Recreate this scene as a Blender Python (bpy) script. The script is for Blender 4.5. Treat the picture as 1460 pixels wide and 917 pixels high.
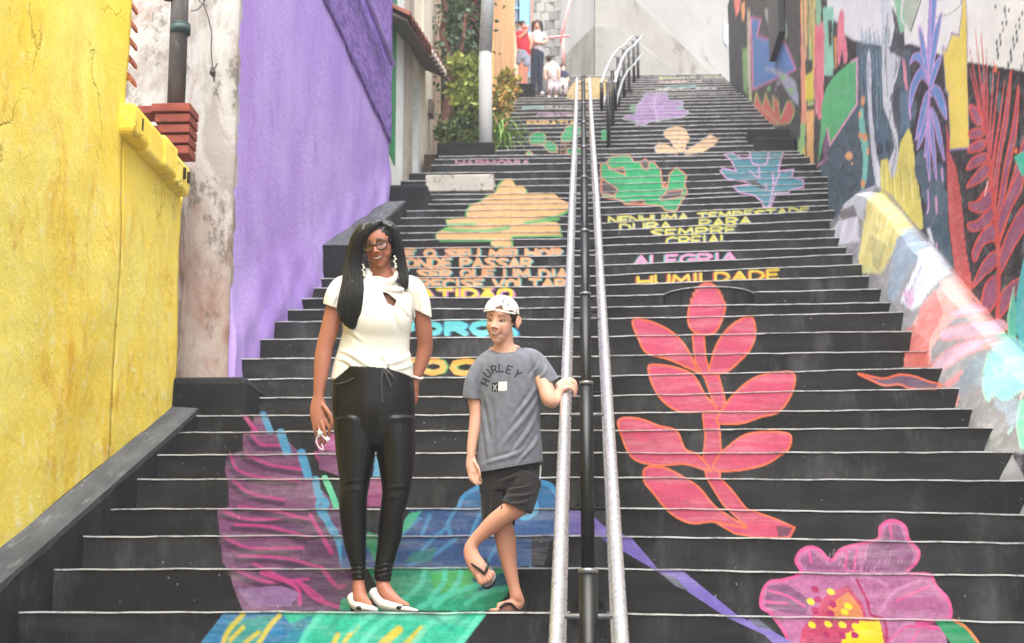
import bpy, bmesh, math, random
import numpy as np
from mathutils import Vector, Matrix

# ------------------------------------------------------------------ camera, sky, sun, exposure
scene = bpy.context.scene
for o in list(bpy.data.objects): bpy.data.objects.remove(o)
COL = scene.collection
FPX, CX, CY = 2300.0, 730.0, 458.5          # focal length in photo pixels, picture centre
VPX, HOR = 838.0, 900.0                     # where the direction of the flight and the horizon lie
EYE = 1.60
PITCH = math.atan((HOR-CY)/FPX)
YAW = math.atan((VPX-CX)/FPX*math.cos(PITCH))
cam_d = bpy.data.cameras.new('camera'); cam = bpy.data.objects.new('camera', cam_d); COL.objects.link(cam)
scene.camera = cam
cam.location = (0, 0, EYE)
cam.rotation_euler = (math.pi/2+PITCH, 0, YAW)
cam_d.sensor_width = 36; cam_d.lens = FPX/1460*36
cam_d.clip_start = .05; cam_d.clip_end = 2000
cam_d.dof.use_dof = True; cam_d.dof.focus_distance = 7.1; cam_d.dof.aperture_fstop = 6.0

SUN_EL, SUN_AZ = 72, 184                     # high, behind the camera
world = bpy.data.worlds.new('World'); scene.world = world; world.use_nodes = True
wn = world.node_tree; wn.nodes.clear()
sky = wn.nodes.new('ShaderNodeTexSky'); sky.sky_type = 'NISHITA'; sky.sun_disc = False
sky.sun_elevation = math.radians(SUN_EL); sky.sun_rotation = math.radians(SUN_AZ)
sky.air_density = 1.0; sky.dust_density = 6.0; sky.ozone_density = 1.0
hs = wn.nodes.new('ShaderNodeHueSaturation'); hs.inputs['Saturation'].default_value = .28
bg = wn.nodes.new('ShaderNodeBackground'); bg.inputs['Strength'].default_value = .15
wo = wn.nodes.new('ShaderNodeOutputWorld')
wn.links.new(sky.outputs[0], hs.inputs['Color']); wn.links.new(hs.outputs[0], bg.inputs[0]); wn.links.new(bg.outputs[0], wo.inputs[0])
sun_d = bpy.data.lights.new('sun', 'SUN'); sun = bpy.data.objects.new('sun', sun_d); COL.objects.link(sun)
sun_d.energy = 1.1; sun_d.angle = math.radians(70); sun_d.color = (1, .985, .965)
_az, _el = math.radians(SUN_AZ), math.radians(SUN_EL)
sdir = Vector((math.sin(_az)*math.cos(_el), math.cos(_az)*math.cos(_el), math.sin(_el)))   # towards the sun
sun.rotation_euler = sdir.to_track_quat('Z', 'Y').to_euler(); sun.location = (0, 0, 40)
scene.view_settings.view_transform = 'Standard'; scene.view_settings.look = 'None'
scene.view_settings.gamma = 1; scene.view_settings.use_curve_mapping = False
scene.view_settings.exposure = 1.8

# ------------------------------------------------------------------ helpers
R = np.array(cam.rotation_euler.to_matrix())
AR, AU, AF = R[:, 0], R[:, 1], -R[:, 2]
CAMP = np.array([0, 0, EYE])
def P(px, py, Y):
    """point at depth Y along the flight that the photo shows at pixel px,py"""
    px = np.asarray(px, float); py = np.asarray(py, float); Y = np.asarray(Y, float)
    d = AF + AR*((px-CX)/FPX)[..., None] - AU*((py-CY)/FPX)[..., None]
    return CAMP + d*(Y/d[..., 1])[..., None]
def PX(px, py, X):
    """point on the plane at lateral position X"""
    px = np.asarray(px, float); py = np.asarray(py, float)
    d = AF + AR*((px-CX)/FPX)[..., None] - AU*((py-CY)/FPX)[..., None]
    return CAMP + d*(X/d[..., 0])[..., None]
def proj(p):
    q = np.asarray(p, float)-CAMP
    z = q@AF
    return CX+FPX*(q@AR)/z, CY-FPX*(q@AU)/z
rng = np.random.default_rng(7); random.seed(7)
def lin(c):
    c = np.asarray(c, float)/255.
    return np.where(c <= .04045, c/12.92, ((c+.055)/1.055)**2.4)
def col4(c): return tuple(lin(c))+(1.,)

def link(o, parent=None):
    COL.objects.link(o)
    if parent is not None:
        o.parent = parent
        o.matrix_parent_inverse = PINV.get(parent.name, Matrix.Identity(4))
    return o
PINV = {}
def tag(o, label=None, cat=None, group=None, kind=None):
    if label: o['label'] = label
    if cat: o['category'] = cat
    if group: o['group'] = group
    if kind: o['kind'] = kind
    return o
def empty(name, loc, label, cat, group=None, kind=None):
    o = bpy.data.objects.new(name, None); COL.objects.link(o)
    o.location = loc; o.empty_display_size = .1
    PINV[o.name] = Matrix.Translation(Vector(loc)).inverted()
    return tag(o, label, cat, group, kind)
def mesh(name, V, F, m, parent=None, smooth=False, colors=None):
    me = bpy.data.meshes.new(name)
    me.from_pydata([tuple(map(float, v)) for v in V], [], [tuple(map(int, f)) for f in F])
    return finish(name, me, m, parent, smooth, colors)
def finish(name, me, m, parent=None, smooth=False, colors=None):
    if colors is not None:
        a = me.color_attributes.new('paint', 'FLOAT_COLOR', 'POINT')
        a.data.foreach_set('color', np.asarray(colors, np.float32).ravel())
    if smooth: me.polygons.foreach_set('use_smooth', np.ones(len(me.polygons), bool))
    if m is not None: me.materials.append(m)
    me.update()
    return link(bpy.data.objects.new(name, me), parent)
class MB:
    def __init__(s): s.V = []; s.F = []
    def add(s, V, F):
        n = len(s.V); s.V += [tuple(v) for v in V]; s.F += [tuple(i+n for i in f) for f in F]
    def hexa(s, p):          # 8 points: bottom 4 counter-clockwise, top 4
        s.add(p, [(3, 2, 1, 0), (4, 5, 6, 7), (0, 1, 5, 4), (1, 2, 6, 5), (2, 3, 7, 6), (3, 0, 4, 7)])
    def box(s, a, b):
        x0, y0, z0 = a; x1, y1, z1 = b
        s.hexa([(x0, y0, z0), (x1, y0, z0), (x1, y1, z0), (x0, y1, z0), (x0, y0, z1), (x1, y0, z1), (x1, y1, z1), (x0, y1, z1)])
    def tube(s, pts, r, n=12, closed_ends=True):
        pts = [np.asarray(p, float) for p in pts]; rs = r if hasattr(r, '__len__') else [r]*len(pts)
        base = len(s.V); up = None
        for i, p in enumerate(pts):
            t = pts[min(i+1, len(pts)-1)]-pts[max(i-1, 0)]; t = t/np.linalg.norm(t)
            if up is None:
                up = np.array([0, 0, 1.]) if abs(t[2]) < .9 else np.array([1., 0, 0])
            a = np.cross(t, up); a /= np.linalg.norm(a); b = np.cross(a, t); up = b
            for k in range(n):
                th = 2*math.pi*k/n
                s.V.append(tuple(p+rs[i]*(math.cos(th)*a+math.sin(th)*b)))
        for i in range(len(pts)-1):
            for k in range(n):
                s.F.append((base+i*n+k, base+(i+1)*n+k, base+(i+1)*n+(k+1) % n, base+i*n+(k+1) % n))
        if closed_ends:
            s.F.append(tuple(base+k for k in range(n)))
            s.F.append(tuple(base+(len(pts)-1)*n+k for k in reversed(range(n))))
    def build(s, name, m, parent=None, smooth=False):
        o = mesh(name, s.V, s.F, m, parent)
        if smooth:
            me = o.data
            me.polygons.foreach_set('use_smooth', np.array([len(p.vertices) <= 4 for p in me.polygons]))
        return o
def bevel(o, w=.01, seg=2):
    b = o.modifiers.new('bevel', 'BEVEL'); b.width = w; b.segments = seg; b.limit_method = 'ANGLE'; b.angle_limit = .6
    return o

# ---- materials
class NT:
    def __init__(s, name):
        s.m = bpy.data.materials.new(name); s.m.use_nodes = True; s.t = s.m.node_tree; s.t.nodes.clear()
        s.out = s.n('OutputMaterial'); s.b = s.n('BsdfPrincipled'); s.l(s.b.outputs[0], s.out.inputs[0])
        s.co = s.n('TexCoord').outputs['Object']
    def n(s, k): return s.t.nodes.new('ShaderNode'+k)
    def l(s, a, b): s.t.links.new(a, b)
    def val(s, inp, v):
        if hasattr(v, 'is_linked') or isinstance(v, bpy.types.NodeSocket): s.l(v, inp)
        else: inp.default_value = v
    def mapc(s, scale, loc=(0, 0, 0)):
        q = s.n('Mapping'); s.l(s.co, q.inputs[0]); q.inputs['Scale'].default_value = scale; q.inputs['Location'].default_value = loc
        return q.outputs[0]
    def noise(s, scale, detail=4, rough=.55, stretch=(1, 1, 1), loc=(0, 0, 0), dist=0):
        q = s.n('TexNoise'); s.l(s.mapc(stretch, loc), q.inputs[0])
        q.inputs['Scale'].default_value = scale; q.inputs['Detail'].default_value = detail; q.inputs['Roughness'].default_value = rough
        q.inputs['Distortion'].default_value = dist
        return q.outputs[0]
    def ramp(s, f, a, b, va=0., vb=1.):
        q = s.n('MapRange'); q.interpolation_type = 'SMOOTHSTEP'; s.val(q.inputs[0], f)
        q.inputs[1].default_value = a; q.inputs[2].default_value = b; q.inputs[3].default_value = va; q.inputs[4].default_value = vb
        return q.outputs[0]
    def math(s, op, a, b=0.):
        q = s.n('Math'); q.operation = op; s.val(q.inputs[0], a); s.val(q.inputs[1], b); return q.outputs[0]
    def mix(s, f, a, b, mode='MIX'):
        q = s.n('Mix'); q.data_type = 'RGBA'; q.blend_type = mode
        s.val(q.inputs[0], f); s.val(q.inputs[6], a); s.val(q.inputs[7], b); return q.outputs[2]
    def attr(s, name='paint'):
        q = s.n('Attribute'); q.attribute_name = name; return q
    def bump(s, h, strength=.3, dist=.01):
        q = s.n('Bump'); q.inputs['Strength'].default_value = strength; q.inputs['Distance'].default_value = dist
        s.l(h, q.inputs['Height']); s.l(q.outputs[0], s.b.inputs['Normal'])
    def done(s, color, rough=.7, spec=.3, metal=0.):
        s.val(s.b.inputs['Base Color'], color); s.val(s.b.inputs['Roughness'], rough)
        s.b.inputs['Specular IOR Level'].default_value = spec; s.b.inputs['Metallic'].default_value = metal
        return s.m
def plaster(name, c1, c2, c3=None, scale=2., rough=.85, bump=.4, bscale=30, stretch=(1, 1, 1), t3=(.55, .7), bdist=.01, spec=.2):
    t = NT(name)
    a = t.noise(scale, 6, .6, stretch)
    c = t.mix(t.ramp(a, .35, .65), col4(c1), col4(c2))
    if c3 is not None:
        b = t.noise(scale*1.7, 8, .65, stretch, (3.1, 7.7, 1.3), .4)
        c = t.mix(t.ramp(b, t3[0], t3[1]), c, col4(c3))
    f = t.noise(bscale*2.2, 3, .6)
    c = t.mix(.12, c, t.mix(f, (0, 0, 0, 1), (1, 1, 1, 1)), 'OVERLAY')
    t.bump(t.noise(bscale, 6, .65, stretch), bump, bdist)
    return t.done(c, rough, spec)
def simple(name, c, rough=.5, spec=.4, metal=0., var=.12, scale=14, bump=0):
    t = NT(name); n = t.noise(scale, 5, .6)
    k = lin(c)
    cc = t.mix(t.ramp(n, .3, .7), tuple(k*(1-var))+(1,), tuple(np.minimum(1, k*(1+var)))+(1,))
    if bump: t.bump(t.noise(scale*4, 4), bump, .004)
    return t.done(cc, rough, spec, metal)
def painted(name, base1, base2, rough=.75, wear=.25, bump=.25, stretch=(1, 1, 3), scuff=(95, 95, 98), scuffamt=.5, bscale=60, chalk=.5):
    """dark ground paint carrying the mural colours stored on the surface"""
    t = NT(name); at = t.attr()
    base = t.mix(t.ramp(t.noise(1.6, 6, .62, stretch), .35, .68), col4(base1), col4(base2))
    s1 = t.ramp(t.noise(3.3, 9, .72, (1, 1, .35), (5, 2, 9)), .5, .74)
    base = t.mix(t.math('MULTIPLY', s1, scuffamt), base, col4(scuff))
    worn = t.ramp(t.noise(9, 8, .75, (1, 1, 2.2)), .5, .72, 1., 1.-wear)
    bn = t.noise(7, 9, .74, (.35, 1, 2.6), (3, 1, 4))
    pc = t.mix(t.ramp(bn, .42, .72, 0., .38*chalk), at.outputs['Color'], (.72, .68, .68, 1), 'SCREEN')
    pc = t.mix(t.ramp(t.noise(2.2, 6, .6, (.6, 1, 1.4), (8, 3, 1)), .62, .36, 0., .45*chalk), pc, t.mix(1., pc, (.45, .44, .46, 1), 'MULTIPLY'))
    thin = t.ramp(t.noise(26, 6, .75, (.25, 1, 2.2), (6, 6, 1)), .56, .74, 1., 1.-wear*chalk)
    c = t.mix(t.math('MULTIPLY', t.math('MULTIPLY', at.outputs['Alpha'], worn), thin), base, pc)
    sp = t.ramp(t.noise(38, 2, .5, (1, 1, 1), (1, 8, 2)), .73, .78)
    c = t.mix(t.math('MULTIPLY', sp, .45), c, (.42, .41, .4, 1))
    c = t.mix(.16, c, t.mix(t.noise(70, 5, .7, (1, 1, 2.)), (0, 0, 0, 1), (1, 1, 1, 1)), 'OVERLAY')
    t.bump(t.noise(bscale, 8, .7, (1, 1, 1.6)), bump, .006)
    return t.done(c, rough, .25)
def body_mat(name, rough=.5, spec=.35, sss=0., bump=0., bscale=60, bstretch=(1, 1, 1), var=.08, bdist=.003, sheen=0.):
    t = NT(name); at = t.attr()
    n = t.noise(45, 4, .6)
    c = t.mix(var, at.outputs['Color'], t.mix(n, (0, 0, 0, 1), (1, 1, 1, 1)), 'OVERLAY')
    if sss:
        t.b.inputs['Subsurface Weight'].default_value = sss
        t.b.inputs['Subsurface Radius'].default_value = (1, .35, .2); t.b.inputs['Subsurface Scale'].default_value = .008
    if bump: t.bump(t.noise(bscale, 5, .6, bstretch), bump, bdist)
    if sheen: t.b.inputs['Sheen Weight'].default_value = sheen
    return t.done(c, rough, spec)

# ------------------------------------------------------------------ the flight: measured step edges (photo rows left of the rail, right of the rail)
SL = [872.7, 810, 763.4, 724.4, 681, 645.8, 613.8, 590.4, 565.1, 537.4, 508.7, 480.8, 455.7, 439.3, 423.6, 408.4, 394.7, 380.8, 365,
      352, 341, 330.7, 320.5, 309, 298.6, 290, 283.4, 276, 265, 255.6, 245, 234, 226, 221.5]
SR = [880, 815.5, 769, 728.5, 683, 645, 611.5, 585.5, 558, 529, 503, 474.5, 448, 433, 414.5, 396.5, 380, 365, 353.5, 340, 328, 315, 302,
      294, 286, 276, 270, 262, 253, 244, 234, 224, 219.5, 215]
UL = [214, 208, 202, 196, 189.5, 183, 177.6, 171.5, 166.3, 161.3, 156.3, 151.6, 147.3, 143.2, 139.6]
UR = [208.5, 202.5, 196.5, 190.5, 184, 177.5, 172, 166, 161, 156, 151, 146, 141.5, 137.2, 133.5]
TL = [136.5, 132.8, 129.2, 125.8, 122.4, 119.2, 116, 113, 110]
TR = [131, 127.2, 123.6, 120.2, 116.9, 113.8, 110.9, 108.2, 105.5]
SY = [6.84+.41*i+.0015*i*i for i in range(34)]
UY = [22.5+.5*i for i in range(15)]
TY = [30.3+.46*i for i in range(9)]
ROWL = SL+UL+TL; ROWR = SR+UR+TR; YS = SY+UY+TY
NS = len(YS)
XREF_R = [1150]*34+[1020]*24
STEPS = []                                    # (Y, z left of the rail, slope of z per metre right of it)
for i in range(NS):
    zl = P(720, ROWL[i], YS[i])[2]; pr = P(XREF_R[i], ROWR[i], YS[i])
    STEPS.append((YS[i], zl, (pr[2]-zl)/pr[0]))
LOW = [(6.84-.36*k, STEPS[0][1]-.178*k, STEPS[0][2]) for k in range(9, 0, -1)]
def zstep(i, X):
    Y, z, s = STEPS[i]; return z+s*np.maximum(X, 0)
_sy = np.array([p[0] for p in LOW]+[p[0] for p in STEPS]+[44]); _sz = np.array([p[1] for p in LOW]+[p[1] for p in STEPS]+[STEPS[-1][1]+.1])
def stair(Y): return float(np.interp(Y, _sy, _sz))
# ------------------------------------------------------------------ mural colours: drawn once in numbers, then stored on the painted surfaces
S2 = 2
W2, H2 = 1480*S2, 960*S2
CV = np.zeros((H2, W2, 4), np.float32)
def _vnoise(h, w, cell, seed):
    r = np.random.default_rng(seed); g = r.random((int(h/cell)+3, int(w/cell)+3)).astype(np.float32)
    y = np.arange(h)/cell; x = np.arange(w)/cell
    yi = y.astype(int); xi = x.astype(int); fy = (y-yi)[:, None]; fx = (x-xi)[None, :]
    fy = fy*fy*(3-2*fy); fx = fx*fx*(3-2*fx)
    a = g[yi][:, xi]; b = g[yi][:, xi+1]; c = g[yi+1][:, xi]; d = g[yi+1][:, xi+1]
    return ((a*(1-fx)+b*fx)*(1-fy)+(c*(1-fx)+d*fx)*fy).astype(np.float32)
NZ1 = _vnoise(H2, W2, 9, 1)*.6+_vnoise(H2, W2, 3.2, 2)*.4
NZ2 = _vnoise(H2, W2, 60, 3)*.6+_vnoise(H2, W2, 24, 4)*.4
def step_row(i, x):
    x = np.asarray(x, float)
    if i < 0: return np.full_like(x, 960.)
    sl = ROWL[i]; xr = XREF_R[i]
    return np.where(x < 838, sl, sl+(ROWR[i]-sl)*(x-838)/(xr-838))
def _bb(pts, pad):
    p = np.asarray(pts, float)
    x0 = max(0, int((p[:, 0].min()-pad)*S2)); x1 = min(W2, int((p[:, 0].max()+pad)*S2)+2)
    y0 = max(0, int((p[:, 1].min()-pad)*S2)); y1 = min(H2, int((p[:, 1].max()+pad)*S2)+2)
    if x1 <= x0 or y1 <= y0: return None
    X, Y = np.meshgrid((np.arange(x0, x1)+.5)/S2, (np.arange(y0, y1)+.5)/S2)
    return slice(y0, y1), slice(x0, x1), X, Y
def _comp(sy, sx, X, Y, a, c, tex, band):
    if band is not None:
        lo, hi = band
        a = a*((Y > step_row(hi, X)) & (Y < step_row(lo-1, X)))
    n = 1+tex*(NZ1[sy, sx]-.5)*1.1+tex*(NZ2[sy, sx]-.5)*.9
    rgb = np.clip(lin(c)[None, None, :]*n[..., None], 0, 1)
    d = CV[sy, sx]; a = a.astype(np.float32)
    oa = d[..., 3]
    na = a+oa*(1-a)
    k = np.where(na > 1e-4, a/np.maximum(na, 1e-4), 0)[..., None]
    d[..., :3] = d[..., :3]*(1-k)+rgb*k
    d[..., 3] = na
def crv(pts, closed=False, n=6):
    p = np.asarray(pts, float); m = len(p); out = []
    rngk = range(m) if closed else range(m-1)
    for i in rngk:
        a, b = p[i], p[(i+1) % m]
        p0 = p[(i-1) % m] if closed or i > 0 else a-(b-a); p3 = p[(i+2) % m] if closed or i+2 < m else b+(b-a)
        for t in np.arange(n)/n:
            out.append(.5*((2*a)+(-p0+b)*t+(2*p0-5*a+4*b-p3)*t*t+(-p0+3*a-3*b+p3)*t**3))
    if not closed: out.append(p[-1])
    return np.array(out)
def fill(pts, c, a=1., tex=.22, smooth=False, band=None, soft=.8):
    p = crv(pts, True) if smooth else np.asarray(pts, float)
    r = _bb(p, 2)
    if r is None: return
    sy, sx, X, Y = r
    ins = np.zeros(X.shape, bool); m = len(p)
    for i in range(m):
        x0, y0 = p[i]; x1, y1 = p[(i+1) % m]
        if y0 == y1: continue
        k = ((Y >= min(y0, y1)) & (Y < max(y0, y1)))
        ins ^= k & (X < x0+(Y-y0)*(x1-x0)/(y1-y0))
    _comp(sy, sx, X, Y, ins*a, c, tex, band)
def stroke(pts, w, c, a=1., tex=.2, smooth=True, band=None, soft=.7, taper=None, closed=False):
    p = crv(pts, closed) if smooth and len(pts) > 2 else np.asarray(pts, float)
    if closed: p = np.vstack([p, p[:1]])
    r = _bb(p, w+2)
    if r is None: return
    sy, sx, X, Y = r
    D = np.full(X.shape, 1e9); m = len(p)-1
    for i in range(m):
        x0, y0 = p[i]; x1, y1 = p[i+1]; dx, dy = x1-x0, y1-y0; L = dx*dx+dy*dy
        if L < 1e-6: continue
        t = np.clip(((X-x0)*dx+(Y-y0)*dy)/L, 0, 1)
        d = np.hypot(X-x0-t*dx, Y-y0-t*dy)
        if taper is not None:
            u = (i+t)/m; d = d-(w/2)*((taper[0]*(1-u)+taper[1]*u)-1)
        D = np.minimum(D, d)
    al = np.clip((w/2+soft/2-D)/max(soft, .01), 0, 1)*a
    _comp(sy, sx, X, Y, al, c, tex, band)
def outl(pts, w, c, smooth=True, **k): stroke(pts, w, c, smooth=smooth, closed=True, **k)
def ell(x, y, rx, ry, c, rot=0, n=14, **k):
    t = np.arange(n)*2*math.pi/n; cr, sr = math.cos(rot), math.sin(rot)
    u, v = rx*np.cos(t), ry*np.sin(t)
    fill(np.stack([x+u*cr-v*sr, y+u*sr+v*cr], 1), c, smooth=True, **k)
def Z(ox, oy, s, pts): return [(ox+x/s, oy+y/s) for x, y in pts]
FONT = {
 'A': [[(0, 1), (.5, 0), (1, 1)], [(.2, .62), (.8, .62)]], 'B': [[(0, 1), (0, 0), (.7, .05), (.8, .25), (.6, .47), (0, .48)], [(.6, .48), (.95, .72), (.7, 1), (0, 1)]],
 'C': [[(1, .12), (.55, 0), (.1, .2), (0, .55), (.15, .9), (.55, 1), (1, .88)]], 'D': [[(0, 0), (0, 1), (.6, .95), (1, .6), (.9, .25), (.5, 0), (0, 0)]],
 'E': [[(1, 0), (0, 0), (0, 1), (1, 1)], [(0, .5), (.8, .5)]], 'F': [[(1, 0), (0, 0), (0, 1)], [(0, .5), (.8, .5)]],
 'G': [[(1, .12), (.55, 0), (.1, .2), (0, .55), (.15, .9), (.6, 1), (1, .8), (1, .55), (.6, .55)]], 'H': [[(0, 0), (0, 1)], [(1, 0), (1, 1)], [(0, .5), (1, .5)]],
 'I': [[(.5, 0), (.5, 1)]], 'L': [[(0, 0), (0, 1), (1, 1)]], 'M': [[(0, 1), (.1, 0), (.5, .65), (.9, 0), (1, 1)]], 'N': [[(0, 1), (0, 0), (1, 1), (1, 0)]],
 'O': [[(.5, 0), (.1, .18), (0, .5), (.1, .82), (.5, 1), (.9, .82), (1, .5), (.9, .18), (.5, 0)]], 'P': [[(0, 1), (0, 0), (.7, .02), (1, .25), (.7, .52), (0, .54)]],
 'Q': [[(.5, 0), (.1, .18), (0, .5), (.1, .82), (.5, 1), (.9, .82), (1, .5), (.9, .18), (.5, 0)], [(.6, .7), (1, 1.05)]],
 'R': [[(0, 1), (0, 0), (.7, .02), (1, .25), (.7, .5), (0, .52)], [(.5, .52), (1, 1)]], 'S': [[(1, .1), (.5, 0), (.05, .2), (.3, .45), (.8, .58), (.95, .82), (.5, 1), (0, .9)]],
 'T': [[(0, 0), (1, 0)], [(.5, 0), (.5, 1)]], 'U': [[(0, 0), (0, .7), (.2, .97), (.5, 1), (.8, .97), (1, .7), (1, 0)]], 'V': [[(0, 0), (.5, 1), (1, 0)]],
 'X': [[(0, 0), (1, 1)], [(1, 0), (0, 1)]], 'Y': [[(0, 0), (.5, .5), (1, 0)], [(.5, .5), (.5, 1)]], 'Z': [[(0, 0), (1, 0), (0, 1), (1, 1)]]}
FONT['Ã'] = FONT['A']+[[(.2, -.15), (.4, -.22), (.6, -.14), (.8, -.2)]]
FONT['Ç'] = FONT['C']+[[(.5, 1), (.6, 1.15), (.4, 1.25)]]
NARROW = {'I': .25, 'M': 1.25, ' ': .55, 'E': .8, 'F': .8, 'L': .8}
def text(s, x0, x1, i, c, w, hgt, sh=None, shd=(2.2, 1.2), top=1.5, below=0., gap=.28):
    """letters of height hgt on riser i, cut off by the edge below when they are taller than what shows"""
    ws = [NARROW.get(ch, 1.) for ch in s]; tot = sum(ws)+gap*(len(s)-1); u = (x1-x0)/tot; x = x0
    r = np.random.default_rng(len(s)*7+i)
    for ch, k in zip(s, ws):
        if ch != ' ':
            cw = u*k; j = r.uniform(-.7, .7)
            for pl in FONT[ch]:
                pts = [(x+a*cw, float(step_row(i, x+a*cw))+top+w/2+j+b*(hgt-w)) for a, b in pl]
                if sh is not None: stroke([(a+shd[0], b+shd[1]) for a, b in pts], w, sh, band=(i, i), smooth=False, soft=1.2)
        x += u*(k+gap)
    x = x0; r = np.random.default_rng(len(s)*7+i)
    for ch, k in zip(s, ws):
        if ch != ' ':
            cw = u*k; j = r.uniform(-.7, .7)
            for pl in FONT[ch]:
                pts = [(x+a*cw, float(step_row(i, x+a*cw))+top+w/2+j+b*(hgt-w)) for a, b in pl]
                stroke(pts, w, c, band=(i, i), smooth=False, soft=1.)
        x += u*(k+gap)

# ---- red leafy branch right of the rail
RED, ORG = (208, 82, 114), (240, 118, 74)
z = lambda p: Z(840, 400, 2.413, p)
branch = [
 [(405, 8), (440, 25), (462, 70), (468, 95), (455, 140), (430, 180), (385, 186), (350, 165), (340, 125), (352, 65), (375, 25)],
 [(150, 138), (200, 138), (265, 165), (310, 200), (345, 250), (372, 310), (385, 322), (340, 300), (270, 270), (200, 250), (170, 200)],
 [(558, 125), (572, 180), (555, 235), (520, 275), (470, 315), (415, 318), (420, 280), (435, 230), (465, 180), (510, 140)],
 [(205, 295), (240, 290), (300, 300), (350, 320), (375, 350), (400, 395), (440, 445), (380, 452), (310, 450), (250, 410), (215, 350)],
 [(703, 320), (698, 385), (655, 450), (590, 470), (520, 492), (440, 488), (460, 440), (500, 390), (560, 340), (630, 318)],
 [(104, 478), (170, 475), (240, 500), (300, 518), (330, 580), (375, 600), (420, 655), (395, 650), (330, 632), (230, 635), (150, 610), (110, 530)],
 [(690, 530), (688, 575), (660, 600), (600, 635), (500, 655), (430, 650), (440, 610), (480, 570), (540, 530), (620, 520)],
 [(195, 645), (260, 645), (330, 680), (380, 715), (430, 775), (480, 810), (540, 850), (480, 840), (420, 830), (350, 835), (280, 800), (220, 730), (190, 690)]]
stem = [(355, 185), (395, 185), (400, 260), (415, 320), (445, 325), (465, 400), (470, 440), (440, 470), (450, 520), (455, 600), (450, 680), (490, 720), (540, 785), (640, 820), (708, 850), (690, 885),
        (580, 885), (500, 870), (440, 835), (470, 825), (540, 845), (460, 770), (405, 680), (390, 620), (400, 540), (390, 455), (435, 445), (400, 340), (365, 280)]
fill(z(stem), RED); outl(z(stem), 2.6, ORG, smooth=False)
for l in branch: fill(z(l), RED, smooth=True); outl(z(l), 3., ORG)
fill(z([(645, 845), (700, 850), (680, 880), (650, 885)]), (120, 75, 95))
for l, m in ((0, [(400, 40), (400, 180)]), (1, [(170, 150), (370, 300)]), (4, [(690, 330), (470, 470)])): stroke(z(m), 1.2, (196, 70, 96), a=.5)

# ---- hibiscus
PK, PK2, MG = (186, 112, 160), (222, 88, 152), (176, 40, 100)
z = lambda p: Z(860, 700, 2.433, p)
fl = [(955, 165), (962, 125), (990, 104), (1025, 108), (1050, 130), (1060, 170), (1095, 210), (1085, 250), (1055, 285), (1130, 290), (1155, 330), (1195, 375), (1207, 420), (1195, 445), (1130, 455), (1090, 460), (1190, 490), (1200, 600),
      (600, 600), (640, 520), (585, 430), (548, 400), (555, 345), (580, 315), (620, 310), (685, 285), (668, 240), (690, 205), (720, 195), (750, 205), (790, 240), (830, 200), (910, 180)]
fill(z(fl), PK, tex=.45)
fill(z([(975, 165), (985, 120), (1030, 120), (1045, 170), (1080, 215), (1060, 280), (900, 280), (920, 190)]), (140, 84, 128), tex=.4)
fill(z([(700, 270), (680, 240), (720, 205), (780, 260), (880, 200), (890, 275)]), (150, 90, 135), tex=.4)
fill(z([(560, 400), (570, 330), (640, 325), (720, 380), (700, 430), (620, 420)]), (140, 86, 130), tex=.4)
fill(z([(1000, 320), (1100, 300), (1150, 350), (1190, 420), (1000, 440)]), (176, 100, 150), tex=.4)
for q in ([(900, 330), (860, 300), (930, 300), (985, 330)], [(960, 420), (1010, 350), (1100, 310)], [(1000, 520), (1050, 460), (1110, 470)]): stroke(z(q), 5, (206, 140, 186), a=.8)
fill(z([(730, 430), (780, 350), (850, 330), (900, 390), (915, 440), (960, 445), (985, 530), (975, 640), (660, 640), (690, 480)]), (196, 72, 108), tex=.4)
fill(z([(780, 400), (850, 350), (890, 400), (905, 445), (800, 450)]), (226, 150, 80), tex=.4, a=.8)
fill(z([(890, 450), (960, 450), (975, 530), (970, 640), (820, 640), (830, 500), (880, 480)]), (246, 214, 40), tex=.25)
stroke(z([(880, 310), (915, 380), (930, 430), (975, 450), (985, 530), (985, 600)]), 4, MG)
outl(z(fl), 4.6, PK2)
for q in ([(575, 345), (640, 365), (700, 400)], [(560, 385), (640, 390)], [(715, 210), (722, 250)], [(995, 120), (1000, 165)], [(845, 210), (840, 270)], [(880, 200), (870, 275)], [(1130, 330), (1020, 380)], [(990, 520), (1060, 470), (1150, 480)], [(1050, 545), (1100, 480)]): stroke(z(q), 3.2, PK2)
r_ = random.Random(3)
for x, y in [(720, 385), (790, 350), (838, 420), (725, 465), (780, 462), (830, 465), (875, 470), (900, 490), (850, 400)]: ell(*z([(x, y)])[0], 6, 4.2, (248, 224, 50), rot=.5)
for x, y in [(735, 342), (797, 393), (745, 378), (735, 415), (790, 425), (775, 500), (830, 503), (872, 500), (720, 520)]: ell(*z([(x, y)])[0], 6, 4.6, MG, rot=.6)
for k in range(26):
    x, y = r_.uniform(700, 1040), r_.uniform(200, 270); stroke(z([(x, y), (x-6, y+18)]), 1.3, (214, 160, 196), a=.6)
fill(z([(1150, 450), (1240, 447), (1280, 490), (1330, 560), (1350, 640), (1240, 640), (1200, 520)]), (40, 150, 100), smooth=False); stroke(z([(1215, 448), (1265, 480), (1320, 560), (1340, 640)]), 4, (240, 140, 80))
# purple streamer running down to it
fill(Z(860, 700, 2.433, [(-60, 60), (0, 120), (100, 165), (190, 270), (280, 280), (470, 435), (560, 470), (660, 528), (720, 590), (640, 580), (560, 500), (430, 440), (180, 275), (70, 210), (0, 170), (-60, 130)]), (124, 108, 190))
fill(Z(860, 700, 2.433, [(200, 285), (250, 300), (300, 350), (250, 330)]), (100, 104, 120)); fill(Z(860, 700, 2.433, [(500, 440), (540, 445), (590, 485), (530, 470)]), (96, 100, 124))

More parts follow.
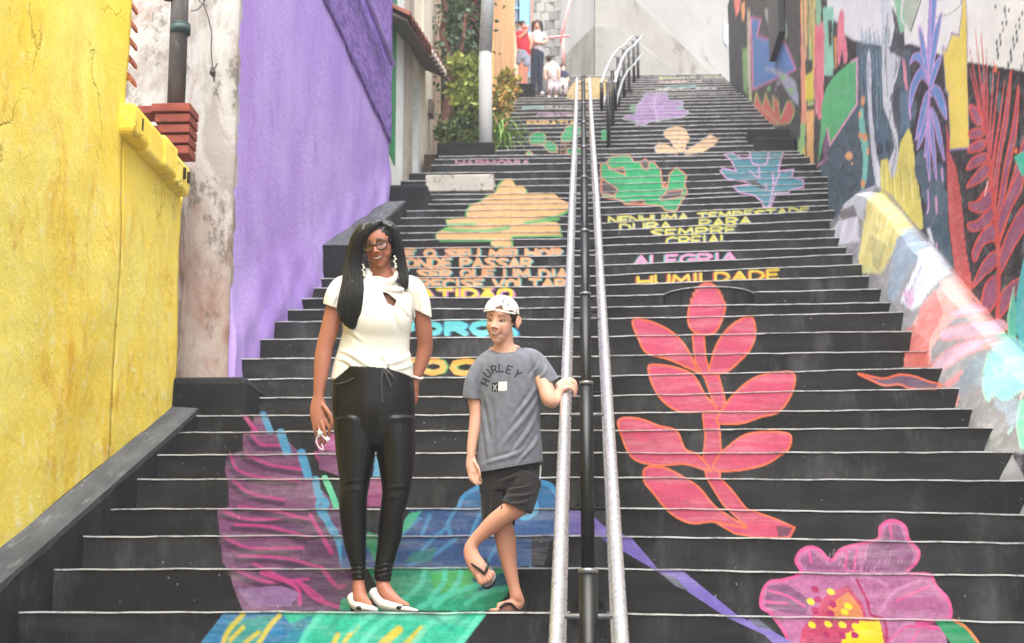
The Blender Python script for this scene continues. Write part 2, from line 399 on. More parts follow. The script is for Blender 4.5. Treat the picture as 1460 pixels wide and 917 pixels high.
# ---- feathered wing, bird and green meadow at the foot, left
z = lambda p: Z(280, 580, 2.7037, p)
WP, WD, WM = (124, 74, 116), (66, 42, 66), (196, 66, 138)
wing = [(222, 30), (262, 30), (300, 95), (330, 110), (400, 178), (440, 260), (480, 320), (560, 395), (560, 480), (590, 600), (620, 700), (560, 790), (180, 790), (140, 690), (130, 640), (100, 600), (90, 500), (80, 400), (125, 380), (125, 300), (110, 250), (115, 190), (180, 170), (180, 100), (215, 90)]
fill(z(wing), WP, tex=.6, a=.92)
fill(z([(250, 400), (560, 400), (600, 620), (600, 790), (330, 790), (300, 640), (420, 560)]), (92, 62, 98), tex=.5, a=.85)
for q in ([(120, 200), (150, 260), (250, 290), (380, 300)], [(130, 300), (200, 350), (330, 375)], [(95, 420), (200, 450), (380, 440)], [(95, 520), (200, 560), (400, 560)], [(130, 640), (260, 690), (420, 680)], [(200, 120), (240, 160), (320, 165)], [(210, 620), (330, 680), (400, 700), (480, 760)], [(180, 200), (280, 240), (420, 260)], [(150, 400), (300, 420), (420, 450)], [(140, 470), (280, 480), (420, 520)], [(150, 590), (330, 600), (480, 640)]):
    stroke(z(q), 7, WD, a=.8, soft=3); stroke([(x+4, y-6) for x, y in z(q)], 4, WM, a=.85, soft=2)
for q in ([(250, 640), (380, 690), (400, 760)], [(400, 680), (460, 740), (560, 775)], [(480, 620), (540, 690), (570, 690)], [(190, 40), (230, 95)], [(460, 180), (500, 230), (560, 260)], [(440, 420), (520, 560)]): stroke(z(q), 6, WM, a=.9, soft=2.5)
fill(z([(150, 700), (330, 690), (400, 720), (360, 770), (210, 770)]), (146, 110, 160), tex=.4, a=.8)
fill(z([(470, 170), (560, 175), (560, 270), (470, 240)]), WP); fill(z([(660, 280), (730, 270), (730, 385), (640, 385)]), (150, 62, 120)); fill(z([(455, 130), (530, 100), (550, 170), (470, 170)]), (168, 86, 140))
fill(z([(690, 180), (720, 270), (680, 270)]), (84, 160, 200))
for q, w in (([(258, 30), (285, 95)], 9), ([(325, 100), (350, 175)], 12), ([(405, 178), (430, 265)], 12), ([(460, 280), (470, 340), (500, 370), (490, 400), (520, 470), (550, 520), (570, 610)], 10), ([(480, 330), (470, 400), (540, 480)], 6), ([(520, 30), (545, 95)], 8)): stroke(z(q), w, (78, 156, 200), soft=2)
stroke(z([(495, 275), (520, 330), (540, 385)]), 9, (92, 204, 160))
# bird body in blues
fill(z([(820, 395), (1400, 385), (1460, 385), (1460, 497), (1370, 500), (1300, 610), (1200, 625), (560, 625), (560, 500), (820, 480)]), (58, 92, 146), tex=.5)
fill(z([(1010, 390), (1030, 340), (1090, 300), (1170, 275), (1260, 275), (1340, 290), (1390, 330), (1400, 390)]), (52, 108, 160), tex=.4)
stroke(z([(1010, 390), (1030, 345), (1100, 300)]), 6, (70, 150, 206)); stroke(z([(1300, 285), (1360, 300), (1390, 340), (1395, 390)]), 7, (66, 150, 206)); stroke(z([(1200, 380), (1260, 430), (1310, 400), (1300, 350)]), 7, (84, 170, 214))
for q in ([(1000, 395), (970, 450), (980, 495)], [(900, 420), (870, 490)], [(840, 600), (900, 520), (960, 470)], [(1100, 400), (1060, 500), (1080, 610)], [(1370, 500), (1310, 560), (1290, 615)], [(1000, 510), (900, 580), (820, 610)], [(1120, 420), (1180, 480)], [(780, 500), (860, 430)], [(1180, 500), (1120, 600)]): stroke(z(q), 5.5, (78, 150, 204), a=.85, soft=2)
fill(z([(1290, 500), (1370, 500), (1340, 610), (1290, 615)]), (52, 56, 70))
fill(z([(820, 410), (870, 400), (820, 470), (790, 490), (800, 440)]), (70, 180, 150)); fill(z([(840, 560), (930, 540), (900, 600), (800, 600)]), (60, 140, 120), a=.7)
fill(z([(660, 480), (700, 495), (690, 600), (650, 520)]), (52, 142, 104)); fill(z([(1370, 385), (1470, 385), (1470, 495), (1400, 495)]), (60, 110, 170)); fill(z([(1440, 390), (1500, 390), (1560, 495), (1440, 495)]), (112, 100, 176))
# meadow
fill(z([(660, 625), (1200, 625), (1240, 660), (1200, 720), (1150, 785), (550, 785), (560, 740), (620, 735), (700, 700)]), (48, 168, 128), tex=.45)
fill(z([(900, 640), (1100, 625), (1130, 640), (1040, 720), (920, 720)]), (76, 178, 86), tex=.4, a=.8); fill(z([(1060, 660), (1200, 640), (1200, 690), (1100, 730)]), (36, 84, 128), a=.85)
for q in ([(780, 760), (860, 690), (880, 630)], [(960, 630), (950, 680), (900, 740)], [(860, 770), (960, 730), (1100, 680)], [(1040, 760), (1100, 720), (1190, 700)], [(700, 660), (760, 720)], [(920, 770), (1000, 690), (1020, 640)]): stroke(z(q), 8, (86, 208, 176), a=.9, soft=3)
fill(z([(105, 795), (1125, 790), (1030, 911), (980, 980), (-40, 980), (15, 911)]), (50, 190, 156), tex=.45)
fill(z([(105, 795), (330, 795), (380, 860), (250, 980), (-40, 980), (15, 911)]), (40, 126, 176), tex=.5); fill(z([(330, 850), (450, 800), (430, 900), (330, 930)]), (44, 120, 160), a=.8); fill(z([(120, 830), (300, 800), (200, 980), (100, 980)]), (70, 170, 130), a=.6, tex=.5)
for q, w in (([(180, 800), (120, 870), (95, 940)], 7), ([(320, 805), (280, 850), (230, 930)], 7), ([(180, 850), (130, 900)], 6), ([(625, 845), (575, 900), (560, 950)], 6), ([(780, 860), (720, 911)], 12), ([(870, 860), (810, 920)], 12), ([(545, 880), (520, 930)], 7), ([(240, 870), (190, 910), (160, 960)], 6)): stroke(z(q), w, (222, 202, 50), a=.9, soft=3)
for q in ([(480, 800), (420, 880), (400, 950)], [(760, 800), (680, 860), (620, 940)], [(1000, 800), (900, 840), (840, 911)], [(1100, 800), (1040, 880), (990, 950)], [(680, 800), (600, 860)]): stroke(z(q), 9, (96, 220, 190), a=.85, soft=4)
for q in ([(900, 800), (960, 840)], [(560, 800), (520, 850)], [(1040, 800), (980, 860)]): stroke(z(q), 7, (36, 150, 130), a=.7, soft=4)

# ---- orange leaf left, higher up
z = lambda p: Z(560, 200, 2.546, p)
OG, GR = (246, 194, 128), (112, 190, 110)
big = [(385, 165), (405, 145), (430, 140), (445, 165), (480, 170), (480, 195), (590, 195), (610, 215), (645, 230), (640, 250), (600, 270), (520, 290), (600, 300), (605, 318), (610, 345), (430, 345), (430, 385), (360, 385), (360, 362), (160, 362), (160, 340), (205, 315), (195, 290), (270, 280), (270, 260), (285, 235), (320, 225), (350, 200), (375, 190)]
fill([(x+3, y+3) for x, y in z(big)], GR); fill([(x-2.5, y-1) for x, y in z(big)], GR); fill(z(big), OG, tex=.15)
for q in ([(190, 325), (330, 330), (420, 318)], [(480, 300), (600, 285)], [(205, 308), (300, 305)]): stroke(z(q), 5, GR, soft=3)
for q in ([(428, 150), (428, 385)], [(240, 345), (420, 350)], [(470, 240), (560, 215)]): stroke(z(q), 1.2, (214, 150, 90), a=.7)
# ---- lettering on the risers
TQ, PE = (96, 190, 184), (244, 178, 124)
text('DEIXE O SEU MELHOR', 520, 800, 19, PE, 4.3, 15, TQ)
text('ONDE PASSAR', 579, 757, 18, PE, 4.0, 17, TQ)
text('PODE SER QUE UM DIA', 516, 808, 17, PE, 4.0, 16, TQ)
text('PRECISE VOLTAR', 580, 806, 16, PE, 4.0, 17, TQ)
text('GRATIDÃO', 548, 730, 15, (240, 214, 66), 5.0, 19, (206, 122, 180), shd=(3, 1.5))
text('FORÇA', 570, 735, 12, (100, 204, 208), 8, 22.5, (40, 112, 160), shd=(3, 0), gap=.4)
text('FOCO', 562, 722, 10, (250, 178, 84), 8, 26, (96, 170, 86), shd=(3.5, 0), gap=.4)
text('HARMONIA', 650, 755, 32, (196, 140, 160), 2.6, 11, (150, 116, 132), shd=(1.4, .6))
YL, LB = (232, 222, 96), (96, 140, 176)
text('NENHUMA TEMPESTADE', 868, 1152, 23, YL, 2.7, 12, LB, shd=(1.6, .8), top=1)
text('DURA   PARA', 884, 1070, 22, YL, 2.7, 13, LB, shd=(1.6, .8), top=1)
text('SEMPRE', 928, 1048, 21, YL, 2.9, 13.5, LB, shd=(1.6, .8), top=.5)
text('CREIA!'.replace('!', 'L'), 950, 1040, 20, YL, 2.9, 15, LB, shd=(1.6, .8), top=.5)
text('ALEGRIA', 905, 1050, 18, (236, 152, 198), 3.6, 17, (96, 190, 190), shd=(-2.4, .8))
text('HUMILDADE', 910, 1110, 16, (244, 214, 80), 3.6, 16.5, (196, 74, 72), shd=(-2.6, .8))
text('EMPATIA', 752, 820, 41, (240, 196, 120), 2.2, 8.5, None, top=.2)
text('CORAGEM', 766, 826, 43, (214, 176, 204), 1.7, 6, None, top=0)
text('ESPERANCA', 745, 826, 45, (206, 206, 206), 1.3, 5, None, top=0); stroke([(745, 155), (775, 152)], 3, (150, 206, 214))
text('GENTILEZA', 935, 1022, 51, (236, 236, 236), 1.2, 4, None, top=0); text('AMOR', 950, 992, 52, (120, 200, 206), 1.2, 4, None, top=0)
text('RESPEITO', 940, 1000, 54, (244, 206, 196), 1.1, 3.5, None, top=0); text('BONDADE UNIAO', 940, 1032, 56, (226, 226, 130), 1.1, 4, None, top=-.5)
# ---- green and blue leaves under the landing
z = lambda p: Z(840, 180, 3.668, p)
GN, SA = (44, 174, 108), (240, 150, 120)
gl = [(60, 200), (90, 190), (115, 160), (170, 148), (215, 155), (235, 190), (290, 180), (340, 190), (375, 235), (385, 320), (410, 320), (420, 250), (455, 215), (490, 240), (510, 260), (500, 310), (515, 340), (495, 375), (480, 400), (455, 445), (400, 440), (370, 415), (280, 410), (190, 410), (160, 385), (80, 375), (60, 350)]
fill(z(gl), GN); outl(z(gl), 1.7, SA, smooth=False)
for q in ([(90, 195), (110, 225), (190, 255), (180, 215), (120, 225)], [(265, 190), (285, 225), (305, 230), (315, 195), (295, 170)], [(370, 380), (410, 340), (490, 335), (480, 370), (370, 390)], [(65, 350), (130, 365), (150, 330), (90, 290), (65, 270)], [(190, 410), (280, 385), (290, 405)], [(385, 320), (395, 290), (405, 320)]): fill(z(q), (92, 84, 84)); outl(z(q), 1.4, SA, smooth=False)
BL, PV = (84, 146, 162), (240, 176, 224)
bl = [(705, 150), (740, 135), (790, 165), (835, 165), (840, 135), (870, 128), (905, 65), (920, 120), (960, 125), (1020, 120), (1000, 190), (990, 235), (1070, 225), (1060, 270), (1120, 280), (1120, 320), (1050, 335), (1045, 350), (975, 350), (950, 425), (910, 425), (905, 395), (860, 360), (790, 350), (750, 315), (870, 300), (720, 275), (685, 235), (700, 220), (770, 235), (740, 175)]
fill(z(bl), BL); outl(z(bl), 1.7, PV, smooth=False)
for q in ([(840, 140), (855, 195), (885, 205), (890, 270)], [(940, 130), (930, 190), (890, 210)], [(960, 240), (960, 330), (940, 420)], [(840, 235), (880, 270)], [(1000, 240), (965, 320)], [(925, 300), (925, 330)]): stroke(z(q), 1.7, PV)
fill(z([(820, 290), (870, 285), (915, 320), (930, 325), (900, 330)]), (80, 80, 86))
# upper flight: orange, purple, green blots
OF = (248, 206, 160)
z = lambda p: Z(780, 0, 3.99, p)
for q in ([(665, 750), (690, 730), (740, 715), (790, 735), (815, 790), (790, 830), (790, 865), (740, 865), (700, 800), (670, 780)], [(610, 840), (640, 810), (690, 825), (740, 860), (740, 880), (620, 870)], [(780, 865), (850, 820), (930, 765), (980, 790), (950, 830), (880, 870), (790, 885)]):
    fill([(x-1.5, y-.5) for x, y in z(q)], (150, 180, 206), a=.7); fill(z(q), OF)
q = [(545, 560), (560, 530), (680, 525), (690, 570), (770, 575), (775, 620), (810, 640), (770, 670), (590, 690), (560, 710), (500, 710), (520, 690), (430, 680), (440, 660), (500, 650), (510, 600)]
fill(z(q), (186, 150, 206)); outl(z(q), 1.2, (196, 206, 210), smooth=False); stroke(z([(620, 540), (610, 600), (630, 690)]), 1.3, (222, 206, 230)); fill(z([(470, 600), (510, 590), (500, 640), (470, 640)]), (140, 190, 160), a=.7); fill(z([(740, 610), (775, 600), (770, 640)]), (140, 200, 160), a=.7)
z = lambda p: Z(720, 120, 7.645, p)
for q in ([(260, 580), (300, 540), (350, 520), (420, 530), (445, 570), (445, 640), (400, 655), (280, 660)], [(395, 655), (450, 640), (490, 615), (540, 650), (570, 690), (560, 745), (490, 745), (450, 710)], [(610, 570), (640, 520), (670, 460), (750, 440), (830, 470), (830, 560), (740, 600), (700, 635), (620, 630)], [(220, 770), (260, 720), (310, 770)], [(680, 700), (760, 680), (830, 700), (830, 765), (680, 765)]):
    fill(z(q), (52, 178, 112), smooth=False); outl(z(q), 1.3, (226, 170, 140), smooth=False)
for q in ([(610, 640), (610, 765)], [(640, 640), (640, 765)], [(660, 650), (665, 765)], [(575, 690), (580, 765)]): stroke(z(q), 1.2, (226, 170, 140))
fill(Z(780, 0, 3.99, [(310, 740), (345, 735), (345, 800), (310, 800)]), (52, 178, 112))
fill([(809, 130), (818, 118), (832, 112), (848, 110), (862, 112), (872, 120), (878, 128), (874, 137), (850, 141), (806, 141)], (250, 218, 140), tex=.1)
# small orange leaf by the right kerb
q = Z(1160, 500, 3.273, [(208, 108), (260, 118), (330, 130), (400, 112), (470, 120), (540, 145), (600, 160), (560, 180), (450, 175), (400, 158), (330, 162), (270, 138)]); fill(q, (112, 84, 110)); outl(q, 3, (238, 112, 76))
fill([(1290, 500), (1345, 500), (1340, 526), (1288, 524)], (204, 112, 104), tex=.35)
CVS = CV.copy()      # what is painted on the steps alone
# ---- mural on the right-hand walls (same colour store)
BK = (38, 38, 44); SLT = (70, 92, 106); WHT = (236, 236, 234)
A7 = lambda p: Z(1040, 0, 3.057, p)
fill([(1141, -20), (1480, -20), (1480, 720), (1400, 560), (1255, 300), (1186, 302), (1176, 250), (1141, 206)], BK, tex=.3)                       # black ground of the wall
fill(A7([(420, -40), (430, 60), (470, 100), (500, 150), (540, 175), (640, 195), (700, 210), (790, 190), (850, 230), (940, 245), (1035, 270), (1300, 312), (1300, -40)]), WHT, tex=.06)
# slate-blue zone with dark cells
fill(A7([(440, 620), (555, 450), (555, 180), (640, 195), (790, 215), (790, 600), (850, 900), (850, 960), (440, 960), (425, 850), (390, 740)]), SLT, tex=.35)
for x, y, a, b in ((520, 600, 22, 14), (470, 690, 14, 18), (540, 720, 16, 12), (500, 800, 18, 14), (450, 830, 12, 16), (560, 840, 12, 12)): outl([A7([(x+math.cos(t)*a*3, y+math.sin(t)*b*3)])[0] for t in np.arange(10)*.628], 1.6, (44, 54, 62))
for k in range(26):
    x = 565+k*4; stroke(A7([(x, 200+(k*37) % 40), (x+3, 330+(k*53) % 260)]), 2.2, [(56, 84, 104), (104, 134, 150), (44, 60, 76), (124, 160, 176)][k % 4], a=.75)
# strips at the far end of the wall
for x0, x1, y0, y1, c in ((310, 338, -20, 540, (240, 158, 134)), (338, 372, -20, 460, (206, 214, 150)), (340, 352, -20, 250, (52, 52, 50)), (360, 374, -20, 330, (232, 210, 96)), (372, 412, 100, 520, (238, 130, 150)), (372, 400, -20, 110, (150, 200, 160)), (408, 455, 30, 330, (150, 214, 186)), (430, 448, 90, 200, (48, 52, 46)), (450, 475, 110, 300, (40, 44, 48)), (455, 468, 160, 300, (236, 160, 80)), (296, 330, 540, 760, (160, 206, 140)), (334, 368, 480, 770, (244, 184, 120)), (318, 332, 640, 740, (228, 206, 84)), (368, 386, 500, 780, (50, 50, 52))):
    fill(A7([(x0, y0), (x1, y0), (x1-2, y1), (x0+4, y1)]), c, tex=.25)
for k in range(16): x = 374+k*2.6; stroke(A7([(x, 120+(k*31) % 90), (x-6, 380+(k*47) % 120)]), 1.2, [(250, 96, 140), (214, 84, 110), (250, 176, 180)][k % 3], a=.8)
for k in range(12): x = 316+k*4.6; stroke(A7([(x, -20), (x+4, 150+(k*61) % 200)]), 1.3, [(248, 220, 110), (40, 44, 46), (150, 210, 150), (250, 160, 120)][k % 4], a=.8)
fill(A7([(330, 270), (362, 280), (368, 430), (350, 445), (330, 440)]), (232, 212, 70)); fill(A7([(330, 260), (360, 260), (362, 310), (332, 330)]), (36, 38, 40)); stroke(A7([(330, 440), (366, 440)]), 3, (80, 150, 80))
fill(A7([(470, 130), (480, 60), (492, 40), (502, 80), (500, 130), (512, 200), (515, 260), (500, 275), (490, 220), (480, 280), (470, 270)]), (240, 132, 148), smooth=True)
# tall green leaf
gl = [(480, 310), (530, 270), (555, 262), (556, 350), (555, 450), (500, 540), (437, 632), (427, 560), (410, 610), (385, 722), (398, 560), (403, 450), (420, 390), (445, 345)]
fill(A7(gl), (92, 190, 122), tex=.15); stroke(A7([(530, 270), (556, 255), (556, 455), (437, 634), (427, 560)]), 2.6, (238, 168, 198), smooth=False); stroke(A7([(385, 722), (427, 690)]), 2, (226, 160, 190))
fill(A7([(408, 620), (425, 570), (430, 680), (410, 720)]), (120, 84, 120)); ell(*A7([(521, 680)])[0], 5.4, 5.8, (246, 182, 116)); ell(*A7([(535, 713)])[0], 2, 2, (246, 182, 116))
# mint and orange ribbon, white drips
fill(A7([(565, 500), (580, 470), (592, 560), (606, 640), (600, 760), (590, 815), (575, 820), (582, 700), (570, 600)]), (126, 206, 186), smooth=True)
for x, y, a, b in ((582, 440, 3, 7), (590, 600, 4, 6), (570, 590, 3, 4), (582, 800, 3, 6), (603, 660, 2, 6), (568, 500, 2, 5)): ell(*A7([(x, y)])[0], a, b, (240, 166, 110))
WD_ = (214, 218, 224)
fill(A7([(600, 250), (612, 220), (618, 330), (622, 480), (640, 660), (662, 760), (655, 830), (638, 800), (618, 660), (606, 480), (600, 370)]), WD_, smooth=True); stroke(A7([(608, 270), (604, 350), (612, 400)]), 1, (90, 96, 110)); stroke(A7([(645, 700), (650, 830)]), 2, (236, 238, 240))
fill(A7([(660, -30), (700, -30), (705, 60), (690, 190), (705, 240), (740, 180), (745, 260), (730, 340), (715, 380), (712, 480), (735, 600), (740, 700), (720, 770), (702, 775), (690, 720), (720, 640), (700, 540), (668, 460), (665, 330), (664, 150)]), WD_, tex=.2)
for q in ([(672, 120), (684, 140), (676, 320)], [(705, 560), (726, 650), (706, 760)], [(720, 210), (738, 260), (716, 340)], [(690, 60), (682, 200), (690, 420)], [(728, 230), (724, 320)], [(700, 480), (700, 530)]): stroke(A7(q), 1.2, (96, 100, 112), a=.9)
fill(A7([(642, 560), (690, 530), (700, 620), (680, 690), (650, 690)]), (74, 104, 124)); ell(*A7([(655, 650)])[0], 5, 9, (50, 64, 80)); ell(*A7([(690, 640)])[0], 3, 8, (44, 56, 70))
fill(A7([(705, 20), (760, 140), (765, 210), (745, 250), (700, 220), (720, 120)]), (74, 74, 84), tex=.7)
fill(A7([(712, -20), (800, -20), (765, 130), (745, 150)]), (150, 206, 166)); fill(A7([(750, -20), (835, -20), (790, 140), (770, 120)]), (186, 198, 180)); stroke(A7([(755, -10), (750, 80), (775, 130), (770, 190)]), 2.4, (236, 240, 238)); stroke(A7([(835, 0), (790, 140)]), 1.6, (70, 74, 76))
fill(A7([(740, 400), (790, 390), (790, 560), (745, 590)]), (84, 116, 136)); fill(A7([(752, 250), (765, 265), (779, 390), (772, 402), (760, 350)]), (230, 146, 164)); fill(A7([(700, 420), (745, 360), (742, 560), (720, 560)]), (66, 68, 76), a=.8)
for k in range(18): x = 575+k*7; stroke(A7([(x, 120+(k*29) % 70), (x+2, 190)]), 2, [(150, 180, 196), (186, 206, 214), (120, 156, 176)][k % 3], a=.8)
# yellow drape
fill(A7([(658, 700), (690, 690), (702, 775), (722, 770), (745, 620), (780, 558), (800, 600), (835, 740), (840, 800), (845, 1000), (660, 1000)]), (228, 216, 110), tex=.25)
for k in range(14): x = 672+k*12; stroke(A7([(x, 720+(k*23) % 60), (x+6, 860+(k*41) % 60)]), 1.2, [(150, 146, 110), (246, 236, 160), (196, 182, 80)][k % 3], a=.7)
fill(A7([(838, 770), (870, 960), (905, 1060), (850, 1000)]), (214, 218, 224)); stroke(A7([(836, 760), (860, 880), (900, 1000)]), 1.4, (240, 240, 242))
# blue palm with violet edges
fill(A7([(790, 190), (940, 245), (945, 420), (950, 560), (945, 900), (990, 1300), (850, 1000), (790, 560)]), (40, 40, 48), tex=.2)
for x, y, a, b in ((880, 820, 16, 40), (840, 730, 12, 34), (920, 770, 8, 26), (800, 480, 6, 20), (880, 960, 12, 30), (930, 880, 10, 26), (905, 1040, 12, 32)): ell(*A7([(x, y)])[0], a*.9, b*.75, (74, 100, 116))
PB, PO = (104, 146, 204), (206, 158, 218)
palm = [[(880, -60), (905, -60), (890, 160), (872, 330), (862, 330), (866, 100)], [(925, 55), (905, 200), (876, 340), (868, 320), (890, 150)], [(826, 115), (850, 180), (868, 320), (858, 330), (836, 230)], [(787, 280), (800, 240), (830, 232), (850, 280), (868, 360), (850, 330), (830, 275), (805, 262)],
        [(784, 480), (790, 380), (820, 310), (845, 300), (866, 370), (840, 340), (812, 390)], [(812, 610), (830, 500), (850, 420), (868, 400), (860, 470), (838, 560)], [(818, 650), (848, 520), (868, 450), (866, 520), (845, 600)], [(925, 245), (900, 330), (876, 390), (870, 360), (895, 280)],
        [(946, 520), (915, 470), (892, 420), (876, 420), (890, 372), (920, 390), (940, 450)], [(938, 700), (910, 620), (890, 520), (878, 470), (890, 480), (915, 550)], [(904, 785), (882, 660), (872, 520), (880, 480), (892, 600)], [(872, 790), (856, 640), (864, 480), (872, 520), (874, 660)], [(850, 680), (862, 560), (868, 500), (866, 640)]]
for q in palm: fill(A7(q), PB, tex=.25, smooth=True); outl(A7(q), 1.5, PO)
stroke(A7([(880, 0), (870, 330), (874, 560)]), 2, PO)
for q in ([(865, 830), (868, 900), (862, 930)], [(925, 735), (930, 790)], [(785, 480), (790, 520)]): stroke(A7(q), 2.4, (222, 166, 222))
# yellow panel
yp = [(1018, -40), (1028, -40), (1035, 100), (1036, 270), (1046, 642), (955, 655), (962, 590), (952, 400), (942, 390), (930, 200), (945, 222), (970, 148), (1000, 155), (1012, 60)]
fill(A7(yp), (238, 214, 98), tex=.1); outl(A7(yp), 1.1, (130, 112, 160), smooth=False); stroke(A7([(955, 655), (1046, 645)]), 2.6, (140, 118, 178)); stroke(A7([(940, 392), (955, 415)]), 2.2, (120, 124, 176)); stroke(A7([(968, 146), (1000, 155)]), 3, (140, 124, 180))
stroke(A7([(900, 76), (960, 60), (1000, 30), (1012, 0)]), .9, (70, 70, 76)); stroke(A7([(928, 200), (945, 228)]), 1.4, (196, 170, 214))
for k in range(26):
    x = 1160+(k*47) % 130; y = 30+(k*71) % 270; ell(*A7([(x, y)])[0], 1.4, 3.4+(k % 4), (92, 104, 114))
# red-striped column
fill(A7([(945, 540), (960, 660), (990, 740), (1010, 860), (1030, 1080), (1060, 1250), (1060, 1400), (985, 1200), (960, 1000), (950, 840)]), (206, 92, 90), tex=.25); fill(A7([(946, 540), (958, 600), (962, 700), (950, 700)]), (196, 74, 84))
for k in range(20): stroke(A7([(955+k*3.2, 690+k*30), (975+k*3.4, 720+k*30), (985+k*3.5, 690+k*32)]), 1.1, (150, 52, 58), a=.85)
fill(A7([(880, 1000), (945, 900), (965, 1080), (980, 1200), (960, 1200)]), (66, 92, 106)); stroke(A7([(868, 1000), (905, 1130), (940, 1190)]), 5, (226, 228, 232)); stroke(A7([(900, 860), (905, 930)]), 2.6, (222, 166, 206)); stroke(A7([(902, 1060), (906, 1110)]), 2, (222, 166, 206))
# red fern on black with slate drops
fill(A7([(1036, 270), (1310, 315), (1310, 1900), (1060, 1480), (1046, 645)]), (38, 36, 40), tex=.2)
for k in range(30):
    x = 1110+(k*67) % 190; y = 330+(k*139) % 1200; ell(*A7([(x, y)])[0], 3.6, 11, (80, 100, 112))
FR, FP = (226, 84, 66), (150, 84, 116)
A3 = lambda p: Z(1310, 200, 2.547, p)
for x0, y0, x1, y1, w in ((1045, 205, 1110, 560, 4), (1070, 120, 1112, 560, 4), (1098, 145, 1118, 560, 4), (1120, 215, 1124, 600, 4), (1048, 300, 1105, 560, 6), (1152, 270, 1128, 640, 5), (1175, 310, 1132, 700, 6), (1200, 350, 1140, 760, 7)):
    stroke(A7([(x1, y1), ((x0+x1)/2+2, (y0+y1)/2), (x0, y0)]), w*.62, (196, 84, 96), taper=(1.3, .2)); stroke(A7([(x1, y1), ((x0+x1)/2+2, (y0+y1)/2), (x0, y0)]), .8, FR)
fill(A7([(1092, 360), (1108, 360), (1128, 560), (1146, 760), (1162, 950), (1138, 950), (1122, 640), (1102, 480)]), (190, 78, 86), tex=.3)
for q in ([(1228, 310), (1212, 520), (1180, 700), (1160, 880), (1150, 860), (1165, 700), (1195, 520), (1210, 420)], [(1260, 372), (1252, 560), (1215, 760), (1180, 950), (1168, 930), (1195, 740), (1232, 560)], [(1310, 600), (1262, 780), (1230, 900), (1180, 1050), (1170, 1030), (1205, 880), (1260, 680), (1300, 560)]): fill(A7(q), FP, smooth=True); outl(A7(q), 2., FR)
fern = [[(1048, 460), (1080, 475), (1100, 520), (1090, 545), (1060, 520)], [(1045, 575), (1085, 560), (1112, 580), (1090, 600), (1050, 600)], [(1040, 662), (1065, 622), (1112, 612), (1110, 645), (1080, 660)], [(1035, 740), (1060, 690), (1118, 668), (1122, 700), (1085, 720)], [(1035, 815), (1065, 765), (1118, 715), (1135, 740), (1110, 780), (1070, 805)],
        [(1045, 890), (1075, 880), (1120, 820), (1140, 820), (1135, 860), (1100, 905), (1060, 917)]]
for q in fern: fill(A7(q), FP, smooth=True); outl(A7(q), 2.2, FR)
for q in ([(183, 230), (215, 220), (255, 180), (272, 175), (275, 230), (230, 262), (190, 252)], [(178, 302), (215, 290), (265, 240), (278, 255), (262, 300), (215, 328), (185, 325)], [(195, 405), (225, 340), (265, 305), (285, 320), (280, 360), (235, 380), (205, 440)], [(195, 535), (230, 450), (270, 405), (290, 420), (275, 460), (240, 490)], [(225, 620), (240, 530), (270, 495), (290, 520), (285, 580), (250, 630)], [(290, 640), (300, 560), (340, 515), (400, 495), (400, 540), (350, 560), (315, 620)], [(285, 500), (300, 400), (340, 300), (390, 230), (400, 290), (345, 390), (300, 480)], [(280, 380), (290, 280), (330, 180), (370, 110), (375, 170), (330, 260), (300, 340)]): fill(A3(q), FP, smooth=True); outl(A3(q), 2.2, FR)
stroke(A3([(258, 80), (272, 220), (288, 380), (290, 520), (285, 660)]), 6, (206, 78, 72)); stroke(A3([(250, 150), (240, 200)]), 2, (244, 196, 190))
fill(A3([(345, 60), (400, 30), (400, 130), (375, 130)]), (64, 190, 164)); fill(A3([(400, 380), (380, 430), (355, 560), (350, 650), (365, 740), (400, 800)]), (84, 190, 196)); fill(A3([(345, 535), (355, 640), (355, 760), (325, 720), (320, 640)]), (96, 196, 176)); stroke(A3([(345, 535), (325, 640), (325, 720)]), 1.8, (170, 226, 176))
ell(*A3([(353, 38)])[0], 2.6, 4, (240, 120, 70)); ell(*A7([(1160, 300)])[0], 2, 6, (240, 120, 70))
# panel wall behind: blue shape, leaves
A4 = lambda p: Z(1040, 0, 3.527, p)
fill([(1064, -20), (1141, -20), (1141, 200), (1112, 186), (1068, 178)], (58, 58, 62), tex=.2)
q = [(108, 90), (158, 98), (138, 180), (196, 200), (232, 112), (290, 245), (335, 350), (118, 450)]; fill(A4(q), (74, 126, 196), tex=.15); outl(A4(q), 1.7, (236, 130, 190), smooth=False)
fill(A4([(178, 45), (230, 62), (280, 95), (288, 190), (250, 170), (215, 140), (190, 110)]), (160, 174, 176), smooth=True); fill(A4([(240, 130), (280, 150), (284, 190), (262, 180)]), (140, 206, 120)); ell(*A4([(210, 128)])[0], 3, 2.4, (140, 206, 120))
fill(A4([(168, 342), (240, 350), (300, 385), (335, 420), (345, 525), (310, 490), (270, 430), (235, 375)]), (164, 170, 200), smooth=True); ell(*A4([(270, 390)])[0], 4, 3, (140, 206, 120)); ell(*A4([(310, 455)])[0], 4, 4, (140, 206, 120))
q = [(122, 630), (124, 510), (135, 465), (150, 510), (170, 530), (180, 470), (205, 530), (225, 560), (215, 480), (245, 510), (255, 600), (290, 510), (310, 510), (328, 550), (320, 590), (300, 620), (210, 630)]; fill(A4(q), (206, 96, 100)); outl(A4(q), 1.5, (160, 196, 120), smooth=False); stroke(A4([(126, 545), (180, 560), (245, 620)]), 1.8, (180, 200, 130)); stroke(A4([(140, 620), (180, 590)]), 1.3, (180, 200, 130))
ell(*A4([(198, 447)])[0], 3, 3, (120, 190, 140)); ell(*A4([(246, 418)])[0], 2.6, 2.8, (160, 160, 200)); ell(*A4([(232, 450)])[0], 1.6, 1.6, (160, 160, 200))
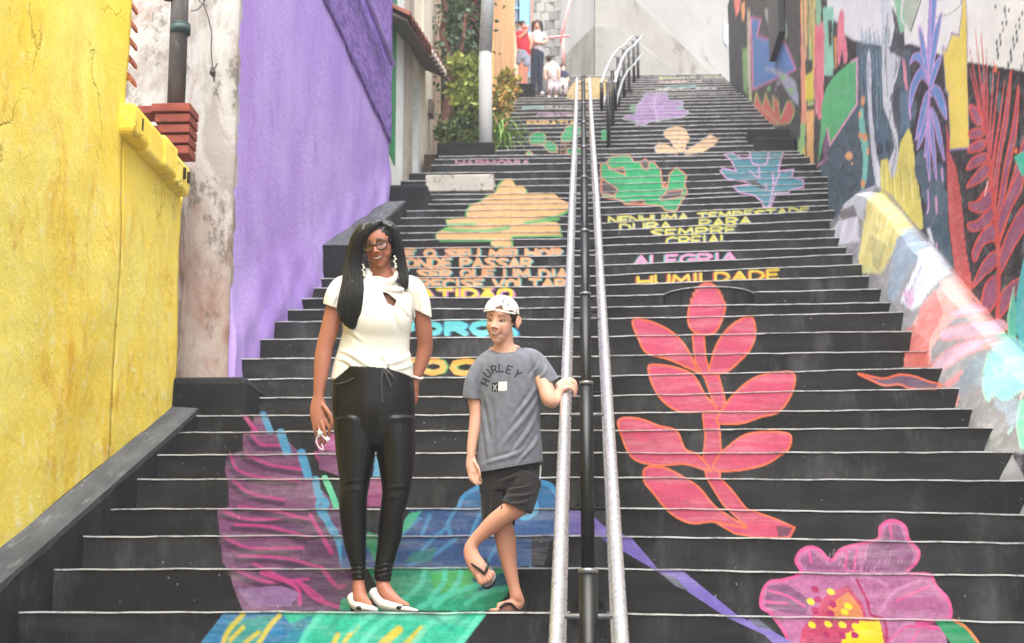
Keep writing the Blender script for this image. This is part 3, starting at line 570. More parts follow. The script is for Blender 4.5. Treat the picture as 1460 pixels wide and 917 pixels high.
fill(A4([(22, -20), (60, -20), (50, 60), (30, 90)]), (232, 130, 120)); fill(A4([(58, 20), (78, 0), (76, 110), (60, 100)]), (236, 170, 120)); fill(A4([(62, 240), (90, 240), (92, 480), (70, 460)]), (120, 170, 110), tex=.6); fill(A4([(88, 40), (104, 60), (112, 560), (100, 570), (92, 400)]), (196, 190, 180), tex=.3)
stroke(A4([(100, 470), (106, 570)]), 3, (170, 214, 120)); fill(A4([(5, 525), (70, 515), (60, 540), (10, 540)]), (206, 214, 150), a=.7)

# ---- the painted sloping kerb
A8 = lambda p: Z(1080, 240, 2.413, p)
KG = (150, 150, 152)
fill(A8([(235, 240), (300, 120), (360, 75), (405, 58), (460, 90), (540, 190), (640, 300), (760, 460), (860, 580), (960, 700), (960, 980), (830, 980), (720, 840), (620, 700), (520, 560), (440, 420), (330, 290)]), KG, tex=0.23)
fill(A8([(240, 230), (290, 170), (345, 160), (350, 250), (280, 265), (245, 255)]), (214, 214, 222), tex=0.13); fill(A8([(290, 130), (350, 80), (405, 60), (380, 110), (360, 180), (345, 165)]), (186, 188, 194), tex=0.17); fill(A8([(280, 150), (330, 125), (345, 165), (290, 180)]), (90, 84, 84), tex=0.25, a=.8)
fill(A8([(375, 110), (430, 75), (480, 130), (535, 195), (480, 240), (465, 290), (440, 340), (420, 365), (345, 350), (350, 285), (365, 210)]), (226, 214, 130), tex=0.15); fill(A8([(350, 330), (400, 340), (390, 365), (350, 360)]), (206, 210, 130)); fill(A8([(390, 230), (440, 260), (420, 360), (395, 330)]), (160, 160, 110), tex=0.29, a=.6)
for k in range(12): stroke(A8([(370+k*9, 260+(k*31) % 40), (400+k*10, 120+(k*17) % 50)]), 1.3, [(240, 232, 170), (190, 186, 130)][k % 2], a=.7)
fill(A8([(480, 240), (535, 195), (580, 250), (560, 300), (520, 360), (470, 460), (445, 455), (455, 380), (465, 300)]), (142, 160, 176), tex=0.15)
fill(A8([(560, 300), (590, 250), (640, 310), (665, 345), (600, 410), (560, 470), (530, 490), (490, 460), (530, 370)]), (216, 222, 232), tex=0.10); fill(A8([(500, 430), (535, 405), (540, 470), (515, 480)]), (226, 170, 210), a=.8); stroke(A8([(560, 330), (600, 290), (640, 320)]), 2, (240, 244, 250)); stroke(A8([(530, 480), (580, 400), (650, 350)]), 3, (240, 244, 250)); stroke(A8([(500, 470), (545, 380), (570, 320)]), 2, (150, 160, 180))
fill(A8([(620, 420), (668, 348), (720, 405), (790, 490), (860, 575), (800, 560), (700, 500), (650, 540), (600, 620), (590, 690), (500, 690), (520, 560), (570, 480)]), (238, 172, 164), tex=0.08); fill(A8([(500, 560), (540, 540), (590, 540), (590, 690), (500, 690)]), (206, 116, 108), tex=0.17); fill(A8([(560, 480), (610, 420), (640, 500), (590, 600), (540, 560)]), (230, 140, 134), tex=0.15)
for q in ([(625, 560), (700, 540), (830, 520), (850, 560), (700, 585), (640, 590)], [(600, 680), (650, 630), (740, 590), (830, 600), (720, 640), (640, 690)], [(650, 500), (740, 470), (790, 490), (690, 510)]): fill(A8(q), (206, 172, 190), smooth=True, tex=0.13); outl(A8(q), 1.8, (238, 150, 140))
fill(A8([(650, 740), (700, 690), (760, 640), (830, 620), (790, 700), (720, 760), (690, 800)]), (146, 158, 168), tex=0.17); fill(A8([(640, 740), (715, 685), (690, 730), (655, 760)]), (226, 150, 150)); fill(A8([(675, 790), (695, 780), (690, 820), (672, 820)]), (226, 150, 150)); fill(A8([(770, 610), (800, 595), (790, 625)]), (230, 160, 150))
fill(A8([(700, 800), (800, 720), (960, 760), (960, 980), (800, 960)]), (140, 138, 136), tex=0.25, a=.8)
for x, y, a, b in ((840, 780, 12, 24), (760, 700, 12, 20), (880, 840, 12, 22)): ell(*A8([(x, y)])[0], a, b, (150, 168, 180), a=.8)
lf = [(790, 800), (775, 740), (790, 650), (840, 595), (880, 580), (940, 640), (980, 720), (900, 770), (850, 800), (815, 780)]; fill(A8(lf), (150, 208, 216), tex=0.06); outl(A8(lf), 2., (170, 226, 196))
for q in ([(790, 800), (830, 720), (900, 640)], [(830, 720), (800, 660)], [(850, 690), (900, 720)], [(870, 660), (850, 620)]): stroke(A8(q), 1.8, (176, 230, 200))
fill(A8([(900, 800), (960, 780), (960, 1000), (905, 960), (890, 880)]), (126, 206, 170)); stroke(A8([(905, 960), (892, 880), (905, 810)]), 2, (180, 230, 196)); stroke(A8([(905, 790), (917, 770)]), 4, (240, 200, 200)); fill([(1390, 620), (1412, 610), (1410, 640), (1385, 640)], (60, 74, 84), a=.6); stroke(Z(1160, 500, 3.273, [(910, 385), (925, 360)]), 3, (180, 220, 220))
def sample(px, py, steps=False):
    SRC = CVS if steps else CV
    """paint colour stored at photo positions (bilinear)"""
    x = np.clip(np.asarray(px)*S2-.5, 0, W2-1.01); y = np.clip(np.asarray(py)*S2-.5, 0, H2-1.01)
    xi = x.astype(int); yi = y.astype(int); fx = (x-xi)[:, None]; fy = (y-yi)[:, None]
    c = lambda a, b: SRC[a, b]*np.array([.85, .85, .85, 1], np.float32)
    A, B, C_, D = c(yi, xi), c(yi, xi+1), c(yi+1, xi), c(yi+1, xi+1)
    ws = [(1-fx)*(1-fy), fx*(1-fy), (1-fx)*fy, fx*fy]
    al = sum(w*q[:, 3:4] for w, q in zip(ws, (A, B, C_, D)))
    rgb = sum(w*q[:, 3:4]*q[:, :3] for w, q in zip(ws, (A, B, C_, D)))/np.maximum(al, 1e-4)
    return np.hstack([rgb, al]).astype(np.float32)
# ------------------------------------------------------------------ materials
M = {}
M['riser'] = painted('black_step_paint', (24, 24, 25), (46, 46, 48), wear=.30, scuffamt=.75, scuff=(84, 84, 86))
M['mural'] = painted('mural_paint', (38, 38, 44), (52, 52, 56), wear=.12, scuffamt=.1, chalk=.35)
M['kerbpaint'] = painted('kerb_paint', (120, 120, 122), (150, 150, 150), wear=.14, scuff=(90, 90, 92), scuffamt=.35, bump=.4, chalk=.6)
t = NT('worn_step_edge'); n = t.noise(5, 6, .7)
M['nosing'] = t.done(t.mix(t.ramp(t.noise(9, 6, .75), .32, .56), (.14, .14, .14, 1), t.attr().outputs['Color']), .7, .3)
M['tread'] = plaster('tread_concrete', (60, 60, 62), (96, 96, 96), (120, 118, 114), 3)
M['dark'] = plaster('dark_kerb_paint', (26, 26, 28), (38, 38, 40), (54, 54, 56), 2.4, bump=.35, bscale=40)
M['darktop'] = plaster('weathered_kerb_top', (66, 68, 71), (86, 88, 91), (116, 118, 120), 3.2, bump=.4, bscale=45, stretch=(3, .6, .6))

# ------------------------------------------------------------------ ground and hill
gy = np.concatenate([[-60, -30, 2.5], np.arange(3.4, 36, 1.0), [44, 60, 120]]); gx = np.array([-80, -40, -12, -3.2, 3.4, 12, 40, 80.])
def hill(Y): return max(0., stair(Y)-.75) if Y < 44 else stair(44)-.75
V = [(x, y, hill(y)) for y in gy for x in gx]; nx = len(gx)
F = [(j*nx+i, j*nx+i+1, (j+1)*nx+i+1, (j+1)*nx+i) for j in range(len(gy)-1) for i in range(nx-1)]
tag(mesh('ground', V, F, plaster('ground_concrete', (96, 94, 90), (120, 117, 112), None, .8)), 'grey concrete hillside ground', kind='structure')

# ------------------------------------------------------------------ staircase
XL0, XR0 = -2.42, 2.66
stairs = empty('staircase', (0, 3.6, 0), 'wide black staircase with mural painted risers and worn white edges', 'staircase')
def xlim(i):
    if i < 31: return XL0, (2.66 if i < 23 else 3.04)
    if i < 34: return -2.06, 3.04
    return -1.27, 3.04
_wob = np.random.default_rng(5)
def wobble(X, Y, amp):
    a, b, c, d = _wob.random(4)*6.28
    return amp*(np.sin(X*2.1+a)*.5+np.sin(X*5.3+b)*.35+np.sin(X*13.7+c)*.28+np.sin(X*31+d)*.2)
def add_step(i, Y, zf, zprev, x0, x1, Ynext, fine):
    cell = 1.5*Y/FPX
    if fine:
        nx_ = max(8, int((x1-x0)/cell)); Xs = np.linspace(x0, x1, nx_+1)
    else: Xs = np.linspace(x0, x1, 9)
    w = wobble(Xs, Y, .0035)
    ztop = zf(Xs)+w; zbot = zprev(Xs)-.05
    hpx = float(np.mean(ztop-zbot))/cell
    nz = max(2, int(hpx)) if fine else 1
    tt = np.linspace(0, 1, nz+1)
    G = np.empty((nz+1, len(Xs), 3)); G[..., 0] = Xs[None]; G[..., 2] = ztop[None]*(1-tt[:, None])+zbot[None]*tt[:, None]
    G[..., 1] = Y+.004*np.sin(Xs*1.3+i)[None]+.002*np.sin(Xs*7+i*2)[None]
    V = G.reshape(-1, 3); n = len(Xs); q = np.arange(n-1)
    F = np.concatenate([np.stack([r*n+q, (r+1)*n+q, (r+1)*n+q+1, r*n+q+1], 1) for r in range(nz)])
    px, py = proj(V)
    col = sample(px, py, True)
    # back edge of the tread, underside
    ks = np.linspace(0, n-1, 9).astype(int)
    return V, F, col, Xs, ztop, ks
def step_obj(i, Y, zf, zprev, x0, x1, Ynext, fine=True):
    V, F, col, Xs, ztop, ks = add_step(i, Y, zf, zprev, x0, x1, Ynext, fine)
    nV = len(V)
    o = None
    me = bpy.data.meshes.new('step')
    # riser sheet + body (tread, ends, back)
    n = len(Xs); zb = float(np.min(zprev(Xs)))-.25
    ex, ef = [], []
    for k in ks: ex.append((Xs[k], Ynext+.03, ztop[k]-.012))
    for k in ks: ex.append((Xs[k], Ynext+.03, zb))
    m = len(ks)
    quads = []
    for a in range(m-1):
        quads.append([ks[a], ks[a+1], nV+a+1, nV+a] if ks[a+1]-ks[a] == 1 else [*range(ks[a], ks[a+1]+1), nV+a+1, nV+a])
    last = (len(V)//n-1)*n
    ends = [[0, nV+0, nV+m, last], [n-1, last+n-1, nV+2*m-1, nV+m-1]]
    VV = np.vstack([V, np.array(ex)])
    me.from_pydata(VV.tolist(), [], F.tolist()+quads+ends+[[nV+a, nV+a+1, nV+m+a+1, nV+m+a] for a in range(m-1)])
    cc = np.vstack([col, np.zeros((len(ex), 4), np.float32)])
    a = me.color_attributes.new('paint', 'FLOAT_COLOR', 'POINT'); a.data.foreach_set('color', cc.ravel())
    me.materials.append(M['riser']); me.materials.append(M['tread'])
    mi = np.zeros(len(me.polygons), np.int32); mi[len(F):] = 1; me.polygons.foreach_set('material_index', mi)
    me.update()
    o = link(bpy.data.objects.new('step', me), stairs)
    # worn pale edge: its own little lip
    lip = max(.0055, 1.3*Y/FPX); sub = slice(None, None, 3)
    xs = Xs[sub]; zt = ztop[sub]; r = np.random.default_rng(i+100)
    jt = r.uniform(.5, 1.25, len(xs)); jt = np.convolve(np.pad(jt, 2, mode='edge'), np.ones(5)/5, 'valid')
    rows = [(Y+.03, zt+.0015), (Y-.004, zt+.0025), (Y-.005, zt-lip*jt), (Y+.012, zt-lip*jt-.001)]
    NV = np.concatenate([np.stack([xs, np.full_like(xs, y)+.004*np.sin(xs*1.3+i)+.002*np.sin(xs*7+i*2), z_], 1) for y, z_ in rows]); k = len(xs); q = np.arange(k-1)
    NF = np.concatenate([np.stack([a*k+q, ((a+1) % 4)*k+q, ((a+1) % 4)*k+q+1, a*k+q+1], 1) for a in range(4)]).tolist()+[[0, k, 2*k, 3*k], [4*k-1, 3*k-1, 2*k-1, k-1]]
    nm = bpy.data.meshes.new('worn_edge'); nm.from_pydata(NV.tolist(), [], NF); nm.materials.append(M['nosing'])
    nx2, ny2 = proj(NV); nc = sample(nx2, ny2+2., True); nc[:, :3] = nc[:, :3]*nc[:, 3:]*.45+np.array([.43, .43, .43])*(1-nc[:, 3:]*.45); nc[:, 3] = 1
    na = nm.color_attributes.new('paint', 'FLOAT_COLOR', 'POINT'); na.data.foreach_set('color', nc.astype(np.float32).ravel()); nm.update()
    no = bpy.data.objects.new('worn_edge', nm); COL.objects.link(no); no.parent = o
    no.matrix_parent_inverse = Matrix.Identity(4)
    return o
def zfun(Y, z, s): return lambda X: z+s*np.maximum(X, 0)
ALL = LOW+STEPS
for k, (Y, z, s) in enumerate(ALL):
    i = k-len(LOW)
    x0, x1 = xlim(max(i, 0))
    zp = zfun(*ALL[k-1]) if k else (lambda X: 0*X-.02)
    Yn = ALL[k+1][0] if k+1 < len(ALL) else Y+9
    step_obj(i, Y, zfun(Y, z, s), zp, x0, x1, Yn, fine=i >= 0)
def part_box(name, a, b, m, parent=None, bv=.02):
    q = MB(); q.box(a, b); o = q.build(name, m, parent)
    if bv: bevel(o, bv, 2)
    return o
# unpainted stone front where the black was never laid
pa = P(607, 250.5, 19.42); pb = P(704, 273.5, 19.42)
part_box('bare_stone_front', (pa[0], 19.38, pb[2]), (pb[0], 20.3, pa[2]), plaster('bare_limestone', (186, 178, 166), (202, 195, 184), (126, 116, 104), 5, t3=(.54, .66)), stairs, .015)
for (xa, xb, yt, yb, Y, D) in ((1066, 1141, 183, 205, 22.9, 1.2), (1076, 1142, 196, 218, 22.25, .7)):
    a = P(xa, yt, Y); b = P(xb, yb, Y); part_box('side_block', (a[0], Y, b[2]-.3), (3.02, Y+D, a[2]), M['dark'], stairs, .03)
# rounded patch of concrete bulging out of one riser
a0 = P(940, 407, 12.9); a1 = P(1080, 407, 12.9)
r_ = (a1[0]-a0[0])/2; xc = (a1[0]+a0[0])/2; zt_ = float(P(1010, 409.5, 12.58)[2]); zb_ = zstep(13, xc)-.02
V, F, n = [], [], 60
for z_ in np.linspace(zt_, zb_, 15):
    for k in range(n+1):
        th = math.pi*k/n; V.append((xc-r_*math.cos(th), 13.34-.77*math.sin(th)**.55, z_))
F = [(r*(n+1)+k, (r+1)*(n+1)+k, (r+1)*(n+1)+k+1, r*(n+1)+k+1) for r in range(14) for k in range(n)]+[tuple(range(n+1))]
px, py = proj(np.array(V)); ob = mesh('rounded_bulge', V, F, M['riser'], stairs, False, sample(px, py, True))
q = MB(); q.tube([(xc-r_*math.cos(th), 13.335-.77*math.sin(th)**.55, zt_) for th in np.linspace(.02, math.pi-.02, 50)], .0055, 6)
ol = mesh('worn_edge', q.V, q.F, M['nosing'], None, False, np.tile(np.array([.36, .36, .36, 1]), (len(q.V), 1))); ol.parent = ob
# ------------------------------------------------------------------ walls and buildings beside the flight
def sines(u, v, seed, f=1.):
    r = np.random.default_rng(seed); o = 0*u
    for k in range(9):
        a, b = r.normal(0, 1, 2)*f*(1+k*.7); o = o+np.sin(u*a+v*b+r.random()*6.28)/(1+k*.6)
    return o/3
def solid_grid(name, G, off, m, parent=None, smooth=False, paint=False):
    """front sheet G (rows, columns, xyz) given thickness by off"""
    r, c = G.shape[:2]; V = G.reshape(-1, 3); q = np.arange(c-1)
    F = np.concatenate([np.stack([i*c+q, i*c+q+1, (i+1)*c+q+1, (i+1)*c+q], 1) for i in range(r-1)]).tolist()
    ring = [*range(c)]+[i*c+c-1 for i in range(1, r)]+[(r-1)*c+k for k in range(c-2, -1, -1)]+[i*c for i in range(r-2, 0, -1)]
    n = len(V); B = V[ring]+np.asarray(off); k = len(ring)
    F += [[ring[a], n+a, n+(a+1) % k, ring[(a+1) % k]] for a in range(k)]+[[n+a for a in range(k)][::-1]]
    VV = np.vstack([V, B])
    cols = None
    if paint:
        px, py = proj(VV); cols = sample(px, py)
    o = mesh(name, VV, F, m, parent, False, cols)
    if smooth: o.data.polygons.foreach_set('use_smooth', np.arange(len(F)) < (r-1)*(c-1))
    return o
def side_grid(X, y0, y1, z0, z1, du, dv, amp=0., seed=0, f=1.):
    ys = np.linspace(y0, y1, max(2, int((y1-y0)/du)+1)); zs = np.linspace(z0, z1, max(2, int((z1-z0)/dv)+1))
    Yg, Zg = np.meshgrid(ys, zs); Xg = np.interp(Yg, *X) if isinstance(X, tuple) else np.full_like(Yg, X)
    return np.stack([Xg+amp*sines(Yg, Zg, seed, f), Yg, Zg], -1)
def front_grid(Y, x0, x1, z0, z1, du, amp=0., seed=0, f=1.):
    xs = np.linspace(x0, x1, max(2, int((x1-x0)/du)+1)); zs = np.linspace(z0, z1, max(2, int((z1-z0)/du)+1))
    Xg, Zg = np.meshgrid(xs, zs)
    return np.stack([Xg, Y+amp*sines(Xg, Zg, seed, f), Zg], -1)
# yellow wall with its own relief: smooth near the top, crusty lower down
t = NT('yellow_limewash')
n1 = t.noise(1.1, 8, .66, (1, 1, .55), (2, 0, 0), .5); n2 = t.noise(3.2, 9, .7, (1, 1, .7), (0, 4, 0), .6); n3 = t.noise(11, 10, .78, (1, 1, 1), (0, 0, 0), .3)
c = t.mix(t.ramp(n1, .35, .66), col4((255, 236, 120)), col4((255, 222, 80)))
sep = t.n('SeparateXYZ'); t.l(t.co, sep.inputs[0])
low = t.ramp(sep.outputs[2], 5.4, 3.2)
st = t.math('MULTIPLY', t.ramp(n2, .5, .68), t.math('ADD', t.math('MULTIPLY', low, .6), .06))
c = t.mix(st, c, col4((226, 166, 30)))
st2 = t.math('MULTIPLY', t.ramp(t.noise(1.9, 7, .7, (1, 1.2, .5), (9, 1, 2), 1.2), .58, .72), low)
c = t.mix(st2, c, col4((196, 138, 34)))
pale = t.math('MULTIPLY', t.ramp(n3, .52, .66), low); c = t.mix(t.math('MULTIPLY', pale, .85), c, col4((255, 244, 180)))
crk = t.n('TexVoronoi'); crk.feature = 'DISTANCE_TO_EDGE'
wp = t.n('VectorMath'); wp.operation = 'ADD'; t.l(t.mapc((1, .9, .55)), wp.inputs[0]); nzc = t.n('TexNoise'); t.l(t.co, nzc.inputs[0]); nzc.inputs['Scale'].default_value = 2.2; nzc.inputs['Detail'].default_value = 6; t.l(nzc.outputs[1], wp.inputs[1]); t.l(wp.outputs[0], crk.inputs[0]); crk.inputs['Scale'].default_value = .9
wv = t.ramp(crk.outputs[0], .0, .012, 1., 0.); wv = t.math('MULTIPLY', wv, t.ramp(t.noise(1.3, 2), .5, .62))
c = t.mix(t.math('MULTIPLY', wv, .35), c, col4((150, 104, 30)))
bh = t.math('ADD', t.math('MULTIPLY', n3, t.math('ADD', t.math('MULTIPLY', low, .9), .12)), t.math('MULTIPLY', n2, .7))
bh = t.math('SUBTRACT', bh, t.math('MULTIPLY', wv, .4))
t.bump(bh, .85, .035); M['yellow'] = t.done(c, .85, .2)
yw = empty('yellow_wall', (-2.7, 6, 0), 'tall crusty yellow wall with ochre stains beside the lower steps', 'wall')
YE = float(PX(181, 130, -2.58)[1]); YF = float(PX(262, 240, -2.58)[1])
G = side_grid(-2.58, 1.2, YE, 0, 8.2, .05, 8.2/164, .016, 1, 3.4); solid_grid('wall_face', G, (-.3, 0, 0), M['yellow'], yw, True)
ZLED = float(PX(181, 130, -2.5)[2])
nz_ = int(round((ZLED-.14)/.05)); G = side_grid(-2.58, YE, YF, 0, nz_*8.2/164, .05, 8.2/164, .016, 1, 3.4)
G[..., 1] -= (np.clip((3.2-G[..., 2])/2.2, 0, 1)*.28+.03*sines(G[..., 2]*3, G[..., 2]*0, 4))*((G[..., 1]-YE)/(YF-YE))
solid_grid('low_wall_face', G, (-.26, 0, 0), M['yellow'], yw, True)
# hollow clay blocks laid along the low wall, painted over
zt = ZLED
_l = YF-YE
for k, (ya, yb) in enumerate([(YE-.12+_l*a_, YE-.12+_l*b_) for a_, b_ in ((.02, .27), (.275, .52), (.53, .76), (.765, 1.03))]):
    q = MB(); h = .16+.015*(k % 2)
    q.box((-2.84, ya, zt-h-.02), (-2.50-.012*(k % 2), yb, zt+.012*(k % 3)))
    o = bevel(q.build('hollow_block', M['yellow'], yw), .03, 3)
    if k in (0, 3):
        for j in range(1 if k == 0 else 2):
            yy = (ya+yb)/2-.02+j*.1
            q = MB(); q.box((-2.513-.002*k, yy, zt-.12), (-2.497, yy+.025, zt-.05)); q.build('block_hole', simple('hole_dark%d%d' % (k, j), (48, 40, 26), .9), o)
tm = plaster('clay_tile', (150, 84, 66), (178, 108, 84), (206, 170, 80), 8)
for k in range(5):
    pt = PX(186-.5*k, 14+k*26, -2.60); q = MB(); th = np.linspace(0, math.pi, 9)
    V = []
    for yy in (pt[1]-.03, pt[1]+.08):
        V += [(-2.63-.055*math.cos(a), yy, pt[2]+.065*math.sin(a)) for a in th]+[(-2.63-.04*math.cos(a), yy, pt[2]+.04*math.sin(a)) for a in th[::-1]]
    m_ = 18; q.add(V, [(i, (i+1) % m_, m_+(i+1) % m_, m_+i) for i in range(m_)]+[tuple(range(m_))[::-1], tuple(range(m_, 2*m_))])
    q.build('roof_tile', tm, yw)
# low kerb under the yellow wall
def sweep(name, secs, m, parent=None, matlist=None, label=None, cat=None, paint=False):
    """solid from a list of equal cross-sections"""
    n = len(secs[0]); V = np.array(secs, float).reshape(-1, 3)
    F = [[s*n+k, s*n+(k+1) % n, (s+1)*n+(k+1) % n, (s+1)*n+k] for s in range(len(secs)-1) for k in range(n)]
    F += [list(range(n))[::-1], [(len(secs)-1)*n+k for k in range(n)]]
    cols = None
    if paint: px, py = proj(V); cols = sample(px, py)
    o = mesh(name, V, F, m, parent, False, cols)
    if matlist:
        for mm in matlist[0]: o.data.materials.append(mm)
        mi = np.zeros(len(F), np.int32)
        for s in range(len(secs)-1):
            for k in matlist[1]: mi[s*n+k] = 1
        o.data.polygons.foreach_set('material_index', mi)
    return tag(o, label, cat) if label else o
def kz(Y): return EYE+.18+.358*(Y-6.59)
secs = []
for Y in np.linspace(3.2, 9.86, 40):
    j = .006*math.sin(Y*9)+.005*math.sin(Y*23); zz = max(kz(Y), stair(Y)+.02)
    secs.append([(-2.4+j, Y, 0), (-2.4+j, Y, zz-.02), (-2.415+j, Y, zz+j), (-2.575, Y, zz+.02), (-2.62, Y, zz+.0), (-2.62, Y, 0)])
sweep('sloping_kerb', secs, M['dark'], None, ([M['darktop']], (2,)), 'low sloping black kerb along the foot of the yellow wall', 'kerb')
o = part_box('kerb_block', (-2.62, 9.86, 0), (-2.1, 10.8, EYE+1.565), M['dark'], None, .05); tag(o, 'squat black painted block closing the kerb below the peeling wall', 'block')
# narrow peeling wall behind, drain pipe on a brick stub
t = NT('peeling_plaster')
a = t.noise(1.5, 8, .68, (1, 1, .6)); b = t.noise(2.3, 8, .7, (1, 1, .5), (4, 4, 4), .5); sep = t.n('SeparateXYZ'); t.l(t.co, sep.inputs[0])
hi = t.ramp(sep.outputs[2], 3.6, 5.0)
c = t.mix(t.ramp(a, .4, .6), col4((172, 158, 148)), col4((146, 112, 98)))
c = t.mix(t.math('MULTIPLY', hi, t.ramp(b, .35, .5)), c, col4((190, 186, 181)))
c = t.mix(t.math('MULTIPLY', t.ramp(b, .50, .60), t.math('SUBTRACT', 1., t.math('MULTIPLY', hi, .6))), c, col4((108, 84, 72)))
c = t.mix(t.math('MULTIPLY', t.ramp(t.noise(3.4, 9, .75, (1, 1, .6), (1, 1, 6)), .53, .6), .7), c, col4((98, 90, 83)))
t.bump(t.math('ADD', b, t.math('MULTIPLY', t.noise(18, 7, .7), .35)), .8, .02); M['peel'] = t.done(c, .9, .15)
G = front_grid(10.84, -4.6, float(P(325, 500, 10.84)[0])+.0, 0, 8.5, .06, .012, 5, 3.); G[:, -1, 0] += .004*sines(G[:, -1, 2]*9, G[:, -1, 2], 8)
tag(solid_grid('peeling_wall', G, (0, .35, 0), M['peel'], None, True), 'narrow peeling pinkish plaster wall between the yellow and purple walls', 'wall')
bs = empty('brick_stub', (-2.78, 10.5, EYE+2.6), 'short corbelled stub of red bricks carrying the grey pipe', 'brick stub')
br = plaster('red_brick', (128, 64, 54), (148, 78, 64), (86, 60, 52), 9, bscale=60)
for k in range(5):
    pt = P(245, 158+k*14.2, 10.45); zb = pt[2]-.033
    w = P(218+k*5.0, 150, 10.4)[0], P(273-.6*k, 150, 10.4)[0]
    q = MB(); q.box((w[0], 10.36+.012*k, zb), (w[1], 10.62, zb+.059)); o = bevel(q.build('brick', br, bs), .006, 2)
    if k % 2 == 0:
        q = MB(); q.box((w[0]-.13, 10.40, zb+.002), (w[0]-.004, 10.6, zb+.057)); bevel(q.build('brick', br, bs), .006, 2)
q = MB(); q.box((-2.96, 10.60, 3.0), (-2.76, 10.835, P(245, 225, 10.45)[2]+.02)); q.build('stub_core', M['peel'], bs)
pp = empty('drain_pipe', (-2.66, 10.5, P(250, 152, 10.5)[2]), 'weathered grey vertical drain pipe with green band', 'pipe')
pb = P(251, 151, 10.5); ptop = P(258, -40, 10.5); q = MB(); q.tube([pb, (pb+ptop)/2, ptop], .061, 24); q.build('pipe', plaster('pipe_cement', (70, 66, 64), (104, 98, 94), (140, 134, 128), 5, stretch=(1, 1, .4)), pp, True)
c1 = P(257, 43, 10.5); q = MB(); q.tube([c1+[0, 0, -.03], c1+[0, 0, .03]], .071, 24); q.tube([c1+[0, 0, .03], c1+[0, 0, .045]], .066, 24); q.build('band', simple('pipe_band', (38, 62, 58), .6), pp, True)
c1 = P(257, 2, 10.5); q = MB(); q.tube([c1+[-.02, -.03, 0], c1+[-.10, -.05, .0]], .018, 8); q.build('bracket', simple('bracket_iron', (40, 38, 38), .6), pp, True)
hw = empty('hanging_wire', P(291, 0, 10.8), 'thin loose wire with a dark connector hanging on the peeling wall', 'wire')
q = MB(); q.tube([P(x, y, 10.77) for x, y in ((288, -20), (291, 8), (297, 25), (302, 48), (301, 70), (303, 96))], .0045, 6); q.tube([P(x, y, 10.775) for x, y in ((272, 16), (282, 14), (290, 5), (295, -8), (288, -14), (284, 2), (292, 8))], .004, 6); q.build('wire', simple('wire_black', (60, 58, 56), .7), hw)
q = MB(); q.tube([P(303, 96, 10.77), P(303, 104, 10.77), P(305, 110, 10.77)], [.012, .024, .01], 8); q.tube([P(305, 110, 10.77), P(305.5, 117, 10.77)], .006, 6); q.tube([P(306, 98, 10.77), P(310, 90, 10.77)], .004, 6); q.build('connector', simple('connector_dark', (58, 54, 52), .6), hw)
# purple wall
t = NT('purple_wall_paint')
n1 = t.noise(.9, 7, .62, (1, 1, .7)); n2 = t.noise(2.6, 9, .7, (1, 1, .5), (3, 3, 0), .4)
c = t.mix(t.ramp(n1, .35, .65), col4((184, 158, 222)), col4((166, 136, 210)))
c = t.mix(t.math('MULTIPLY', t.ramp(n2, .54, .7), .6), c, col4((150, 118, 196)))
c = t.mix(t.math('MULTIPLY', t.ramp(t.noise(7, 8, .75, (1, 1, .7), (0, 0, 3)), .66, .72), .5), c, col4((108, 84, 140)))
c = t.mix(t.math('MULTIPLY', t.ramp(t.noise(4, 6, .7, (1, 1, .35), (7, 0, 3)), .6, .75), .4), c, col4((204, 182, 232)))
t.bump(t.math('ADD', t.noise(22, 8, .7), t.math('MULTIPLY', n2, 1.)), .55, .018); M['purple'] = t.done(c, .8, .25)
pw = empty('purple_wall', (-2.5, 14, 0), 'tall lilac purple house wall rising from the step ends', 'wall')
XP = ([10.8, 14, 18.2], [float(P(325, 500, 10.86)[0]), -2.34, -2.27])
G = side_grid(XP, 10.86, 18.1, 1.0, 12, .08, .08, .012, 11, 1.8); G[:, :6, 0] = G[:, :6, 0]*np.linspace(0, 1, 6)[None]+np.interp(G[:, :6, 1], *XP)*(1-np.linspace(0, 1, 6)[None])
G[..., 0] += .05*np.clip((np.array([stair(y) for y in G[0, :, 1]])[None]+.55-G[..., 2])/.55, 0, 1)*(1+.8*sines(G[..., 1]*5, G[..., 2]*5, 3))
solid_grid('wall_face', G, (-.3, 0, 0), M['purple'], pw, True)
t = NT('purple_rough_render'); sepn = t.noise(9, 9, .75, (1, .5, 2.2)); c = t.mix(t.ramp(sepn, .38, .62), col4((122, 92, 176)), col4((168, 136, 212)))
t.bump(sepn, 1., .05); M['prough'] = t.done(c, .85, .2)
G = side_grid((XP[0], [x+.022 for x in XP[1]]), 12.2, 18.08, EYE+5.62, 11.9, .05, .05, .012, 12, 9); G[0, :, 2] += .03*sines(G[0, :, 1]*6, G[0, :, 1]*0, 5)
solid_grid('rough_render_band', G, (-.05, 0, 0), M['prough'], pw, True)
q = MB(); q.tube([(-2.235, 14.5, EYE+6.42), (-2.19, 17.6, EYE+6.42)], .035, 10); q.build('conduit', M['purple'], pw, True)
# upper kerb by the purple wall, block closing it
secs = []
for Y in np.linspace(13.86, 17.5, 24):
    zz = EYE+np.interp(Y, [13.86, 17.5], [3.37, 4.75]); j = .008*math.sin(Y*8)
    secs.append([(-2.0+j, Y, stair(Y)-.5), (-2.0+j, Y, zz-.015), (-2.02+j, Y, zz+j), (-2.22, Y, zz), (-2.4, Y, zz), (-2.4, Y, stair(Y)-.5)])
sweep('sloping_kerb', secs, M['dark'], None, ([M['darktop']], (2, 3)), 'sloping black kerb with grey top along the purple wall', 'kerb')
o = part_box('kerb_block', (-2.42, 17.95, EYE+4.0), (-1.8, 19.2, EYE+5.08), M['dark'], None, .04); tag(o, 'charcoal block at the upper end of the purple wall', 'block')
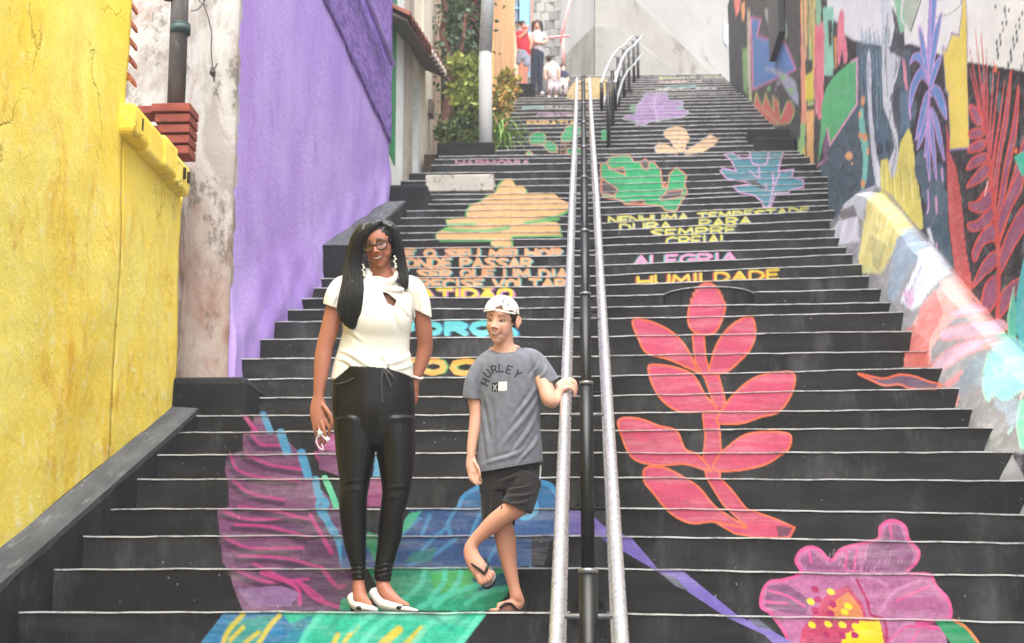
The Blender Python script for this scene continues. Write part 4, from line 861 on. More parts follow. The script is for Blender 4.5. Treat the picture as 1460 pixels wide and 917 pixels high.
# house with green corner, door and tiled awning
HX = -2.36
hs_ = empty('doorway_house', (HX-.2, 22, 5), 'cream house with green painted corner, white door and tiled awning', 'house')
pl_w = plaster('pale_plaster', (232, 236, 234), (222, 224, 220), (190, 184, 172), 3, t3=(.6, .72)); pl_c = plaster('cream_plaster', (244, 234, 216), (236, 222, 202), None, 2); pl_g = plaster('taupe_trim', (176, 166, 154), (160, 150, 138), None, 4)
def hseg(name, x0, x1, m, dX=0., zt=17., zb=4., X=HX):
    ya = PX(x0, 100, X)[1]; yb = PX(x1, 100, X)[1]
    G = side_grid(X+dX, ya, yb, zb, zt, .25, .25, .004, int(x0), 3); return solid_grid(name, G, (-.25, 0, 0), m, hs_), ya, yb
zg = PX(556, 225, HX)[2]
hseg('green_corner', 549, 563, simple('green_paint', (38, 140, 84), .6, bump=.1), 0.02, zb=zg); hseg('wall_foot', 549, 563, pl_w, 0.01, zt=zg-.003); hseg('wall', 563, 576, pl_w); hseg('pilaster', 576.2, 584, pl_g, .05)
_, ya, yb = hseg('cream_wall', 601, 627, pl_c, .02)
d0 = PX(584.2, 100, HX)[1]; d1 = PX(600.8, 100, HX)[1]; zl = PX(590, 92, HX)[2]
q = MB(); q.box((HX-.3, d0, zl), (HX-.005, d1, 17)); q.build('lintel_wall', pl_c, hs_)
dw = simple('white_door_paint', (232, 232, 228), .45); dr = MB(); dr.box((HX-.22, d0+.02, 4), (HX-.16, d1-.02, zl)); door = dr.build('door', simple('door_panel', (206, 204, 196), .5), hs_)
for ya_, yb_ in ((d0, d0+.14), (d1-.42, d1)):
    q = MB(); q.box((HX-.16, ya_, 4), (HX+.01, yb_, zl)); q.build('frame', dw, door)
q = MB(); q.box((HX-.165, d0+.2, zl-1.0), (HX-.15, d1-.5, zl-.2)); q.build('glass', simple('door_glass', (96, 120, 110), .1, .6), door)
pt = PX(612, 155, HX+.03); q = MB(); q.box((HX+.018, pt[1]-.15, pt[2]-.12), (HX+.09, pt[1]+.15, pt[2]+.1)); q.build('meter_box', simple('meter_grey', (104, 98, 90), .5), hs_)
# awning tiles: each a half-round clay tile across the slope
clay = plaster('awning_clay', (120, 72, 58), (150, 96, 76), (86, 56, 48), 7); mort = simple('mortar_white', (232, 224, 214), .9)
A0 = PX(584, 27, HX+.32); A1 = PX(637, 108, HX+.34); nt_ = 13
for k in range(nt_):
    u = (k+.5)/nt_; c1 = np.array(A0)*(1-u)+np.array(A1)*u; th = np.linspace(0, math.pi, 8); w = (A1[1]-A0[1])/nt_*.56; V = []
    for dx, dz in ((-.62, .3), (0, 0)):
        V += [(c1[0]+dx, c1[1]-w*math.cos(a), c1[2]+dz+.1*math.sin(a)) for a in th]+[(c1[0]+dx, c1[1]-w*.8*math.cos(a), c1[2]+dz+.07*math.sin(a)) for a in th[::-1]]
    q = MB(); m_ = 16; q.add(V, [(i, (i+1) % m_, m_+(i+1) % m_, m_+i) for i in range(m_)]+[tuple(range(m_)), tuple(range(m_, 2*m_))[::-1]])
    o = q.build('awning_tile', clay, hs_)
    if k > 6:
        q = MB(); q.box((c1[0]-.05, c1[1]-w*.5, c1[2]-.02), (c1[0]+.012, c1[1]+w*.3, c1[2]+.05)); bevel(q.build('mortar_dab', mort, o), .02, 2)
q = MB(); q.hexa([(HX-.1, A0[1], A0[2]+.15), (HX+.28, A0[1], A0[2]-.03), (HX+.28, A1[1], A1[2]-.03), (HX-.1, A1[1], A1[2]+.15), (HX-.1, A0[1], A0[2]+.2), (HX+.28, A0[1], A0[2]+.005), (HX+.28, A1[1], A1[2]+.005), (HX-.1, A1[1], A1[2]+.2)]); q.build('awning_board', plaster('board_brown', (112, 102, 92), (98, 88, 78), None, 4), hs_)

# ------------------------------------------------------------------ right side: mural walls, painted kerb
def paint_grid_side(X, y0, y1, zlo, zhi, cell):
    # spacing grows with distance so that each cell covers the same angle
    ys = [y0]
    while ys[-1] < y1: ys.append(ys[-1]+cell*ys[-1]*ys[-1]/(abs(X)*FPX))
    ys[-1] = y1; ys = np.array(ys); n = int((zhi-zlo)/(cell*1.0*(y0+y1)/2/FPX))+1
    zs = np.linspace(zlo, zhi, n); Yg, Zg = np.meshgrid(ys[::-1], zs)
    return np.stack([np.full_like(Yg, X)+.006*sines(Yg, Zg, 3, 2.), Yg, Zg], -1)
G = paint_grid_side(2.64, 9.2, 17.0, EYE+.9, EYE+6.9, 1.5)
mw = empty('mural_wall', (2.7, 9, 0), 'tall wall covered in a jungle mural behind the splashed kerb', 'wall')
solid_grid('painted_face', G, (.3, 0, 0), M['mural'], mw, False, True)
q = MB(); q.box((2.645, 9.2, 0), (2.93, 17, EYE+.895)); q.box((2.645, 9.2, EYE+6.905), (2.93, 17, 10.5)); q.box((2.645, 2.0, 0), (2.93, 9.195, 10.5)); q.build('plain_face', M['mural'] if False else plaster('wall_white', (226, 226, 222), (208, 208, 204), None, 2), mw)
G = paint_grid_side(3.03, 17.05, 32.0, EYE+3.9, EYE+12.8, 1.5)
mw2 = empty('mural_wall', (3.1, 24, 5), 'far mural wall with blue shape and red monstera leaf beside the upper flight', 'wall')
solid_grid('painted_face', G, (.3, 0, 0), M['mural'], mw2, False, True)
q = MB(); q.box((3.036, 17.05, 2), (3.33, 32, EYE+3.895)); q.build('wall_base', M['dark'], mw2)
bx = P(1119, 85, 24.2); bx2 = P(1145, 0, 23.0)
o = part_box('utility_box', (2.93, 23.0, bx[2]), (3.03, 24.3, bx[2]+1.6), simple('box_black', (44, 46, 52), .55), None, .01); tag(o, 'dark utility box mounted high on the far mural wall', 'box')
# kerb
KY = [4.6, 7, 9.24, 10.9, 13.2, 13.96, 14.5, 15.0, 15.6, 16.2]; KZ = [EYE+v for v in (-.85, .26, 1.4, 2.23, 3.45, 3.80, 3.97, 4.03, 4.07, 4.1)]; KI = [2.2, 2.2, 2.25, 2.29, 2.36, 2.37, 2.38, 2.40, 2.44, 2.50]
secs = []; ny = 560
yy = [5.0]
while yy[-1] < 16.2: yy.append(yy[-1]+1.9*yy[-1]**2/(2.45*FPX))
nu = 60
for Y in yy:
    zr = float(np.interp(Y, KY, KZ)); xi = float(np.interp(Y, KY, KI))+.012*math.sin(Y*7); zl_ = stair(Y)-.22+float(0.03*max(0, Y-12)/4)
    zr = max(zr, stair(Y)+.30 if Y < 13 else zr); s = [(2.66, Y, zl_-.4), (xi, Y, zl_-.4)]
    for k in range(nu+1):
        u = k/nu; s.append((xi+(2.5-xi)*(u**1.15)+.008*math.sin(Y*11+u*9), Y, zl_+(zr-zl_)*(u-.5*max(0, u-.8)**2*1.2)))
    s.append((2.57, Y, zr+.0)); s.append((2.66, Y, zr+.01)); secs.append(s)
o = sweep('painted_kerb', secs, M['kerbpaint'], None, None, 'sloping rounded kerb splashed with pale yellow, salmon and mint paint', 'kerb', True)
o.data.polygons.foreach_set('use_smooth', np.ones(len(o.data.polygons), bool))

# ------------------------------------------------------------------ far end of the flight
po = empty('corner_post', P(1053, 121, 32.2), 'dark square steel post at the top of the far mural wall', 'post')
for xa, xb, m in ((1046.5, 1052, simple('post_grey', (92, 94, 100), .5)), (1053, 1060.5, simple('post_dark', (52, 54, 60), .5))):
    a = P(xa, 122, 32.2); b = P(xb, -60, 32.2); q = MB(); q.box((a[0], 32.1+.03*(xa > 1050), a[2]-.3), (b[0], 32.3, b[2])); q.build('upright', m, po)
conc = plaster('raw_concrete', (176, 172, 163), (160, 155, 146), (128, 122, 110), .8, bump=.6, bscale=9, t3=(.56, .7)); conc2 = plaster('pale_concrete', (180, 178, 174), (168, 166, 161), (146, 142, 135), .7, t3=(.6, .75)); concd = plaster('stained_concrete', (150, 146, 136), (126, 123, 113), (90, 94, 80), .9, bump=.7, bscale=7)
cb = empty('concrete_house', P(848, 110, 37), 'raw grey concrete house with sloping buttress above the top step', 'house')
def plate(name, pts, Yf, thick, m, parent):
    """flat upright polygon with thickness; Yf gives the depth of each picture column"""
    V = [P(x, y, Yf(x)) for x, y in pts]; n = len(V); B = [v+np.array([.15*thick, thick, 0]) for v in V]
    return mesh(name, V+B, [list(range(n))[::-1], [n+i for i in range(n)]]+[[i, (i+1) % n, n+(i+1) % n, n+i] for i in range(n)], m, parent)
Yr = lambda x: 37.0+(x-848)/200*4.0; Yl = lambda x: 37.0+(848-x)/48*5.0
plate('upper_wall', [(848, 140), (1060, 140), (1060, -60), (848, -60)], lambda x: Yr(x)+.35, .5, conc2, cb)
plate('buttress', [(848, 140), (848, -60), (880, -60), (905, 0), (960, 52), (1018, 108), (1018, 140)], lambda x: Yr(x)+.08, .25, conc, cb)
plate('lower_buttress', [(848, 140), (848, 38), (880, 40), (916, 64), (970, 106), (970, 140)], lambda x: Yr(x)-.14, .2, plaster('grey_render', (168, 164, 156), (152, 148, 140), (128, 122, 112), .9, bump=.5, bscale=8), cb)
plate('left_wall', [(800, 140), (800, -60), (847, -60), (847, 140)], lambda x: Yl(x)+.3, .4, conc2, cb)
plate('left_buttress', [(800, 140), (800, 84), (822, 60), (847, 37), (847, 140)], lambda x: Yl(x), .28, concd, cb)
for pts in ([(974, -20), (984, -20), (984, 20), (974, 12)], [(987, -20), (998, -20), (998, 32), (987, 22)], [(1030, 28), (1041, 38), (1041, 72), (1030, 62)]):
    w = plate('window', pts, lambda x: Yr(x)+.31, .08, simple('window_white', (238, 240, 240), .3), cb)
    cx_ = sum(p[0] for p in pts)/4; cy_ = sum(p[1] for p in pts)/4
    plate('pane', [(cx_+(x-cx_)*.7, cy_+(y-cy_)*.8) for x, y in pts], lambda x: Yr(x)+.27, .02, simple('window_glass', (190, 200, 206), .1, .6), w)
# block wall, pink rail, blue house, orange house
bw = empty('block_wall', P(775, 105, 42), 'grey cement block wall behind the people at the landing', 'wall'); cm = plaster('cement_block', (150, 146, 142), (172, 168, 162), (116, 112, 108), 1.1, bump=.6, bscale=8)
cm2 = plaster('cement_block_dark', (120, 116, 114), (140, 136, 132), (96, 94, 92), 1.1)
b0 = P(752, 118, 42.5); b1 = P(803, -40, 42.5); bwid = (b1[0]-b0[0])/4; bh_ = .26; nrow = int((b1[2]-b0[2])/bh_)
for r in range(nrow):
    for c_ in range(5):
        xa = b0[0]+(c_-(.5 if r % 2 else 0))*bwid; xa2 = xa+bwid-.015
        xa, xa2 = max(xa, b0[0]), min(xa2, b1[0])
        if xa2-xa > .05:
            q = MB(); q.box((xa, 42.5+.02*((r*3+c_) % 3), b0[2]+r*bh_), (xa2, 42.7, b0[2]+(r+1)*bh_-.012)); q.build('cement_block', (cm, cm2)[(r*5+c_*3) % 4 == 0], bw)
q = MB(); q.box((b0[0], 42.6, b0[2]-1), (b1[0], 42.8, b1[2])); q.build('mortar', cm2, bw)
pr = empty('pink_railing', P(800, 52, 36.5), 'thin pink metal railing rising behind the landing', 'railing'); pm = simple('pink_paint', (236, 150, 144), .5)
for pts in ([(772, 55), (812, 51)], [(799, 60), (806, 30), (818, -20)], [(804, 95), (803, 55)]): q = MB(); q.tube([P(x, y, 36.6) for x, y in pts], .03, 8); q.build('bar', pm, pr, True)
bh = empty('blue_house', P(748, 110, 38), 'narrow house front with sky blue door frame beyond the orange wall', 'house'); Yb = lambda x: 38.0
sb = simple('sky_blue', (128, 192, 226), .6); plate('wall', [(716, 140), (716, -60), (757, -60), (757, 140)], lambda x: 38.25, .3, plaster('salmon_wall', (232, 190, 166), (222, 176, 152), None, 1), bh)
f_ = plate('door_frame', [(741, 140), (741, -60), (754, -60), (754, 140)], Yb, .2, sb, bh); w_ = plate('window', [(729, 30), (729, -40), (738, -40), (738, 30)], Yb, .2, simple('window_dark', (106, 128, 146), .2, .5), bh)
plate('transom', [(728, 13), (728, 11), (739, 10), (739, 12)], lambda x: 37.95, .06, sb, w_)
oh = empty('orange_house', (-1.6, 30, 8), 'apricot orange house wall at the edge of the landing', 'house'); om = plaster('apricot_plaster', (255, 206, 150), (252, 194, 132), (238, 172, 108), 1.2)
OX = -1.42; ya = PX(704, 100, OX)[1]; yb = PX(734, 100, OX)[1]
solid_grid('wall', side_grid(OX, ya, yb, 6.5, 19, .3, .3, .006, 31, 2), (-.1, 0, 0), om, oh)
a = P(736, 139, 29.62); b = P(762, 118, 29.62); o = part_box('plinth_block', (a[0], 29.62, a[2]-.15), (b[0]-.0, 30.25, b[2]), M['dark'], None, .03); tag(o, 'dark cube block standing on the landing by the orange wall', 'block')
# ------------------------------------------------------------------ handrails
steel = None
t = NT('galvanised_tube'); n = t.noise(40, 5, .6); c = t.mix(t.ramp(n, .35, .65), (.48, .49, .50, 1), (.58, .59, .60, 1)); M['steel'] = t.done(c, t.ramp(t.noise(25, 4), .3, .7, .24, .36), .5, .72)
M['blk'] = simple('black_enamel', (11, 11, 12), .42, .35, var=.2)
M['ring'] = simple('post_cap_metal', (120, 120, 122), .4, .5, .6)
def handrail(label, X0, posts, rail_nodes, half=.094, low=.40, r=.0225, pr_=.029, group=None, dia=None, posts_top=.14):
    """posts: list of (x, Y, base z); rail_nodes: (x, Y, z of the upper rail)"""
    e = empty('handrail', (posts[0][0], posts[0][1], posts[0][2]), label, 'handrail')
    rn = np.array(rail_nodes, float)
    def zr(Y): return float(np.interp(Y, rn[:, 1], rn[:, 2]))
    def xr(Y): return float(np.interp(Y, rn[:, 1], rn[:, 0]))
    for s in (-1, 1):
        for lvl in (0, 1):
            pts = crv([(xr(Y)+s*half, Y, zr(Y)-lvl*low) for Y in rn[:, 1]], False, 4)
            q = MB(); q.tube(pts, r if lvl == 0 else r*.8, 16); q.build('rail', M['steel'], e, True)
    for x, Y, zb in posts:
        top = zr(Y)+posts_top; q = MB()
        q.tube([(x, Y, zb-.02), (x, Y, top)], pr_, 18); p = q.build('post', M['blk'], e, True)
        q = MB(); q.tube([(x, Y, top-.012), (x, Y, top+.002)], pr_*1.06, 18); q.build('post_cap', M['ring'], p, True)
        q = MB(); q.box((x-.075, Y-.06, zb-.005), (x+.075, Y+.06, zb+.012)); pl = q.build('base_plate', M['blk'], p)
        for dx in (-.055, .055):
            q = MB(); q.tube([(x+dx, Y-.04, zb+.012), (x+dx, Y-.04, zb+.04)], .012, 6); q.build('bolt', M['blk'], p)
        for lvl in (0, 1):
            q = MB(); zz = zr(Y)-lvl*low; q.tube([(x-half, Y, zz), (x+half, Y, zz)], .0075, 8); q.build('arm', M['blk'] if lvl else M['ring'], p, True)
    return e
def tread_z(Y):
    k = int(np.searchsorted(_sy, Y+1e-6))-1
    return float(_sz[max(k, 0)])
def rail_line(Y): return float(np.interp(Y, _sy, _sz))+1.0
PY = [3.0, 4.78, 6.69, 8.3, 10.0, 11.8, 13.9, 16.2, 18.6, 21.2, 23.4]
posts = [(.003, Y+.15, tread_z(Y+.15)) for Y in PY]
smoothz = lambda Y: np.mean([rail_line(Y+d) for d in np.linspace(-.8, .8, 9)])
nodes = [(.003, Y, smoothz(Y)) for Y in (2.6, 4.78, 6.69, 8.3, 10., 11.8, 13.9, 16.2, 18.6, 21.2, 23.3)]
nodes = [(.003, Y, EYE+1.07+.452*(Y-7.2)) if Y < 10.5 else (.003, Y, z_) for _, Y, z_ in nodes]
handrail('long double handrail with black posts and silver tubes dividing the flight', 0, posts, nodes)
# second rail, on the upper flight
up = [(868, 217, 22.8), (874, 178, 25.2), (882, 152, 27.6), (890, 138, 29.4), (897, 130, 30.8), (904, 122, 32.2), (910, 116, 33.4)]
posts = []; nodes = []
for x, y, Y in up:
    X = P(x, y, Y)[0]; zb = float(_sz[max(int(np.searchsorted(_sy, Y))-1, 0)]); posts.append((X, Y, zb)); nodes.append((X, Y, rail_line(Y)-.05))
nodes = [(nodes[0][0], 22.6, nodes[0][2]-.05)]+nodes[1:]+[(nodes[-1][0]+.02, 34.0, nodes[-1][2]+.2)]
h2 = handrail('short double handrail climbing the upper flight to the top', 0, posts, nodes, half=.1, pr_=.03, posts_top=-.02)
for sg in (-1, 1):
    x_, y_, z_ = nodes[0]; q = MB(); q.tube([(x_+sg*.1, y_+.05, z_), (x_+sg*.1, y_-.12, z_-.06), (x_+sg*.1, y_-.16, z_-.22), (x_+sg*.1, y_-.12, z_-.36), (x_+sg*.1, y_+.05, z_-.40)], .027, 12); q.build('end_loop', M['blk'], h2, True)
# ------------------------------------------------------------------ utility pole and planting
pb = P(694, 223, 22.6)
ple = empty('utility_pole', pb, 'pale concrete utility pole rising from the planting by the landing', 'pole'); pmx = plaster('pole_concrete', (166, 166, 165), (178, 178, 177), (146, 144, 141), 2, stretch=(1, 1, .3))
q = MB(); a = P(692.5, 222, 22.6); a[2] -= .6; b = P(692, 70, 22.6); c_ = P(699, -80, 22.6); q.tube([a, b], [.104, .094], 24); q.build('shaft', pmx, ple, True)
q = MB(); q.tube([b+[0, 0, -.05], c_], [.10, .088], 24); q.build('upper_shaft', simple('pole_paint', (176, 180, 184), .5), ple, True)
def leafcloud(name, pts, size, m, parent, rnd, flat=None, up=.3):
    n = len(pts); pts = np.asarray(pts); V = np.empty((n, 4, 3)); 
    d = rnd.normal(0, 1, (n, 3)); d[:, 2] -= up; d /= np.linalg.norm(d, axis=1)[:, None]
    e = rnd.normal(0, 1, (n, 3)); e -= (e*d).sum(1)[:, None]*d; e /= np.linalg.norm(e, axis=1)[:, None]
    s = size*rnd.uniform(.6, 1.3, n)[:, None]; nrm = np.cross(d, e)
    V[:, 0] = pts; V[:, 1] = pts+d*s*.5+e*s*.32+nrm*s*.1; V[:, 2] = pts+d*s; V[:, 3] = pts+d*s*.5-e*s*.32+nrm*s*.1
    me = bpy.data.meshes.new(name); F = np.arange(4*n).reshape(n, 4)
    me.from_pydata(V.reshape(-1, 3).tolist(), [], np.concatenate([F[:, [0, 1, 2]], F[:, [0, 2, 3]]]).tolist())
    return finish(name, me, m, parent)
def leafmat(name, a, b, c):
    t = NT(name); g = t.n('NewGeometry'); cr = t.n('ValToRGB'); t.l(g.outputs['Random Per Island'], cr.inputs[0])
    cr.color_ramp.elements[0].color = col4(a); cr.color_ramp.elements[1].color = col4(c); e = cr.color_ramp.elements.new(.5); e.color = col4(b)
    t.b.inputs['Transmission Weight'].default_value = 0
    return t.done(cr.outputs[0], .5, .4)
lr = np.random.default_rng(21)
iv = empty('ivy_wall', P(665, 222, 26.5), 'wall thickly covered with dark green climbing ivy behind the pole', 'ivy wall')
i0 = P(622, 235, 25.6); i1 = P(712, -60, 27.4)
q = MB(); q.hexa([(i0[0]-.4, 25.6, 5), (i1[0], 27.6, 5), (i1[0], 28, 5), (i0[0]-.4, 26, 5), (i0[0]-.4, 25.6, 19), (i1[0], 27.6, 19), (i1[0], 28, 19), (i0[0]-.4, 26, 19)]); q.build('wall', plaster('ivy_backing', (52, 66, 50), (70, 84, 64), None, 4), iv)
n = 15000; u = lr.random(n); xx = i0[0]-.4+u*(i1[0]-i0[0]+.4); zz = lr.uniform(7.3, 13, n); yy_ = 25.55+u*2.0-np.abs(lr.normal(0, .10, n))-.1*np.abs(np.sin(zz*2.3+xx*3))
leafcloud('leaves', np.stack([xx, yy_, zz], 1), .11, leafmat('ivy_leaf', (42, 70, 46), (84, 118, 78), (140, 166, 124)), iv, lr, up=.8)
n = 250; leafcloud('flowers', np.stack([P(683, 5, 26.4)[0]+lr.normal(0, .12, n), 26.2+lr.normal(0, .1, n), P(683, 5, 26.4)[2]+lr.normal(0, .25, n)], 1), .09, leafmat('ivy_flower', (140, 70, 80), (160, 90, 96), (120, 80, 84)), iv, lr)
tr = empty('slender_tree', P(637, 222, 24.2), 'slender reddish trunk climbing in front of the ivy', 'tree')
q = MB(); q.tube([P(x, y, 24.0) for x, y in ((632, 232), (634, 195), (638, 160), (644, 125), (641, 85), (630, 50), (636, 10), (630, -30))], [.1, .09, .09, .1, .07, .05, .04, .03], 10); q.tube([P(x, y, 23.95) for x, y in ((642, 120), (652, 95), (660, 60), (664, 20))], [.06, .05, .035, .02], 8); q.build('trunk', plaster('reddish_bark', (112, 74, 66), (140, 100, 90), (84, 60, 54), 9, bump=.8), tr, True)
n = 700; leafcloud('crown', np.stack([P(646, 60, 24)[0]+lr.normal(0, .25, n), 24+lr.normal(0, .2, n), P(646, 40, 24)[2]+lr.normal(0, .7, n)], 1), .1, leafmat('tree_leaf', (44, 66, 46), (74, 100, 66), (110, 130, 90)), tr, lr, up=.6)
def shrub(label, anchors, n, size, cols, base, sp=.16):
    e = empty('shrub', base, label, 'shrub'); pts = []
    q = MB()
    for x, y, Y, rr in anchors:
        c1 = P(x, y, Y); q.tube([np.array(base), (np.array(base)+c1)/2+[lr.normal(0, .06), lr.normal(0, .06), 0], c1], [.022, .014, .007], 6)
        k = int(n/len(anchors)); d = lr.normal(0, 1, (k, 3)); d /= np.linalg.norm(d, axis=1)[:, None]; pts.append(c1+d*rr*lr.random((k, 1))**.4)
    q.build('stem', simple('shrub_stem', (86, 72, 52), .8), e)
    leafcloud('foliage', np.concatenate(pts), size, leafmat('leaf_'+str(abs(hash(label)) % 9999) if False else 'shrub_leaf', *cols), e, lr, up=-.1)
    return e
YG = ((92, 112, 48), (150, 164, 66), (196, 200, 104))
shrub('yellow-green leafy shrub between the ivy and the utility pole', [(655, 95, 23.2, .16), (668, 120, 23.2, .2), (662, 150, 23.1, .2), (672, 92, 23.3, .14), (678, 140, 23.3, .2), (650, 130, 23.4, .12)], 1500, .11, YG, P(668, 224, 23.2))
shrub('low dark green bush at the foot of the utility pole', [(660, 185, 23.0, .24), (650, 205, 22.9, .2), (672, 205, 22.9, .22), (664, 168, 23.1, .18), (640, 190, 23.4, .2)], 1800, .09, ((40, 62, 34), (86, 110, 56), (150, 160, 84)), P(660, 224, 23.0))
shrub('tall shrub with orange tips against the apricot wall', [(724, 115, 24.4, .17), (718, 135, 24.3, .18), (728, 130, 24.5, .14), (714, 150, 24.2, .16)], 900, .1, ((110, 116, 52), (168, 160, 70), (214, 160, 90)), P(712, 218, 23.8))
sp = empty('strappy_plant', P(716, 222, 23.3), 'bright green plant with long strappy leaves between pole and steps', 'plant'); V, F = [], []
for k in range(85):
    b0_ = P(712+lr.normal(0, 4), 205+lr.normal(0, 14), 23.2+lr.normal(0, .12)); az = lr.uniform(-.9, 4.0); L = lr.uniform(.35, .75); h = lr.uniform(.15, .6); w = .022
    dx, dy = math.cos(az), -abs(math.sin(az))*.6; base = len(V)
    for j in range(6):
        u = j/5; c1 = b0_+np.array([dx*L*u, dy*L*u, h*1.9*u-h*2.1*u*u]); ww = w*(1-u**2)+.002; V += [c1+[0, 0, 0]+np.array([-dy, dx, .25])*ww, c1-np.array([-dy, dx, -.25])*ww]
    F += [(base+2*j, base+2*j+1, base+2*j+3, base+2*j+2) for j in range(5)]
mesh('leaves', V, F, leafmat('strap_leaf', (96, 136, 52), (140, 178, 70), (190, 206, 104)), sp)
a = P(738, 223, 22.25); part_box('planter_wall', (-2.1, 22.15, 5.6), (-1.28, 22.3, stair(22)+.25), M['dark'], stairs, .02)
q = MB(); q.box((-2.3, 22.3, 5.6), (-1.3, 26, stair(22)+.12)); o = q.build('planting_soil', plaster('soil', (70, 58, 46), (92, 78, 60), None, 5)); tag(o, 'earth of the planting bed behind the landing', kind='structure')
# ------------------------------------------------------------------ people
DG = bpy.context.evaluated_depsgraph_get
class Person:
    """shapes are laid out in picture units (x right, y down, d towards the viewer) around the depth Y0 and turned into metres"""
    def __init__(s, name, Y0, base, label):
        s.Y0 = Y0; s.ppm = FPX/Y0
        s.e = empty(name, P(base[0], base[1], Y0), label, 'person')
    def world(s, q):
        q = np.asarray(q, float); return P(q[:, 0], q[:, 1], s.Y0-q[:, 2]/s.ppm)
    def local(s, w):
        x, y = proj(w); return np.stack([x, y, (s.Y0-np.asarray(w)[:, 1])*s.ppm], 1)
class Sh:
    def __init__(s): s.V = []; s.F = []
    def _add(s, V, F):
        n = sum(len(v) for v in s.V); s.V.append(np.asarray(V, float)); s.F += [tuple(i+n for i in f) for f in F]
    def loft(s, path, n=16, ref=(0, 0, 1), step=4., cap=.9):
        p = np.array([list(q)+[q[3]]*(5-len(q)) for q in path], float)
        c = crv(p, False, max(2, int(np.linalg.norm(p[1:, :3]-p[:-1, :3], axis=1).max()/step)))
        c[:, 3:] = np.maximum(c[:, 3:], .3)
        T = np.gradient(c[:, :3], axis=0); T /= np.linalg.norm(T, axis=1)[:, None]+1e-9
        # rounded ends
        def endc(i, sg):
            r = c[i, 3:].min()*cap; out = []
            for a in (.5, .85, .98): out.append(np.r_[c[i, :3]+sg*T[i]*r*a, c[i, 3:]*math.sqrt(1-a*a)])
            return out
        pre = endc(0, -1)[::-1]; post = endc(-1, 1)
        T = np.vstack([np.repeat(T[:1], 3, 0), T, np.repeat(T[-1:], 3, 0)]); c = np.vstack([pre, c, post])
        ref = np.asarray(ref, float); th = np.arange(n)*2*math.pi/n; V = []
        for k in range(len(c)):
            B = ref-(ref@T[k])*T[k]; nb = np.linalg.norm(B)
            if nb < .15: B = np.array([0, -1., 0])-T[k]*(-T[k][1]); nb = np.linalg.norm(B)
            B /= nb; S = np.cross(T[k], B)
            V.append(c[k, :3]+np.cos(th)[:, None]*S*c[k, 3]+np.sin(th)[:, None]*B*c[k, 4])
        F = [(k*n+a, k*n+(a+1) % n, (k+1)*n+(a+1) % n, (k+1)*n+a) for k in range(len(c)-1) for a in range(n)]
        F += [tuple(range(n))[::-1], tuple((len(c)-1)*n+a for a in range(n))]
        s._add(np.vstack(V), F)
    def ball(s, c, r, rot=None, nu=20, nv=12):
        V = [(0, 0, 1)]; 
        for j in range(1, nv):
            ph = math.pi*j/nv
            V += [(math.sin(ph)*math.cos(2*math.pi*i/nu), math.sin(ph)*math.sin(2*math.pi*i/nu), math.cos(ph)) for i in range(nu)]
        V.append((0, 0, -1)); V = np.array(V)*np.asarray(r)
        if rot is not None: V = V@rot.T
        F = [(0, 1+i, 1+(i+1) % nu) for i in range(nu)]
        for j in range(nv-2): F += [(1+j*nu+i, 1+(j+1)*nu+i, 1+(j+1)*nu+(i+1) % nu, 1+j*nu+(i+1) % nu) for i in range(nu)]
        F += [(len(V)-1, 1+(nv-2)*nu+(i+1) % nu, 1+(nv-2)*nu+i) for i in range(nu)]
        s._add(V+np.asarray(c), F)
    def all(s): return np.vstack(s.V), s.F
def remesh(V, F, voxel, smooth=4, fac=.5):
    me = bpy.data.meshes.new('tmp'); me.from_pydata(V.tolist(), [], F); me.update()
    o = bpy.data.objects.new('tmp', me); COL.objects.link(o)
    m = o.modifiers.new('r', 'REMESH'); m.mode = 'VOXEL'; m.voxel_size = voxel; m.adaptivity = 0
    if smooth: k = o.modifiers.new('s', 'SMOOTH'); k.factor = fac; k.iterations = smooth
    r = bpy.data.meshes.new_from_object(o.evaluated_get(DG()))
    bpy.data.objects.remove(o); bpy.data.meshes.remove(me)
    return r
def getv(me):
    a = np.empty(len(me.vertices)*3, np.float32); me.vertices.foreach_get('co', a); return a.reshape(-1, 3).astype(float)
def getn(me):
    a = np.empty(len(me.vertices)*3, np.float32); me.vertex_normals.foreach_get('vector', a); return a.reshape(-1, 3).astype(float)
def setv(me, v): me.vertices.foreach_set('co', v.astype(np.float32).ravel()); me.update()
def cull(me, kill):
    """open a garment: drop the vertices marked in kill"""
    bm = bmesh.new(); bm.from_mesh(me); bm.verts.ensure_lookup_table()
    bmesh.ops.delete(bm, geom=[bm.verts[i] for i in np.nonzero(kill)[0]], context='VERTS'); bm.to_mesh(me); bm.free(); me.update()
def wrinkle(x, y, seed, f):
    r = np.random.default_rng(seed); o = 0*x
    for k in range(6):
        th = r.uniform(0, math.pi); w_ = f*r.uniform(.35, 1.1); ph = r.random()*6.28
        u = np.sin((x*math.cos(th)+y*math.sin(th))*w_+ph+1.3*np.sin((x*math.sin(th)-y*math.cos(th))*w_*.5+ph*2)); o = o+u/(1+.5*k)
    return o/2.2
def fold(L, x0, y0, x1, y1, w, h):
    """one soft crease from x0,y0 to x1,y1"""
    x, y = L[:, 0], L[:, 1]; dx, dy = x1-x0, y1-y0; LL = math.hypot(dx, dy); t_ = ((x-x0)*dx+(y-y0)*dy)/LL**2; d = ((x-x0)*-dy+(y-y0)*dx)/LL+1.5*np.sin(t_*5)
    return 1.7*h*(np.exp(-(d/w)**2)-.6*np.exp(-((d-w*1.6)/w)**2))*np.clip(1.2-np.abs(t_-.5)*2, 0, 1)*(L[:, 2] > -5)
def folds(L, lst): return sum(fold(L, *q) for q in lst)
